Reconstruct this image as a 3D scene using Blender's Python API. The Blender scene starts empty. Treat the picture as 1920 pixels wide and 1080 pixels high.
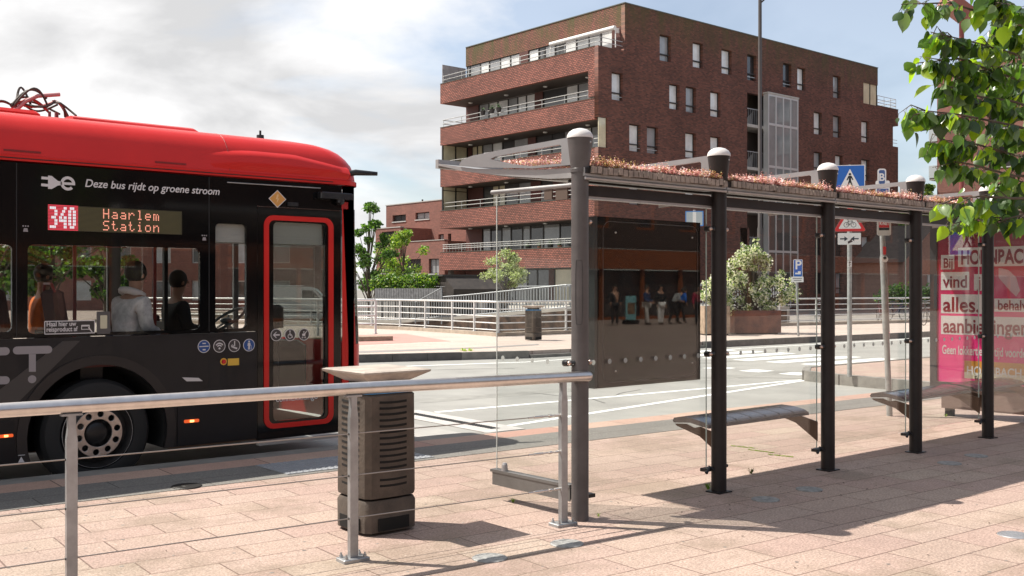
import bpy, math, random
from mathutils import Vector, Matrix
random.seed(7)
PI = math.pi
sc = bpy.context.scene
COL = sc.collection

# ------------------------------------------------------------------ camera
CAM_H = 1.6
FPX = 1957.0                      # focal length in pixels of a 1920 wide picture
AZ = math.radians(49.4)           # heading of the view, from the world X axis
cd = bpy.data.cameras.new('camera'); cam = bpy.data.objects.new('camera', cd); COL.objects.link(cam)
cd.sensor_width = 36.0; cd.lens = 36.0 * FPX / 1920.0
cd.clip_start = 0.05; cd.clip_end = 3000
cam.location = (0, 0, CAM_H); cam.rotation_euler = (PI / 2, 0, AZ - PI / 2)
sc.camera = cam
FW = Vector((math.cos(AZ), math.sin(AZ), 0)); RT = Vector((math.sin(AZ), -math.cos(AZ), 0))

# ------------------------------------------------------------------ sky and sun
SUN_AZ = math.radians(126.5)      # direction towards the sun, from the world X axis
SUN_EL = math.radians(57.3)
W = bpy.data.worlds.new('World'); sc.world = W; W.use_nodes = True
nt = W.node_tree; nt.nodes.clear()
def nn(t, ty, **kw):
    n = t.nodes.new(ty)
    for k, v in kw.items(): setattr(n, k, v)
    return n
out = nn(nt, 'ShaderNodeOutputWorld'); bg = nn(nt, 'ShaderNodeBackground'); bg.inputs[1].default_value = 0.096
sky = nn(nt, 'ShaderNodeTexSky', sky_type='NISHITA'); sky.sun_disc = False
sky.sun_elevation = SUN_EL; sky.sun_rotation = math.radians(90) - SUN_AZ
tc = nn(nt, 'ShaderNodeTexCoord'); sep = nn(nt, 'ShaderNodeSeparateXYZ'); nt.links.new(tc.outputs['Generated'], sep.inputs[0])
def wmath(op, a, b=None):
    n = nn(nt, 'ShaderNodeMath', operation=op)
    for i, v in enumerate((a, b)):
        if v is None: continue
        if isinstance(v, (int, float)): n.inputs[i].default_value = v
        else: nt.links.new(v, n.inputs[i])
    return n.outputs[0]
den = wmath('ADD', wmath('MAXIMUM', sep.outputs[2], 0.0), 0.22)
cmb = nn(nt, 'ShaderNodeCombineXYZ'); nt.links.new(wmath('DIVIDE', sep.outputs[0], den), cmb.inputs[0]); nt.links.new(wmath('DIVIDE', sep.outputs[1], den), cmb.inputs[1])
cmb.inputs[2].default_value = 3.7
n1 = nn(nt, 'ShaderNodeTexNoise'); n1.inputs['Scale'].default_value = 1.15; n1.inputs['Detail'].default_value = 9; n1.inputs['Roughness'].default_value = 0.55; n1.inputs['Distortion'].default_value = 0.35
nt.links.new(cmb.outputs[0], n1.inputs['Vector'])
n2 = nn(nt, 'ShaderNodeTexNoise'); n2.inputs['Scale'].default_value = 1.7; n2.inputs['Detail'].default_value = 8; n2.inputs['Roughness'].default_value = 0.52; n2.inputs['Distortion'].default_value = 0.3
mp = nn(nt, 'ShaderNodeMapping'); mp.inputs['Location'].default_value = (4.3, 1.7, 2.2); nt.links.new(cmb.outputs[0], mp.inputs[0]); nt.links.new(mp.outputs[0], n2.inputs['Vector'])
# more cloud towards the left of the view, thin veil with blue gaps to the right
dotr = nn(nt, 'ShaderNodeVectorMath', operation='DOT_PRODUCT'); nt.links.new(tc.outputs['Generated'], dotr.inputs[0]); dotr.inputs[1].default_value = (RT.x, RT.y, 0)
cover = wmath('SUBTRACT', n1.outputs['Fac'], wmath('MULTIPLY', dotr.outputs['Value'], 0.42))
r1 = nn(nt, 'ShaderNodeValToRGB'); r1.color_ramp.elements[0].position = 0.42; r1.color_ramp.elements[1].position = 0.60
r1.color_ramp.elements[0].color = (0.30, 0.30, 0.30, 1)
r2 = nn(nt, 'ShaderNodeValToRGB'); e = r2.color_ramp.elements
e[0].position = 0.44; e[0].color = (7.0, 6.95, 6.95, 1); e[1].position = 0.62; e[1].color = (4.7, 4.7, 4.75, 1)
nt.links.new(cover, r1.inputs[0]); nt.links.new(n2.outputs['Fac'], r2.inputs[0])
mx = nn(nt, 'ShaderNodeMixRGB'); nt.links.new(r1.outputs[0], mx.inputs[0]); nt.links.new(sky.outputs[0], mx.inputs[1]); nt.links.new(r2.outputs[0], mx.inputs[2])
nt.links.new(mx.outputs[0], bg.inputs[0]); nt.links.new(bg.outputs[0], out.inputs[0])

sl = bpy.data.lights.new('sun', 'SUN'); sl.energy = 4.8; sl.angle = math.radians(0.5); sl.color = (1.0, 0.94, 0.85)
so = bpy.data.objects.new('sun', sl); COL.objects.link(so)
sd = Vector((math.cos(SUN_AZ) * math.cos(SUN_EL), math.sin(SUN_AZ) * math.cos(SUN_EL), math.sin(SUN_EL)))
so.rotation_euler = sd.to_track_quat('Z', 'Y').to_euler(); so.location = (0, 0, 40)
sc.view_settings.view_transform = 'Standard'; sc.view_settings.look = 'None'; sc.view_settings.gamma = 1
sc.view_settings.exposure = 0.70; sc.view_settings.use_curve_mapping = False
sc.cycles.transparent_max_bounces = 32; sc.cycles.max_bounces = 8

# ------------------------------------------------------------------ pixel rays -> real planes
def ray(px, py=540):
    k = (px - 960.0) / FPX; return FW + RT * k + Vector((0, 0, -(py - 540.0) / FPX))
def G(px, py, z=0.0):            # point on the level z
    r = ray(px, py); t = (z - CAM_H) / r.z; return Vector((r.x * t, r.y * t, z))
def PY(px, py, y):               # point on the plane Y = y
    r = ray(px, py); t = y / r.y; return Vector((r.x * t, y, CAM_H + r.z * t))
def PX(px, py, x):               # point on the plane X = x
    r = ray(px, py); t = x / r.x; return Vector((x, r.y * t, CAM_H + r.z * t))
def PD(px, py, d):
    r = ray(px, py); return Vector((r.x * d, r.y * d, CAM_H + r.z * d))

# ------------------------------------------------------------------ materials
MATS = {}
def mat(name, col, rough=0.6, metal=0.0, var=0.0, vscale=3.0, bump=0.0, bscale=40.0, emit=None, estr=1.0, spec=None, coat=0.0, col2=None, trans=0.0):
    if name in MATS: return MATS[name]
    m = bpy.data.materials.new(name); m.use_nodes = True; t = m.node_tree; b = t.nodes['Principled BSDF']
    b.inputs['Base Color'].default_value = (*col, 1); b.inputs['Roughness'].default_value = rough; b.inputs['Metallic'].default_value = metal
    if spec is not None: b.inputs['Specular IOR Level'].default_value = spec
    if coat: b.inputs['Coat Weight'].default_value = coat; b.inputs['Coat Roughness'].default_value = 0.04
    tcn = nn(t, 'ShaderNodeTexCoord')
    if var or col2:
        no = nn(t, 'ShaderNodeTexNoise'); no.inputs['Scale'].default_value = vscale; no.inputs['Detail'].default_value = 6; no.inputs['Roughness'].default_value = 0.62
        t.links.new(tcn.outputs['Object'], no.inputs['Vector'])
        rp = nn(t, 'ShaderNodeValToRGB'); rp.color_ramp.elements[0].position = 0.34; rp.color_ramp.elements[1].position = 0.66
        c2 = col2 if col2 else tuple(min(1, c * (1 + var)) for c in col)
        c1 = col if col2 else tuple(c * (1 - var) for c in col)
        rp.color_ramp.elements[0].color = (*c1, 1); rp.color_ramp.elements[1].color = (*c2, 1)
        t.links.new(no.outputs['Fac'], rp.inputs[0]); t.links.new(rp.outputs[0], b.inputs['Base Color'])
        if var and rough > 0.15:
            mr = nn(t, 'ShaderNodeMapRange'); mr.inputs[3].default_value = rough * 0.8; mr.inputs[4].default_value = min(1, rough * 1.25)
            t.links.new(no.outputs['Fac'], mr.inputs[0]); t.links.new(mr.outputs[0], b.inputs['Roughness'])
    if bump:
        n = nn(t, 'ShaderNodeTexNoise'); n.inputs['Scale'].default_value = bscale; n.inputs['Detail'].default_value = 5
        t.links.new(tcn.outputs['Object'], n.inputs['Vector'])
        bp = nn(t, 'ShaderNodeBump'); bp.inputs['Strength'].default_value = bump; bp.inputs['Distance'].default_value = 0.01
        t.links.new(n.outputs['Fac'], bp.inputs['Height']); t.links.new(bp.outputs[0], b.inputs['Normal'])
    if emit: b.inputs['Emission Color'].default_value = (*emit, 1); b.inputs['Emission Strength'].default_value = estr
    if trans: b.inputs['Transmission Weight'].default_value = trans
    MATS[name] = m; return m

def leafmat(name, c, tr=.35):
    if name in MATS: return MATS[name]
    m = bpy.data.materials.new(name); m.use_nodes = True; t = m.node_tree; b = t.nodes['Principled BSDF']; b.inputs['Base Color'].default_value = (*c, 1); b.inputs['Roughness'].default_value = .5
    tl = nn(t, 'ShaderNodeBsdfTranslucent'); tl.inputs[0].default_value = (min(1, c[0] * 1.6), min(1, c[1] * 1.9), c[2] * .8, 1)
    ms = nn(t, 'ShaderNodeMixShader'); ms.inputs[0].default_value = tr; t.links.new(b.outputs[0], ms.inputs[1]); t.links.new(tl.outputs[0], ms.inputs[2]); t.links.new(ms.outputs[0], t.nodes['Material Output'].inputs[0])
    MATS[name] = m; return m

def glass(name, tint, r0=0.04, gcol=(1, 1, 1), rough=0.0, dirt=0.0):
    if name in MATS: return MATS[name]
    m = bpy.data.materials.new(name); m.use_nodes = True; t = m.node_tree; t.nodes.clear()
    o = nn(t, 'ShaderNodeOutputMaterial'); tr = nn(t, 'ShaderNodeBsdfTransparent'); tr.inputs[0].default_value = (*tint, 1)
    gl = nn(t, 'ShaderNodeBsdfGlossy'); gl.inputs['Roughness'].default_value = rough; gl.inputs[0].default_value = (*gcol, 1)
    g = nn(t, 'ShaderNodeNewGeometry'); dp = nn(t, 'ShaderNodeVectorMath', operation='DOT_PRODUCT')
    t.links.new(g.outputs['Normal'], dp.inputs[0]); t.links.new(g.outputs['Incoming'], dp.inputs[1])
    def mth(op, a, b=None):
        n = nn(t, 'ShaderNodeMath', operation=op)
        for i, v in enumerate((a, b)):
            if v is None: continue
            if isinstance(v, (int, float)): n.inputs[i].default_value = v
            else: t.links.new(v, n.inputs[i])
        return n.outputs[0]
    c = mth('ABSOLUTE', dp.outputs['Value']); f = mth('POWER', mth('SUBTRACT', 1.0, c), 5.0)
    f = mth('ADD', mth('MULTIPLY', f, 1 - r0), r0)
    ms = nn(t, 'ShaderNodeMixShader'); t.links.new(f, ms.inputs[0]); t.links.new(tr.outputs[0], ms.inputs[1]); t.links.new(gl.outputs[0], ms.inputs[2])
    last = ms.outputs[0]
    if dirt:
        df = nn(t, 'ShaderNodeBsdfDiffuse'); df.inputs[0].default_value = (0.55, 0.55, 0.52, 1)
        tcn = nn(t, 'ShaderNodeTexCoord'); no = nn(t, 'ShaderNodeTexNoise'); no.inputs['Scale'].default_value = 2.5; no.inputs['Detail'].default_value = 8; no.inputs['Roughness'].default_value = 0.7
        t.links.new(tcn.outputs['Object'], no.inputs['Vector'])
        rp = nn(t, 'ShaderNodeMapRange'); rp.inputs[1].default_value = 0.4; rp.inputs[2].default_value = 0.75; rp.inputs[3].default_value = dirt * 0.2; rp.inputs[4].default_value = dirt
        t.links.new(no.outputs['Fac'], rp.inputs[0])
        m2 = nn(t, 'ShaderNodeMixShader'); t.links.new(rp.outputs[0], m2.inputs[0]); t.links.new(last, m2.inputs[1]); t.links.new(df.outputs[0], m2.inputs[2]); last = m2.outputs[0]
    t.links.new(last, o.inputs[0]); MATS[name] = m; return m

def brickmat(name, axis, c1, c2, mortar, bw=0.22, rh=0.065, ms=0.012, bump=0.6, moss=None, rot=0.0, rough=0.85, stain=0.25, speck=0.0, offset=0.5, tones=None, loc=(0, 0), mott=False):
    """bricks / paving laid by the node texture; axis 'x' = wall facing X, 'y' = wall facing Y, 'z' = level paving"""
    if name in MATS: return MATS[name]
    m = bpy.data.materials.new(name); m.use_nodes = True; t = m.node_tree; b = t.nodes['Principled BSDF']; L = t.links.new
    g = nn(t, 'ShaderNodeNewGeometry'); s = nn(t, 'ShaderNodeSeparateXYZ'); L(g.outputs['Position'], s.inputs[0])
    c = nn(t, 'ShaderNodeCombineXYZ')
    a, d = {'x': (1, 2), 'y': (0, 2), 'z': (0, 1)}[axis]
    L(s.outputs[a], c.inputs[0]); L(s.outputs[d], c.inputs[1])
    mpn = nn(t, 'ShaderNodeMapping'); mpn.inputs['Rotation'].default_value = (0, 0, rot); mpn.inputs['Location'].default_value = (loc[0], loc[1], 0); L(c.outputs[0], mpn.inputs[0])
    br = nn(t, 'ShaderNodeTexBrick'); br.inputs['Scale'].default_value = 1.0; br.inputs['Brick Width'].default_value = bw; br.inputs['Row Height'].default_value = rh
    br.inputs['Mortar Size'].default_value = ms; br.inputs['Mortar Smooth'].default_value = 0.2; br.inputs['Color1'].default_value = (*c1, 1); br.inputs['Color2'].default_value = (*c2, 1)
    br.inputs['Mortar'].default_value = (*mortar, 1); br.offset = offset; L(mpn.outputs[0], br.inputs['Vector'])
    colr = br.outputs['Color']
    def mixc(fac, aa, bb, mode='MIX'):
        n = nn(t, 'ShaderNodeMixRGB', blend_type=mode)
        for i, v in enumerate((fac, aa, bb)):
            if isinstance(v, (int, float)): n.inputs[i].default_value = v
            elif isinstance(v, tuple): n.inputs[i].default_value = (*v, 1)
            else: L(v, n.inputs[i])
        return n.outputs[0]
    def noise(scale, detail=6, rough_=0.6, vec=None):
        n = nn(t, 'ShaderNodeTexNoise'); n.inputs['Scale'].default_value = scale; n.inputs['Detail'].default_value = detail; n.inputs['Roughness'].default_value = rough_
        L(vec if vec else g.outputs['Position'], n.inputs['Vector']); return n.outputs['Fac']
    def mrange(v, a0, a1, b0, b1):
        n = nn(t, 'ShaderNodeMapRange'); L(v, n.inputs[0])
        for i, q in enumerate((a0, a1, b0, b1)): n.inputs[i + 1].default_value = q
        return n.outputs[0]
    if tones:   # second brick lookup giving each tile one of several tones
        b2 = nn(t, 'ShaderNodeTexBrick'); b2.inputs['Scale'].default_value = 1.0; b2.inputs['Brick Width'].default_value = bw; b2.inputs['Row Height'].default_value = rh
        b2.inputs['Mortar Size'].default_value = 0; b2.offset = offset; b2.inputs['Color1'].default_value = (0, 0, 0, 1); b2.inputs['Color2'].default_value = (1, 1, 1, 1); b2.inputs['Bias'].default_value = 0
        L(mpn.outputs[0], b2.inputs['Vector'])
        rp = nn(t, 'ShaderNodeValToRGB'); rp.color_ramp.interpolation = 'LINEAR'
        while len(rp.color_ramp.elements) < len(tones): rp.color_ramp.elements.new(0.5)
        for i, q in enumerate(tones): rp.color_ramp.elements[i].position = i / (len(tones) - 1); rp.color_ramp.elements[i].color = (*q, 1)
        L(b2.outputs['Color'], rp.inputs[0])
        colr = mixc(br.outputs['Fac'], rp.outputs[0], mortar)
    if stain:
        colr = mixc(1.0, colr, mixc(mrange(noise(0.45), 0.3, 0.7, 0, 1), (1 - stain,) * 3, (1 + stain * 0.35,) * 3), 'MULTIPLY')
        colr = mixc(1.0, colr, mixc(mrange(noise(5.0, 8, 0.7), 0.3, 0.7, 0, 1), (1 - stain * 0.6,) * 3, (1.06,) * 3), 'MULTIPLY')
    if speck:
        colr = mixc(1.0, colr, mixc(mrange(noise(65.0, 3, 0.8), 0.4, 0.6, 0, 1), (1 - speck,) * 3, (1 + speck * 0.6,) * 3), 'MULTIPLY')
    if mott:   # worn dirty patches with a ragged outline
        colr = mixc(mrange(noise(0.9, 8, 0.68), 0.50, 0.60, 0, 0.62), colr, mixc(0.72, colr, (0.15, 0.115, 0.075), 'MIX'))
        colr = mixc(mrange(noise(22.0, 6, 0.8), 0.55, 0.68, 0, 0.55), colr, (0.17, 0.11, 0.085))
        colr = mixc(mrange(noise(30.0, 8, 0.8), 0.56, 0.68, 0, 0.55), colr, (0.62, 0.54, 0.46))
    if moss:
        z0, z1, mc = moss
        fz = mrange(s.outputs[2], z0, z1, 0, 1)
        sc2 = nn(t, 'ShaderNodeMapping'); sc2.inputs['Scale'].default_value = (1.6, 1.6, 0.35); L(g.outputs['Position'], sc2.inputs[0])
        nf = mrange(noise(1.0, 8, 0.7, sc2.outputs[0]), 0.35, 0.6, 0, 1)
        mm = nn(t, 'ShaderNodeMath', operation='MULTIPLY'); L(fz, mm.inputs[0]); L(nf, mm.inputs[1]); mm.use_clamp = True
        colr = mixc(mm.outputs[0], colr, mc)
    L(colr, b.inputs['Base Color']); b.inputs['Roughness'].default_value = rough
    hb = nn(t, 'ShaderNodeBump'); hb.inputs['Strength'].default_value = bump; hb.inputs['Distance'].default_value = 0.012; hb.invert = True
    ad = nn(t, 'ShaderNodeMath', operation='ADD'); L(br.outputs['Fac'], ad.inputs[0])
    mu = nn(t, 'ShaderNodeMath', operation='MULTIPLY'); L(noise(60.0, 4, 0.7), mu.inputs[0]); mu.inputs[1].default_value = 0.5; L(mu.outputs[0], ad.inputs[1])
    L(ad.outputs[0], hb.inputs['Height']); L(hb.outputs[0], b.inputs['Normal'])
    MATS[name] = m; return m

# ------------------------------------------------------------------ mesh building
class MB:
    def __init__(s): s.v = []; s.f = []
    def add(s, vs, fs):
        n = len(s.v); s.v += [tuple(q) for q in vs]; s.f += [tuple(i + n for i in q) for q in fs]; return s
    def box(s, x0, x1, y0, y1, z0, z1):
        if x0 > x1: x0, x1 = x1, x0
        if y0 > y1: y0, y1 = y1, y0
        if z0 > z1: z0, z1 = z1, z0
        return s.add([(x0, y0, z0), (x1, y0, z0), (x1, y1, z0), (x0, y1, z0), (x0, y0, z1), (x1, y0, z1), (x1, y1, z1), (x0, y1, z1)],
                     [(0, 3, 2, 1), (4, 5, 6, 7), (0, 1, 5, 4), (1, 2, 6, 5), (2, 3, 7, 6), (3, 0, 4, 7)])
    def bev(s, x0, x1, y0, y1, z0, z1, b=0.01):     # box with chamfered vertical and top edges
        pts = [(x0 + b, y0), (x1 - b, y0), (x1, y0 + b), (x1, y1 - b), (x1 - b, y1), (x0 + b, y1), (x0, y1 - b), (x0, y0 + b)]
        cx, cy = (x0 + x1) / 2, (y0 + y1) / 2
        def ins(p): return (p[0] + (b if p[0] < cx else -b), p[1] + (b if p[1] < cy else -b))
        rings = [[(*p, z0) for p in pts], [(*p, z1 - b) for p in pts], [(*ins(p), z1) for p in pts]]
        return s.loft(rings, True, True)
    def loft(s, rings, cap0=False, cap1=False, closed=True):
        n = len(rings[0]); o = len(s.v)
        for r in rings: s.v += [tuple(q) for q in r]
        for i in range(len(rings) - 1):
            for j in range(n if closed else n - 1):
                a = o + i * n + j; b = o + i * n + (j + 1) % n; s.f.append((a, b, b + n, a + n))
        if cap0: s.f.append(tuple(o + j for j in reversed(range(n))))
        if cap1: s.f.append(tuple(o + (len(rings) - 1) * n + j for j in range(n)))
        return s
    def cyl(s, p0, p1, r0, r1=None, n=12, caps=True):
        r1 = r0 if r1 is None else r1; p0 = Vector(p0); p1 = Vector(p1); d = (p1 - p0).normalized()
        u = d.orthogonal().normalized(); w = d.cross(u)
        rr = [[p + (u * math.cos(2 * PI * i / n) + w * math.sin(2 * PI * i / n)) * r for i in range(n)] for p, r in ((p0, r0), (p1, r1))]
        return s.loft(rr, caps, caps)
    def tube(s, pts, r, n=8, caps=True):
        pts = [Vector(p) for p in pts]; rs = r if isinstance(r, (list, tuple)) else [r] * len(pts); rings = []
        d0 = (pts[1] - pts[0]).normalized(); u = d0.orthogonal().normalized()
        for i, p in enumerate(pts):
            d = (pts[min(i + 1, len(pts) - 1)] - pts[max(i - 1, 0)]).normalized()
            u = (u - d * u.dot(d)).normalized(); w = d.cross(u)
            rings.append([p + (u * math.cos(2 * PI * k / n) + w * math.sin(2 * PI * k / n)) * rs[i] for k in range(n)])
        return s.loft(rings, caps, caps)
    def lathe(s, c, prof, n=24, axis='z', cap0=True, cap1=True):
        c = Vector(c); rings = []
        for r, h in prof:
            ring = []
            for i in range(n):
                a = 2 * PI * i / n; x, y = r * math.cos(a), r * math.sin(a)
                ring.append(c + (Vector((x, y, h)) if axis == 'z' else Vector((x, h, -y)) if axis == 'y' else Vector((h, x, y))))
            rings.append(ring)
        return s.loft(rings, cap0, cap1)
    def prism(s, poly, d0, d1, plane='z'):          # polygon extruded between two depths
        def P(a, b, c): return (a, b, c) if plane == 'z' else (a, c, b) if plane == 'y' else (c, a, b)
        n = len(poly); s.add([P(a, b, d0) for a, b in poly] + [P(a, b, d1) for a, b in poly],
            [tuple(reversed(range(n))), tuple(range(n, 2 * n))] + [(i, (i + 1) % n, n + (i + 1) % n, n + i) for i in range(n)])
        return s
    def ball(s, c, r, n=12, m=8, sz=1.0):
        c = Vector(c); rings = [[c + Vector((r * math.sin(PI * j / m) * math.cos(2 * PI * i / n), r * math.sin(PI * j / m) * math.sin(2 * PI * i / n), -r * sz * math.cos(PI * j / m))) for i in range(n)] for j in range(1, m)]
        return s.loft(rings, True, True)
    def torus(s, c, R, r, ax, n=28, m=8):
        ax = Vector(ax).normalized(); u = ax.orthogonal().normalized(); w = ax.cross(u); c = Vector(c)
        o = len(s.v)
        for i in range(n):
            a = 2 * PI * i / n; d = u * math.cos(a) + w * math.sin(a)
            for j in range(m):
                b = 2 * PI * j / m; s.v.append(tuple(c + d * (R + r * math.cos(b)) + ax * (r * math.sin(b))))
        for i in range(n):
            for j in range(m):
                s.f.append((o + i * m + j, o + ((i + 1) % n) * m + j, o + ((i + 1) % n) * m + (j + 1) % m, o + i * m + (j + 1) % m))
        return s
    def xf(s, M): s.v = [tuple(M @ Vector(q)) for q in s.v]; return s

def root_of(o):
    while o.parent: o = o.parent
    return o
def obj(name, mb, m, parent=None, smooth=None, label=None):
    off = root_of(parent).location if parent else Vector((0, 0, 0))
    me = bpy.data.meshes.new(name)
    if isinstance(mb, MB): me.from_pydata([(v[0] - off.x, v[1] - off.y, v[2] - off.z) for v in mb.v], [], mb.f)
    else:
        me = mb; me.transform(Matrix.Translation(-off))
    me.materials.clear(); me.materials.append(m)
    o = bpy.data.objects.new(name, me); COL.objects.link(o)
    if parent: o.parent = parent
    if smooth is not None:
        me.polygons.foreach_set('use_smooth', [True] * len(me.polygons))
        if smooth < 180: me.set_sharp_from_angle(angle=math.radians(smooth))
    me.update()
    if label: o['label'] = label
    return o
def thing(name, label, cat, loc=(0, 0, 0), group=None):
    o = bpy.data.objects.new(name, None); COL.objects.link(o); o.location = loc; o.empty_display_size = 0.2
    o['label'] = label; o['category'] = cat
    if group: o['group'] = group
    return o
def tag(o, label, cat, group=None):
    o['label'] = label; o['category'] = cat
    if group: o['group'] = group
    return o
def struct(name, mb, m, smooth=None): o = obj(name, mb, m, None, smooth); o['kind'] = 'structure'; return o
def copy_tree(o, parent=None):
    c = o.copy(); COL.objects.link(c)
    if parent: c.parent = parent
    for ch in list(o.children): copy_tree(ch, c)
    return c
def dup(root, loc, rotz=None, label=None):
    c = copy_tree(root); c.location = loc
    if rotz is not None: c.rotation_euler = (0, 0, rotz)
    if label: c['label'] = label
    return c

DG = None
def curve_mesh(cu):
    o = bpy.data.objects.new('tmp', cu); COL.objects.link(o); bpy.context.view_layer.update()
    me = bpy.data.meshes.new_from_object(o.evaluated_get(bpy.context.evaluated_depsgraph_get()))
    bpy.data.objects.remove(o); bpy.data.curves.remove(cu); return me
def flat(loops, depth, M=None, bevel=0.0):
    """filled 2D outline(s) (further loops are holes) given a thickness of `depth`, front face at local z=0"""
    cu = bpy.data.curves.new('c', 'CURVE'); cu.dimensions = '2D'; cu.fill_mode = 'BOTH'
    for lp in loops:
        sp = cu.splines.new('POLY'); sp.points.add(len(lp) - 1); sp.use_cyclic_u = True
        for i, p in enumerate(lp): sp.points[i].co = (p[0], p[1], 0, 1)
    cu.extrude = depth / 2; cu.bevel_depth = bevel
    me = curve_mesh(cu); me.transform(Matrix.Translation((0, 0, -depth / 2)))
    if M: me.transform(M)
    return me
def text(s, size, M, depth=0.002, offset=0.0, shear=0.0, align='LEFT', sx=1.0, lsp=1.0):
    cu = bpy.data.curves.new('t', 'FONT'); cu.body = s; cu.size = size; cu.extrude = depth / 2; cu.offset = offset; cu.shear = shear; cu.align_x = align; cu.space_character = lsp
    me = curve_mesh(cu); me.transform(Matrix.Diagonal((sx, 1, 1, 1))); me.transform(M); return me
def frame(o, u, v):
    u = Vector(u).normalized(); v = Vector(v).normalized(); n = u.cross(v); M = Matrix.Identity(4)
    for i in range(3): M[i][0] = u[i]; M[i][1] = v[i]; M[i][2] = n[i]; M[i][3] = o[i]
    return M
def rrect(x0, y0, x1, y1, r, n=5):
    pts = []
    for cx, cy, a in ((x1 - r, y1 - r, 0), (x0 + r, y1 - r, 90), (x0 + r, y0 + r, 180), (x1 - r, y0 + r, 270)):
        for i in range(n + 1):
            t = math.radians(a + 90 * i / n); pts.append((cx + r * math.cos(t), cy + r * math.sin(t)))
    return pts
def circ(cx, cy, r, n=28): return [(cx + r * math.cos(2 * PI * i / n), cy + r * math.sin(2 * PI * i / n)) for i in range(n)]
def join(*mes):
    mb = MB()
    for me in mes:
        if isinstance(me, MB): mb.add(me.v, me.f)
        else: mb.add([tuple(v.co) for v in me.vertices], [tuple(p.vertices) for p in me.polygons])
    return mb

# common materials
galv = mat('galvanised steel', (0.42, 0.43, 0.44), 0.42, 0.75, var=0.18, vscale=9, bump=0.05)
inox = mat('brushed stainless steel', (0.70, 0.66, 0.62), 0.30, 1.0, var=0.08, vscale=14)
alu = mat('light grey aluminium', (0.34, 0.33, 0.33), 0.4, 0.5, var=0.1, vscale=5)
darkmetal = mat('dark powder coated steel', (0.055, 0.050, 0.050), 0.42, 0.2, var=0.15, vscale=6, bump=0.04)
greymetal = mat('warm grey painted steel', (0.17, 0.16, 0.16), 0.42, 0.2, var=0.15, vscale=6, bump=0.05)
black = mat('black plastic', (0.012, 0.012, 0.013), 0.35, 0, var=0.2)
white = mat('white paint', (0.78, 0.78, 0.76), 0.45, 0, var=0.05)
signwhite = mat('white sign film', (0.80, 0.80, 0.78), 0.4)
signblue = mat('blue sign film', (0.015, 0.13, 0.50), 0.35)
signred = mat('red sign film', (0.62, 0.02, 0.025), 0.35)
signback = mat('grey sign back', (0.34, 0.35, 0.36), 0.45, 0.4, var=0.1)

# ================================================================== SETTING
RZ = -0.18                                            # road level, the platform is level 0
asphalt = mat('road asphalt', (0.27, 0.265, 0.245), 0.85, 0, var=0.13, vscale=0.9, bump=0.5, bscale=120)
asph2 = mat('bay concrete', (0.33, 0.32, 0.30), 0.85, 0, var=0.14, vscale=1.6, bump=0.4, bscale=90)
groundm = mat('far ground', (0.20, 0.19, 0.17), 0.9, 0, var=0.2, vscale=0.4)
ROT = math.radians(4.0)
tile = brickmat('pink paving slabs', 'z', (0.4, 0.3, 0.2), (0.4, 0.2, 0.2), (0.18, 0.115, 0.09), bw=0.62, rh=0.31, ms=0.0058, bump=0.35, rot=ROT, rough=0.8, stain=0.2, speck=0.34, offset=0.37, mott=True,
    tones=[(0.42, 0.305, 0.25), (0.44, 0.335, 0.27), (0.41, 0.288, 0.242), (0.435, 0.325, 0.268), (0.425, 0.298, 0.248), (0.44, 0.345, 0.275)])
pinkkerb = brickmat('pink kerb slabs', 'z', (0.37, 0.2, 0.15), (0.45, 0.3, 0.22), (0.12, 0.08, 0.06), bw=0.9, rh=4.0, ms=0.006, bump=0.3, rot=ROT * 0.75, rough=0.8, stain=0.15, speck=0.15,
    tones=[(0.40, 0.23, 0.18), (0.46, 0.32, 0.25), (0.40, 0.26, 0.20)])
greystrip = brickmat('grey strip slabs', 'z', (0.17, 0.16, 0.145), (0.20, 0.19, 0.17), (0.09, 0.08, 0.07), bw=1.3, rh=0.37, ms=0.006, bump=0.2, rot=ROT * 0.75, rough=0.85, stain=0.15, speck=0.3)
farpave = brickmat('far pavement slabs', 'z', (0.50, 0.42, 0.36), (0.46, 0.37, 0.32), (0.3, 0.22, 0.19), bw=0.6, rh=0.3, ms=0.006, bump=0.2, rot=0.3, rough=0.85, stain=0.14, speck=0.1)
redlane = mat('red cycle path', (0.44, 0.235, 0.20), 0.85, 0, var=0.1, vscale=2)
kerbst = mat('grey kerb stone', (0.20, 0.19, 0.17), 0.8, 0, var=0.2, vscale=4, bump=0.3)
kerbdark = mat('dark kerb stone', (0.10, 0.095, 0.09), 0.8, 0, var=0.25, vscale=4, bump=0.3)
paint = mat('road paint', (0.30, 0.295, 0.28), 0.7, 0, col2=(0.80, 0.80, 0.77), vscale=5)
for n_ in paint.node_tree.nodes:
    if n_.type == 'VALTORGB': n_.color_ramp.elements[0].position = .30; n_.color_ramp.elements[1].position = .42
    if n_.type == 'TEX_NOISE': n_.inputs['Detail'].default_value = 12; n_.inputs['Roughness'].default_value = .8
struct('ground', MB().add([(-900, -900, -0.75), (900, -900, -0.75), (900, 900, -0.75), (-900, 900, -0.75)], [(0, 1, 2, 3)]), groundm)
struct('road', MB().prism([(-60, 8.0), (120, 8.0), (120, 21.5), (33, 21.5), (19, 23), (14, 30), (12, 60), (-60, 60)], -0.7, RZ), asphalt)
def E(x): return 9.10 - 0.05 * (x - 2.4)             # back edge of the kerb line of the platform
plat = [(-25, -60), (130, -60), (130, 11.5), (19.5, 12.0), (18.2, 12.0), (17.4, 11.5), (17.15, 10.6), (16.9, E(17)), (-25, E(-25))]
struct('platform_pavement', MB().prism(plat, -0.7, 0.0), tile)
def strip(x0, x1, f0, f1, z, h=0.004, n=1):
    return MB().prism([(x0, f0(x0)), (x1, f0(x1)), (x1, f1(x1)), (x0, f1(x0))], z, z + h)
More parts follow.
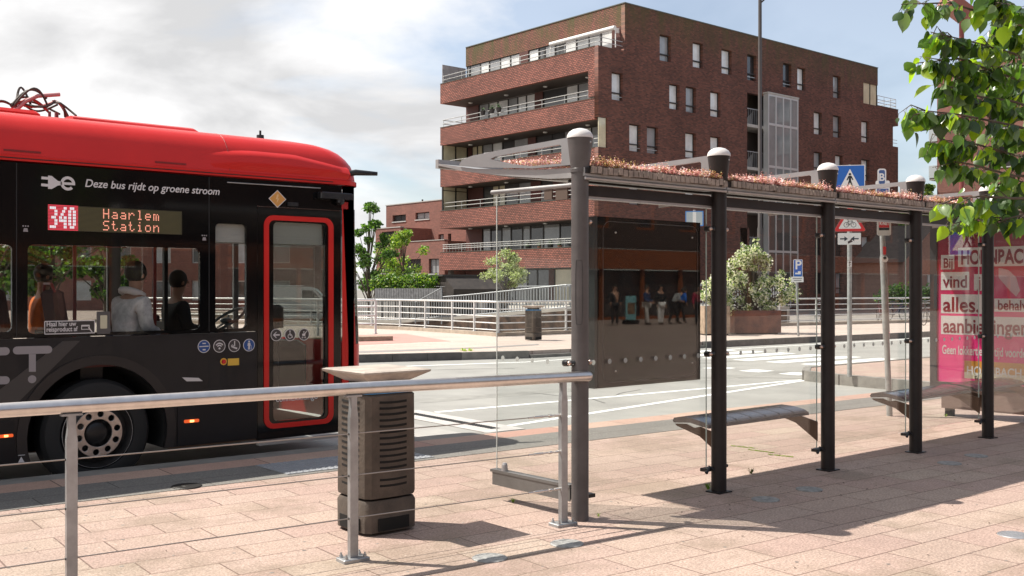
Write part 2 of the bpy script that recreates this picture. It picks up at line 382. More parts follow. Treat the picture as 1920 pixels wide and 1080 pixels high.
struct('pink_kerb_row', strip(-25, 16.9, lambda x: E(x) - 0.36, lambda x: E(x) - 0.001, 0.0), pinkkerb)
struct('grey_paving_strip', strip(-25, 16.9, lambda x: E(x) - 1.06, lambda x: E(x) - 0.362, 0.0), greystrip)
struct('bus_kerb', MB().prism([(-25, E(-25) + .001), (7.0, E(7) + .001), (7.5, E(7.5) + .001), (7.1, E(7.1) + 0.24), (6.8, E(6.8) + 0.28), (-25, E(-25) + 0.3)], -0.6, 0.0), kerbst)
# tactile slabs with raised studs
tac = MB(); a0 = 4.35
tac.prism([(a0, E(a0) - 0.98), (a0 + 1.5, E(a0 + 1.5) - 0.98), (a0 + 1.5, E(a0 + 1.5) - 0.385), (a0, E(a0) - 0.385)], 0.004, 0.010)
for i in range(25):
    for j in range(10):
        x = a0 + 0.03 + i * 0.06; y = E(x) - 0.955 + j * 0.06
        tac.cyl((x, y, 0.010), (x, y, 0.0155), 0.017, 0.011, 8)
struct('tactile_paving', tac, mat('tactile tile', (0.25, 0.26, 0.275), 0.7, 0, var=0.08, vscale=8))
# far pavement with a kerb towards the road
kl = [(-60, 37), (-5, 29.0), (9, 23.4), (11.0, 22.4), (13.4, 21.4), (15.9, 20.55), (17.6, 19.95), (20, 19.8), (24.5, 19.9), (30, 19.55), (35, 19.2), (60, 18.5), (120, 18.0)]
fl = [(120, 21.6), (60, 23.4), (45.9, 24.5), (37.3, 26.0), (31, 26.2), (25.2, 26.35), (22.0, 26.4), (22.45, 29.6), (22.75, 33.3), (22.2, 36.5), (21.0, 42.5), (17, 50), (0, 62), (-60, 70)]
struct('far_pavement', MB().prism(kl + fl, -0.65, 0.0), farpave)
def kerbline(pts, w, z0, z1, side=1):
    m = MB()
    for i in range(len(pts) - 1):
        a = Vector((*pts[i], 0)); b = Vector((*pts[i + 1], 0)); d = (b - a); L = d.length; d /= L; n = Vector((-d.y, d.x, 0)) * w * side
        k = max(1, round(L / 1.0))
        for j in range(k):
            p = a + d * (L * j / k + 0.004); q = a + d * (L * (j + 1) / k - 0.004)
            m.prism([(p.x, p.y), (q.x, q.y), (q.x + n.x, q.y + n.y), (p.x + n.x, p.y + n.y)], z0, z1)
    return m
struct('far_kerb_dark', kerbline(kl[2:6], 0.16, -0.6, 0.012, -1), kerbdark)
struct('far_kerb_light', kerbline(kl[5:7], 0.16, -0.6, 0.010, -1), kerbst)
struct('far_kerb_flat', kerbline(kl[6:9], 0.14, -0.6, -0.10, -1), kerbst)
struct('far_kerb_right', kerbline(kl[8:12], 0.16, -0.6, 0.012, -1), kerbdark)
struct('island_kerb', kerbline([(16.9, E(17)), (17.15, 10.6), (17.4, 11.5), (18.2, 12.0), (30, 11.9), (60, 11.7)], 0.15, -0.6, 0.012, 1), kerbst)
struct('fence_coping', kerbline([(120, 21.6), (60, 23.4), (45.9, 24.5), (37.3, 26.0), (31, 26.2), (25.2, 26.35), (22.0, 26.4), (22.45, 29.6), (22.75, 33.3), (22.2, 36.5), (21.0, 42.5), (17, 50)], 0.35, -0.1, 0.12, -1), mat('coping concrete', (0.36, 0.30, 0.24), 0.85, 0, var=0.15, vscale=3))
cp = [G(px, py, 0) for px, py in ((672, 628), (760, 626), (845, 640), (800, 641), (672, 647))]
struct('cycle_path', MB().prism([(q.x, q.y) for q in cp], 0.0, 0.005), redlane)
cp = [G(px, py, 0) for px, py in ((672, 658.5), (900, 651), (1010, 645), (1010, 647), (900, 653.5), (672, 662))]
struct('drain_channel', MB().prism([(q.x, q.y) for q in cp], 0.0, 0.005), mat('channel grey', (0.24, 0.22, 0.21), 0.8, 0, var=.1))
# markings
mk = MB()
def bar(p, q, w, z=RZ): # painted bar between two points
    p = Vector((p[0], p[1], 0)); q = Vector((q[0], q[1], 0)); d = (q - p).normalized(); n = Vector((-d.y, d.x, 0)) * w / 2
    mk.prism([(p - n)[:2], (q - n)[:2], (q + n)[:2], (p + n)[:2]], z, z + 0.004)
for i in range(7):
    y = 12.9 + i * 0.98
    mk.prism([(21.0, y - .25), (24.3, y - .33), (24.3, y + .17), (21.0, y + .25)], RZ, RZ + .004)
for y in (12.6, 13.6, 14.6, 15.6): mk.prism([(18.3, y - .25), (18.85, y - .25), (18.85, y + .25), (18.3, y + .25)], RZ, RZ + .004)
bar((8.9, 12.05), (17.4, 11.68), 0.11); bar((8.74, 10.25), (17.4, 11.60), 0.11)
pa = G(672, 690, RZ); pb = G(985, 679, RZ); pc = G(1135, 676, RZ); bar(pa, pb, 0.12); bar(pb, (21, 19.1), 0.10)
bar((24.5, 18.9), (60, 17.6), 0.12)
bar(G(1760, 700, RZ), (60, 13.3), 0.12)
struct('road_markings', mk, paint)
# repair strips, cracks sealed with tar, tyre-darkened tracks
pt_ = MB()
for pts_, w_ in ((((9.5, 13.4), (14, 13.1), (20, 13.0)), .5), (((10, 16.5), (16, 16.0), (20.5, 15.9)), .45)):
    for a, b in zip(pts_, pts_[1:]):
        a = Vector((*a, 0)); b = Vector((*b, 0)); d = (b - a).normalized(); n = Vector((-d.y, d.x, 0)) * w_ / 2
        pt_.prism([tuple((a - n)[:2]), tuple((b - n)[:2]), tuple((b + n)[:2]), tuple((a + n)[:2])], RZ, RZ + .0015)
struct('worn_tracks', pt_, mat('worn asphalt', (.235, .23, .21), .75, 0, var=.2, vscale=2.5, bump=.3, bscale=120))
cr_ = MB(); rc = random.Random(4)
for k in range(9):
    x, y = rc.uniform(9, 20), rc.uniform(10.5, 18.5); a = rc.choice((.0, 1.5)) + rc.uniform(-.3, .3)
    for j in range(rc.randint(6, 14)):
        a += rc.uniform(-.4, .4); x2, y2 = x + .28 * math.cos(a), y + .28 * math.sin(a); n = Vector((-(y2 - y), x2 - x)).normalized() * .012
        cr_.prism([(x - n.x, y - n.y), (x2 - n.x, y2 - n.y), (x2 + n.x, y2 + n.y), (x + n.x, y + n.y)], RZ + .0015, RZ + .003); x, y = x2, y2
struct('tar_cracks', cr_, mat('tar', (.06, .058, .055), .5))
# bus bay of concrete with a slotted drain across
p0 = G(772, 776, RZ); p1 = G(936, 806, RZ)
d = Vector((p1.x - p0.x, p1.y - p0.y, 0)).normalized(); n = Vector((-d.y, d.x, 0))
bay = MB().prism([(-25, E(-25) + .31), (7.6, E(7.6) + .33), (8.3, E(8) + .35), tuple((p1 + n * -0.55)[:2]), tuple((p0 + n * -0.55)[:2]), (7.2, 12.7), (-25, 14.2)], RZ, RZ + 0.004)
struct('bus_bay', bay, asph2)
ds = MB(); LL = (p1 - p0).length
ds.prism([tuple((p0 - d * .3 + n * .30)[:2]), tuple((p1 + d * .15 + n * .30)[:2]), tuple((p1 + d * .15 - n * .30)[:2]), tuple((p0 - d * .3 - n * .30)[:2])], RZ + .004, RZ + .008)
struct('drain_edging', ds, mat('drain concrete', (0.42, 0.40, 0.38), 0.8, 0, var=.12, vscale=5))
gr = MB(); k = int(LL / 0.055)
for i in range(k):
    q = p0 + d * (i * 0.055); gr.prism([tuple((q + n * .07)[:2]), tuple((q + d * .03 + n * .07)[:2]), tuple((q + d * .03 - n * .07)[:2]), tuple((q - n * .07)[:2])], RZ + .008, RZ + .012)
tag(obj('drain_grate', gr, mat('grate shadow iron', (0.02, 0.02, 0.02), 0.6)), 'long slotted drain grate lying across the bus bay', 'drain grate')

# round covers set in the paving
def cover(px, py, lab, m, r=0.105, z=0.0, tread=False):
    c = G(px, py, z); mb = MB().lathe(c, [(r, -0.02), (r, 0.004), (r - .006, 0.008), (r - .02, 0.009)], 36)
    if tread:
        for i in range(-4, 5):
            for j in range(-4, 5):
                x, y = i * .022, j * .022
                if x * x + y * y < (r - .02) ** 2:
                    a = PI / 4 if (i + j) % 2 else -PI / 4; dx, dy = math.cos(a) * .009, math.sin(a) * .009
                    mb.box(c.x + x - abs(dx), c.x + x + abs(dx), c.y + y - .0025, c.y + y + .0025, z + .009, z + .012)
    else:
        mb.lathe(c, [(r * .35, 0.009), (r * .33, 0.011)], 20)
    return tag(obj('paving_cover', mb, m), lab, 'cover', 'round covers set in the paving')
cov = mat('worn steel cover', (0.28, 0.28, 0.27), 0.6, 0.3, var=0.3, vscale=30, bump=0.3, bscale=90)
cover(918, 1047, 'round grey cover in the paving below the gap between bin and glass screen', cov)
cover(1063, 1020, 'round grey cover in the paving just in front of the end rail post foot', cov)
cover(1435, 937, 'round grey cover in the paving right of the foot of the second shelter post', cov)
cover(1517, 918, 'round grey cover in the paving between the second and third shelter posts', cov)
cover(1780, 869, 'dark round cover in shaded paving right of the fourth shelter post, nearer of a pair', cov)
cover(1830, 855, 'dark round cover in shaded paving beside the fifth shelter post, farther of a pair', cov)
cover(1902, 1004, 'bright tread-plate cover in sunlit paving at the bottom right', mat('bright tread plate', (0.62, 0.62, 0.62), 0.3, 0.8, var=.1), tread=True)
cover(350, 912, 'small dark drain cover in the grey paving strip near the bus wheel', mat('black iron', (0.03, 0.028, 0.026), 0.5, 0.4, var=.3), r=0.12, z=0.004)

# canal behind the fence with its quay walls
pit = [(31, 26.8), (25.2, 26.9), (22.6, 26.95), (23.0, 29.6), (23.3, 33.3), (22.8, 36.5), (22.2, 40), (30, 47), (33, 44), (33.5, 31), (36, 27)]
stone = brickmat('dark quay stone y', 'y', (0.085, 0.055, 0.04), (0.03, 0.024, 0.02), (0.02, 0.018, 0.016), bw=0.35, rh=0.16, ms=0.02, bump=1.0, moss=(7, -4, (0.04, 0.036, 0.018)), stain=0.4)
stonex = brickmat('dark quay stone x', 'x', (0.14, 0.08, 0.055), (0.035, 0.026, 0.02), (0.015, 0.013, 0.012), bw=0.35, rh=0.16, ms=0.02, bump=1.0, moss=(7, -4, (0.04, 0.036, 0.018)), stain=0.4)
# quay wall line with its sloping ramp edge: (x, y, top z)
wl = [(27.6, 46.5, -0.05), (28.3, 41.6, 0.04), (28.9, 37.0, 0.33), (29.6, 31.2, 0.78), (33.2, 27.0, 0.80), (38.5, 26.6, 0.80)]
qw = MB()
for (x0, y0, z0), (x1, y1, z1) in zip(wl, wl[1:]):
    qw.add([(x0, y0, -0.74), (x1, y1, -0.74), (x1, y1, z1 - .12), (x0, y0, z0 - .12)], [(0, 1, 2, 3)])
tag(obj('quay_wall', qw, mat('dark quay stone', (.028, .020, .016), .9, 0, col2=(.14, .085, .058), vscale=2.6, bump=1.0, bscale=9)), 'dark mossy stone quay wall behind the white railing', 'wall')
deckm = mat('deck concrete', (0.38, 0.35, 0.31), 0.85, 0, var=.12, vscale=2)
dk = MB()
back = [(44.0, 60, 0.75), (44.0, 60, 0.78), (43.9, 50, 0.8), (43.9, 43.9, 0.8), (46, 43.7, 0.8), (48, 43.7, 0.8)]
fr = [(x, y, z) for x, y, z in wl]
o = len(dk.v); dk.v += fr + back
dk.f += [(i, i + 1, 6 + i + 1, 6 + i) for i in range(5)]
dk.add([(x, y, z - .12) for x, y, z in fr] + [(x - .001, y - .001, z) for x, y, z in fr], [(i, i + 1, 7 + i, 6 + i) for i in range(5)])
dk.box(38.5, 38.7, 26.6, 43.6, -0.7, 0.79)
dks = struct('building_deck', dk, deckm)
struct('side_yard', MB().prism([(38.7, 26.3), (120, 21.9), (120, 58), (79, 58), (79, 43.7), (44.2, 43.7), (38.7, 43.5)], -0.7, -0.02), mat('yard paving', (0.22, 0.20, 0.18), 0.9, 0, var=.2, vscale=1))
struct('far_street', MB().prism([(-60, 60), (0, 62.5), (17, 51), (22.5, 42), (27.5, 47), (27.5, 66), (44, 66), (44, 110), (-60, 110)], -0.7, -0.2), mat('street brick', (0.26, 0.2, 0.17), 0.9, 0, var=.15, vscale=1))

# ------------------------------------------------------------------ railings along the canal
def rail_fence(name, pts, h, rails, post_r, rail_r, label, cat, spacing, m, parent_group=None, top_r=None, z0=0.12):
    t = thing(name, label, cat, (pts[0][0], pts[0][1], 0))
    P = []; lens = []
    for a, b in zip(pts, pts[1:]):
        a = Vector((*a, 0)) if len(a) == 2 else Vector(a); b = Vector((*b, 0)) if len(b) == 2 else Vector(b)
        L = (b - a).length; k = max(1, round(L / spacing))
        for i in range(k): P.append(a + (b - a) * (i / k))
    P.append(Vector((*pts[-1], 0)) if len(pts[-1]) == 2 else Vector(pts[-1]))
    for i, q in enumerate(P):
        if i >= 100: break
        obj('post', MB().box(q.x - post_r, q.x + post_r, q.y - post_r * .6, q.y + post_r * .6, z0 + q.z - .02, q.z + h - .02).box(q.x - post_r * 1.8, q.x + post_r * 1.8, q.y - post_r * 1.8, q.y + post_r * 1.8, q.z + z0, q.z + z0 + .015), m, t)
    for r in rails:
        obj('rail', MB().tube([q + Vector((0, 0, r)) for q in P], (top_r or rail_r) if r == rails[-1] else rail_r, 8), m, t, 60)
    return t
railwhite = mat('pale grey railing paint', (0.62, 0.62, 0.61), 0.4, 0.25, var=0.08, vscale=4)
fence_pts = [(17.5, 49.5), (21.1, 42.4), (22.3, 36.4), (22.87, 33.3), (22.57, 29.6), (22.15, 26.55), (25.2, 26.5), (31, 26.35), (37.3, 26.15), (45.9, 24.65), (60, 23.55)]
rail_fence('canal_railing', fence_pts, 1.14, [0.20, 0.43, 0.66, 0.89, 1.14], 0.035, 0.020, 'long pale steel railing with four thin rails curving along the canal edge', 'railing', 1.95, railwhite, top_r=0.035)
# short railing on a low kerb beam left
a = G(737, 639, 0.0); b = G(500, 645, 0.0); a2 = G(704, 633, 0.0); b2 = G(480, 640, 0)
kb = kerbline([(a.x, a.y), (b.x, b.y)], 0.6, -0.02, 0.14, -1)
tag(obj('kerb_beam', kb, mat('rough kerb beam', (0.30, 0.23, 0.17), 0.9, 0, var=.25, vscale=5, bump=.5)), 'low stone kerb beam under the short railing beyond the bus front', 'kerb beam')
rail_fence('short_railing', [(a2.x, a2.y), (b2.x, b2.y)], 1.22, [0.45, 0.72, 1.0, 1.22], 0.035, 0.022, 'short pale railing standing on the low kerb beam beyond the bus front', 'railing', 1.9, railwhite, top_r=0.03, z0=0.13)

# bar fences of the ramps
barm = mat('grey bar fence steel', (0.30, 0.31, 0.32), 0.45, 0.4, var=.1)
def bar_fence(name, pts, h, gap, label, bw=0.012):
    t = thing(name, label, 'fence', pts[0]); bars = MB(); tr = MB()
    for a, b in zip(pts, pts[1:]):
        a = Vector(a); b = Vector(b); k = int((b - a).length / gap)
        for i in range(k):
            q = a + (b - a) * (i / k); bars.box(q.x - bw, q.x + bw, q.y - bw * 2, q.y + bw * 2, q.z + .03, q.z + h)
    o1 = obj('bars', bars, barm, t); o1['kind'] = 'stuff'
    obj('top_rail', MB().tube([Vector(q) + Vector((0, 0, h)) for q in pts], 0.03, 6), barm, t)
    obj('bottom_rail', MB().tube([Vector(q) + Vector((0, 0, .04)) for q in pts], 0.025, 6), barm, t)
    return t
bar_fence('ramp_fence', [(x + .1, y, z) for x, y, z in wl], 0.95, 0.16, 'grey bar fence rising with the ramp edge above the dark quay wall')
bar_fence('deck_fence', [(31.5, 46.5, 0.75), (32.6, 38, 0.75), (36.5, 33.0, 0.8), (40.5, 31.5, .8)], 0.92, 0.17, 'grey bar fence on the deck in front of the ground-floor windows')
q0 = PD(779, 567, 47); q1 = PD(828, 540, 46)
t = thing('stair_handrail', 'thin steel handrail climbing diagonally at the end of the grey slat screen', 'handrail', (q0.x, q0.y, 0))
obj('rail', MB().tube([q0, q1], 0.03, 6), barm, t)
for q in (q0, (q0 + q1) / 2, q1): obj('post', MB().box(q.x - .02, q.x + .02, q.y - .02, q.y + .02, 0.0, q.z), barm, t)
ra_, rb_ = PD(640, 540, 57.5), PD(905, 540, 48.5)
rd_ = (rb_ - ra_); rd_.z = 0; rn_ = Vector((-rd_.y, rd_.x, 0)).normalized() * .25
struct('ramp_wall', MB().prism([tuple(ra_[:2]), tuple(rb_[:2]), tuple((rb_ + rn_)[:2]), tuple((ra_ + rn_)[:2])], -0.3, 0.97), mat('ramp concrete', (.26, .25, .24), .85, 0, var=.15, vscale=1.5))
# solid slat screen
q0 = PD(703, 540, 50); q1 = PD(828, 540, 47.5)
t = thing('slat_screen', 'weathered grey timber slat screen below the hedge', 'screen', (q0.x, q0.y, 0))
d = (q1 - q0); d.z = 0; L = d.length; d.normalize(); n = int(L / 0.15)
sl_ = MB()
for i in range(n):
    p = q0 + d * (i * L / n); w = 0.065
    sl_.prism([tuple((p)[:2]), tuple((p + d * (L / n - .02))[:2]), tuple((p + d * (L / n - .02) + Vector((-d.y, d.x, 0)) * .03)[:2]), tuple((p + Vector((-d.y, d.x, 0)) * .03)[:2])], 0.98, 1.58 + 0.01 * random.random())
obj('slats', sl_, mat('weathered grey timber', (0.17, 0.17, 0.175), 0.8, 0, var=.35, vscale=7), t)
p = q0 + Vector((0, 0, 0)); nb = Vector((-d.y, d.x, 0))
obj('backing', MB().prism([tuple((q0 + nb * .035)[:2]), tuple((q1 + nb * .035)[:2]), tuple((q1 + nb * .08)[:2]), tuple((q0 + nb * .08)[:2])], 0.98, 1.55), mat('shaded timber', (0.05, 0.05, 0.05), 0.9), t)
struct('garden_bed', MB().prism([(27.5, 47.2), (31.3, 46.7), (44, 60), (44, 66), (27.5, 66)], -0.6, 0.0), mat('soil', (0.09, 0.07, 0.05), 0.95, 0, var=.3, vscale=2))

# ================================================================== BUILDINGS
BX = 44.3; BY = 43.8; RX = 46.6; BYE = 59.5
mossc = (0.085, 0.075, 0.025)
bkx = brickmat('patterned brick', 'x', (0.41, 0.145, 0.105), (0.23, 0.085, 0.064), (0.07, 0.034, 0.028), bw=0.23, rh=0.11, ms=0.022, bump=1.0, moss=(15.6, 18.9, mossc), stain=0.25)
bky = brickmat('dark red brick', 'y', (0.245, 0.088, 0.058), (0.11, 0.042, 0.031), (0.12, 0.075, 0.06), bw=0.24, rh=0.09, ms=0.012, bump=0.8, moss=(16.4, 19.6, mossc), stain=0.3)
winframe = mat('dark window frame', (0.025, 0.02, 0.018), 0.4)
whiteframe = mat('pale window frame', (0.45, 0.45, 0.44), 0.4)
def pane_mat(name, col, refl=0.08):
    m = mat(name, col, 0.5, 0, var=0.15, vscale=1.2); b = m.node_tree.nodes['Principled BSDF']; b.inputs['Coat Weight'].default_value = 1.0; b.inputs['Coat Roughness'].default_value = 0.02; b.inputs['Coat IOR'].default_value = 1.7; return m
pdark = pane_mat('dark room behind glass', (0.02, 0.02, 0.022))
pgrey = pane_mat('grey curtain behind glass', (0.30, 0.31, 0.32))
pwhite = pane_mat('white curtain behind glass', (0.74, 0.75, 0.74))
pcream = pane_mat('cream blind behind glass', (0.62, 0.56, 0.38))
brownp = mat('red brown cladding', (0.10, 0.035, 0.028), 0.6, 0, var=.15, vscale=3)
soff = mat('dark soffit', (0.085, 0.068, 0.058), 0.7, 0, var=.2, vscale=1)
slabm = mat('pale floor slab', (0.42, 0.40, 0.37), 0.8, 0, var=.1)
balrail = mat('balcony rail steel', (0.50, 0.50, 0.49), 0.35, 0.5)

bld = thing('apartment_building', 'large dark red brick apartment block with long brick balconies on its left side', 'building', (BX, BY, 0))
def window_y(parent, x0, x1, z0, z1, yface, m, bar=0.28, rec=0.2, fm=None, sillm=None):
    """window in a wall facing -Y; frame with panes set back in the opening"""
    fm = fm or winframe; f = 0.05; y = yface + rec
    mb = MB().box(x0, x0 + f, y, y + .08, z0, z1).box(x1 - f, x1, y, y + .08, z0, z1).box(x0 + f, x1 - f, y, y + .08, z0, z0 + f).box(x0 + f, x1 - f, y, y + .08, z1 - f, z1)
    if bar: zb = z0 + (z1 - z0) * bar; mb.box(x0 + f, x1 - f, y, y + .08, zb - .03, zb + .03)
    w = obj('window', mb, fm, parent)
    obj('pane', MB().add([(x0, y + .04, z0), (x1, y + .04, z0), (x1, y + .04, z1), (x0, y + .04, z1)], [(0, 1, 2, 3)]), m, w)
    if sillm: obj('sill', MB().box(x0 - .03, x1 + .03, yface - .05, y, z0 - .06, z0 - .002), sillm, w)
    return w
# right face with its window openings
def rect_y(x0, y0, x1, y1, Y=BY):
    xc = (x0 + x1) / 2; a = PY(x0, 540, Y).x; b = PY(x1, 540, Y).x; return (a, b, PY(xc, y1, Y).z, PY(xc, y0, Y).z)
wins = [(1237, 66, 1258, 115), (1299, 80, 1318, 127), (1353, 93, 1372, 139), (1401, 103, 1418, 151), (1468, 119, 1484, 164), (1495, 127, 1510, 169), (1562, 142, 1576, 184),
        (1147, 136, 1168, 188), (1255, 158, 1274, 205), (1286, 163, 1305, 211), (1332, 172, 1351, 219), (1526, 210, 1541, 252), (1562, 217, 1577, 258), (1615, 227, 1630, 267),
        (1180, 233, 1201, 284), (1213, 238, 1234, 288), (1285, 249, 1305, 296), (1332, 256, 1351, 302), (1526, 285, 1541, 325), (1566, 291, 1580, 330), (1615, 299, 1630, 339),
        (1180, 338, 1201, 384), (1285, 342, 1305, 386), (1332, 346, 1351, 388), (1526, 361, 1541, 400), (1566, 364, 1580, 402), (1615, 370, 1630, 407),
        (1285, 424, 1305, 466), (1388, 427, 1405, 473), (1528, 437, 1542, 479), (1567, 438, 1580, 480), (1616, 443, 1631, 481),
        (1528, 511, 1543, 551), (1567, 511, 1580, 551), (1615, 513, 1631, 553)]
wr = [rect_y(*w) for w in wins]
xs0, xs1 = PY(1432, 540, BY).x, PY(1487, 540, BY).x     # stair glazing
xo0 = PY(1401, 540, BY).x
ztop = PY(1458, 182, BY).z
holes = [[(a, c), (b, c), (b, d), (a, d)] for a, b, c, d in wr]
holes.append([(xo0, 1.0), (xs1 + .25, 1.0), (xs1 + .25, ztop - .1), (xo0, ztop - .1)])
XE = 78.7
cw = rect_y(1619, 157, 1645, 196)
outl = [(RX, -0.6), (XE, -0.6), (XE, 13.0), (77.9, 13.0), (77.9, 14.7), (XE, 14.7), (XE, 16.0), (75.6, 16.0), (75.6, cw[2]), (cw[0], cw[2]), (cw[0], cw[3]), (75.6, cw[3]), (75.6, 18.96), (RX, 18.96), (RX, 16.05), (BX, 16.05),
        (BX, 11.8), (45.06, 11.8), (45.06, 10.0), (BX, 10.0), (BX, 8.8), (BX, 2.85), (RX, 2.85)]
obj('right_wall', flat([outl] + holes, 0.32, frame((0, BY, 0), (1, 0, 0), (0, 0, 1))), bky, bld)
kinds = [pgrey, pwhite, pwhite, pgrey, pwhite, pwhite]
for i, (a, b, c, d) in enumerate(wr):
    m = pdark if i in (3, 4, 29, 30, 32) else (pgrey if i % 3 == 0 else pwhite)
    w = window_y(bld, a, b, c, d, BY, m, bar=0.27, rec=0.22)
    # french rail across the lower part
    obj('window_rail', MB().box(a, b, BY + .08, BY + .11, c + (d - c) * .27 - .02, c + (d - c) * .27 + .02), winframe, w)
    if i in (7, 14, 15, 3, 4): obj('window_rail', MB().box(a, b, BY + .08, BY + .11, c + (d - c) * .14 - .02, c + (d - c) * .14 + .015), balrail, w)
w = obj('corner_window', MB().box(cw[0], cw[0] + .08, BY + .05, BY + .12, cw[2], cw[3]).box((cw[0] + 75.6) / 2 - .04, (cw[0] + 75.6) / 2 + .04, BY + .05, BY + .12, cw[2], cw[3]).box(75.5, 75.6, BY + .05, BY + .12, cw[2], cw[3]), winframe, bld)
obj('pane', MB().add([(cw[0], BY + .09, cw[2]), (75.6, BY + .09, cw[2]), (75.6, BY + .09, cw[3]), (cw[0], BY + .09, cw[3])], [(0, 1, 2, 3)]), pcream, w)
# inner volumes (roof, back and end walls, floors seen in the openings)
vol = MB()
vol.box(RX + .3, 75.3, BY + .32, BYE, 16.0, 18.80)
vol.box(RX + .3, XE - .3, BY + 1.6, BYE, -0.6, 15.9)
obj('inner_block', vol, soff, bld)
obj('end_wall', MB().box(XE - .3, XE, BY + .321, BYE, -.6, 12.99).box(75.31, 75.6, BY + .321, BYE, 16.0, 18.96).box(XE - .3, XE, BY + .321, BYE, 14.7, 16), bkx, bld)
obj('roof_edge', MB().box(RX - .03, 75.63, BY - .03, BY + .35, 18.96, 19.02).box(RX - .03, RX + .35, BY + .35, BYE, 18.96, 19.02), mat('zinc edge', (0.12, 0.12, 0.10), 0.5, .3), bld)
obj('terrace_edge', MB().box(75.6, XE + .02, BY - .02, BY + .3, 16.001, 16.05), mat('zinc edge', (0.12, 0.12, 0.10)), bld)
tr = MB()
for z in (16.3, 16.55, 16.85): tr.tube([(75.7, BY + .15, z), (XE - .1, BY + .15, z), (XE - .1, BYE - 4, z)], 0.022, 6)
for x in (75.8, 76.8, 77.8, XE - .1): tr.cyl((x, BY + .15, 16.0), (x, BY + .15, 16.85), 0.02)
for z in (13.3, 13.55): tr.tube([(77.9, BY + .1, z), (XE, BY + .1, z)], .022, 6)
obj('terrace_railing', tr, balrail, bld)
# stair: glazed bay with open landings beside it
st = MB()
n = 4; w_ = (xs1 - xs0) / n
for i in range(n + 1): st.box(xs0 + i * w_ - .045, xs0 + i * w_ + .045, BY - .42, BY - .30, 0.2, ztop)
for z in (ztop - .06, 13.0, 10.05, 7.1, 4.15, 1.2): st.box(xs0, xs1, BY - .40, BY - .32, z - .08, z + .08)
sb = obj('stair_bay', st, mat('stair bay frame', (0.60, 0.60, 0.60), 0.4, 0.4), bld)
zsplit = 7.1
obj('pane', MB().box(xs0 + .02, xs1 - .02, BY - .37, BY - .35, zsplit, ztop - .1), pane_mat('frosted stair glass', (0.20, 0.215, 0.22)), sb)
obj('pane', MB().box(xs0 + .02, xs1 - .02, BY - .37, BY - .35, 0.2, zsplit - .01), pane_mat('clear stair glass', (0.035, 0.04, 0.04)), sb)
obj('bay_roof', MB().box(xs0 - .1, xs1 + .1, BY - .45, BY - .001, ztop, ztop + .12), slabm, sb)
obj('bay_cheek', MB().box(xs0 - .04, xs0, BY - .30, BY - .001, 0.2, ztop - .01).box(xs1, xs1 + .04, BY - .30, BY - .001, 0.2, ztop - .01), mat('stair bay frame', (0, 0, 0)), sb)
fl_ = MB(); rl = MB()
for z in (13.0, 10.05, 7.1, 4.15):
    fl_.box(xo0 + .002, xs1 + .24, BY + .02, BY + 1.55, z - .32, z - .12)
    for k in range(9): x = xo0 + .05 + k * (xs0 - xo0 - .1) / 8; rl.box(x - .012, x + .012, BY + .1, BY + .13, z - .12, z + .95)
    rl.box(xo0, xs0, BY + .09, BY + .14, z + .92, z + .98)
    fl_.add([(xo0 + .3, BY + .9, z - .2), (xs0 - .1, BY + .9, z - .2), (xs0 + .6, BY + 1.3, z + 1.4), (xs0 + .6, BY + 1.3, z + 1.2)], [(0, 1, 2, 3)])
obj('landing', fl_, slabm, bld); obj('landing_railing', rl, mat('grey bar fence steel', (0, 0, 0)), bld)
# left side: brick balcony bands
for i in range(5):
    zb = 2.85 + 2.95 * i; zt = zb + 1.25 + (0.15 if i == 4 else 0)
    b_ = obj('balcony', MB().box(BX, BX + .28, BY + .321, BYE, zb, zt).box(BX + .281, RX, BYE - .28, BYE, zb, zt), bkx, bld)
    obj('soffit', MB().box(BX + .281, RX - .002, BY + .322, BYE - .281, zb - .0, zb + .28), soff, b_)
    lm = MB()
    for k in range(4): y = BY + 2.2 + k * 3.9; lm.lathe((BX + 1.3, y, zb - .07), [(.10, 0), (.15, .03), (.15, .068)], 14)
    if i: obj('ceiling_lamp', lm, white, b_)
    obj('coping', MB().box(BX - .02, BX + .30, BY + .33, BYE + .02, zt, zt + .035), mat('zinc edge', (0, 0, 0)), b_)
    rr = MB()
    for z in (zt + .28, zt + .55): rr.tube([(BX + .15, BY + (.95 if i != 4 else .4), z), (BX + .15, BYE - .1, z), (RX - .1, BYE - .1, z)], 0.024, 6)
    if i in (2, 4): 
        for z in (zt + .28, zt + .55): rr.tube([(BX + .15, BY + .5, z), (BX + .15, BY + .12, z), (45.05 if i == 2 else RX - .1, BY + .12, z)], 0.024, 6)
    for k in range(8): y = BY + 1.0 + k * (BYE - BY - 1.2) / 7; rr.cyl((BX + .15, y, zt), (BX + .15, y, zt + .55), .02, n=6)
    if i == 0:
        for z in (zt + .41,): rr.tube([(BX + .15, BY + .95, z), (BX + .15, BYE - .1, z)], 0.015, 6)
        for k in range(22): y = BYE - .2 - k * .35; rr.cyl((BX + .15, y, zt), (BX + .15, y, zt + .55), .012, n=5)
    obj('balcony_railing', rr, balrail, b_)
# solid corner piers of the left side
obj('corner_pier', MB().box(BX, BX + .28, BY + .321, BY + .85, 13.051, 14.649).box(BX, BX + .28, BY + .321, BY + .85, 4.10, 5.799).box(BX, BX + .28, BY + .321, BY + .85, 7.05, 8.75), bkx, bld)
obj('top_wall', MB().box(RX, RX + .3, BY + .321, BYE, 17.6, 18.96), bkx, bld)
c0 = MB().box(45.0, 45.04, BY + .1, BY + .3, 10.0, 11.8).box(BX + .1, 45.0, BY + .08, BY + .12, 10.02, 11.78)
obj('corner_blind', c0, pcream, bld)
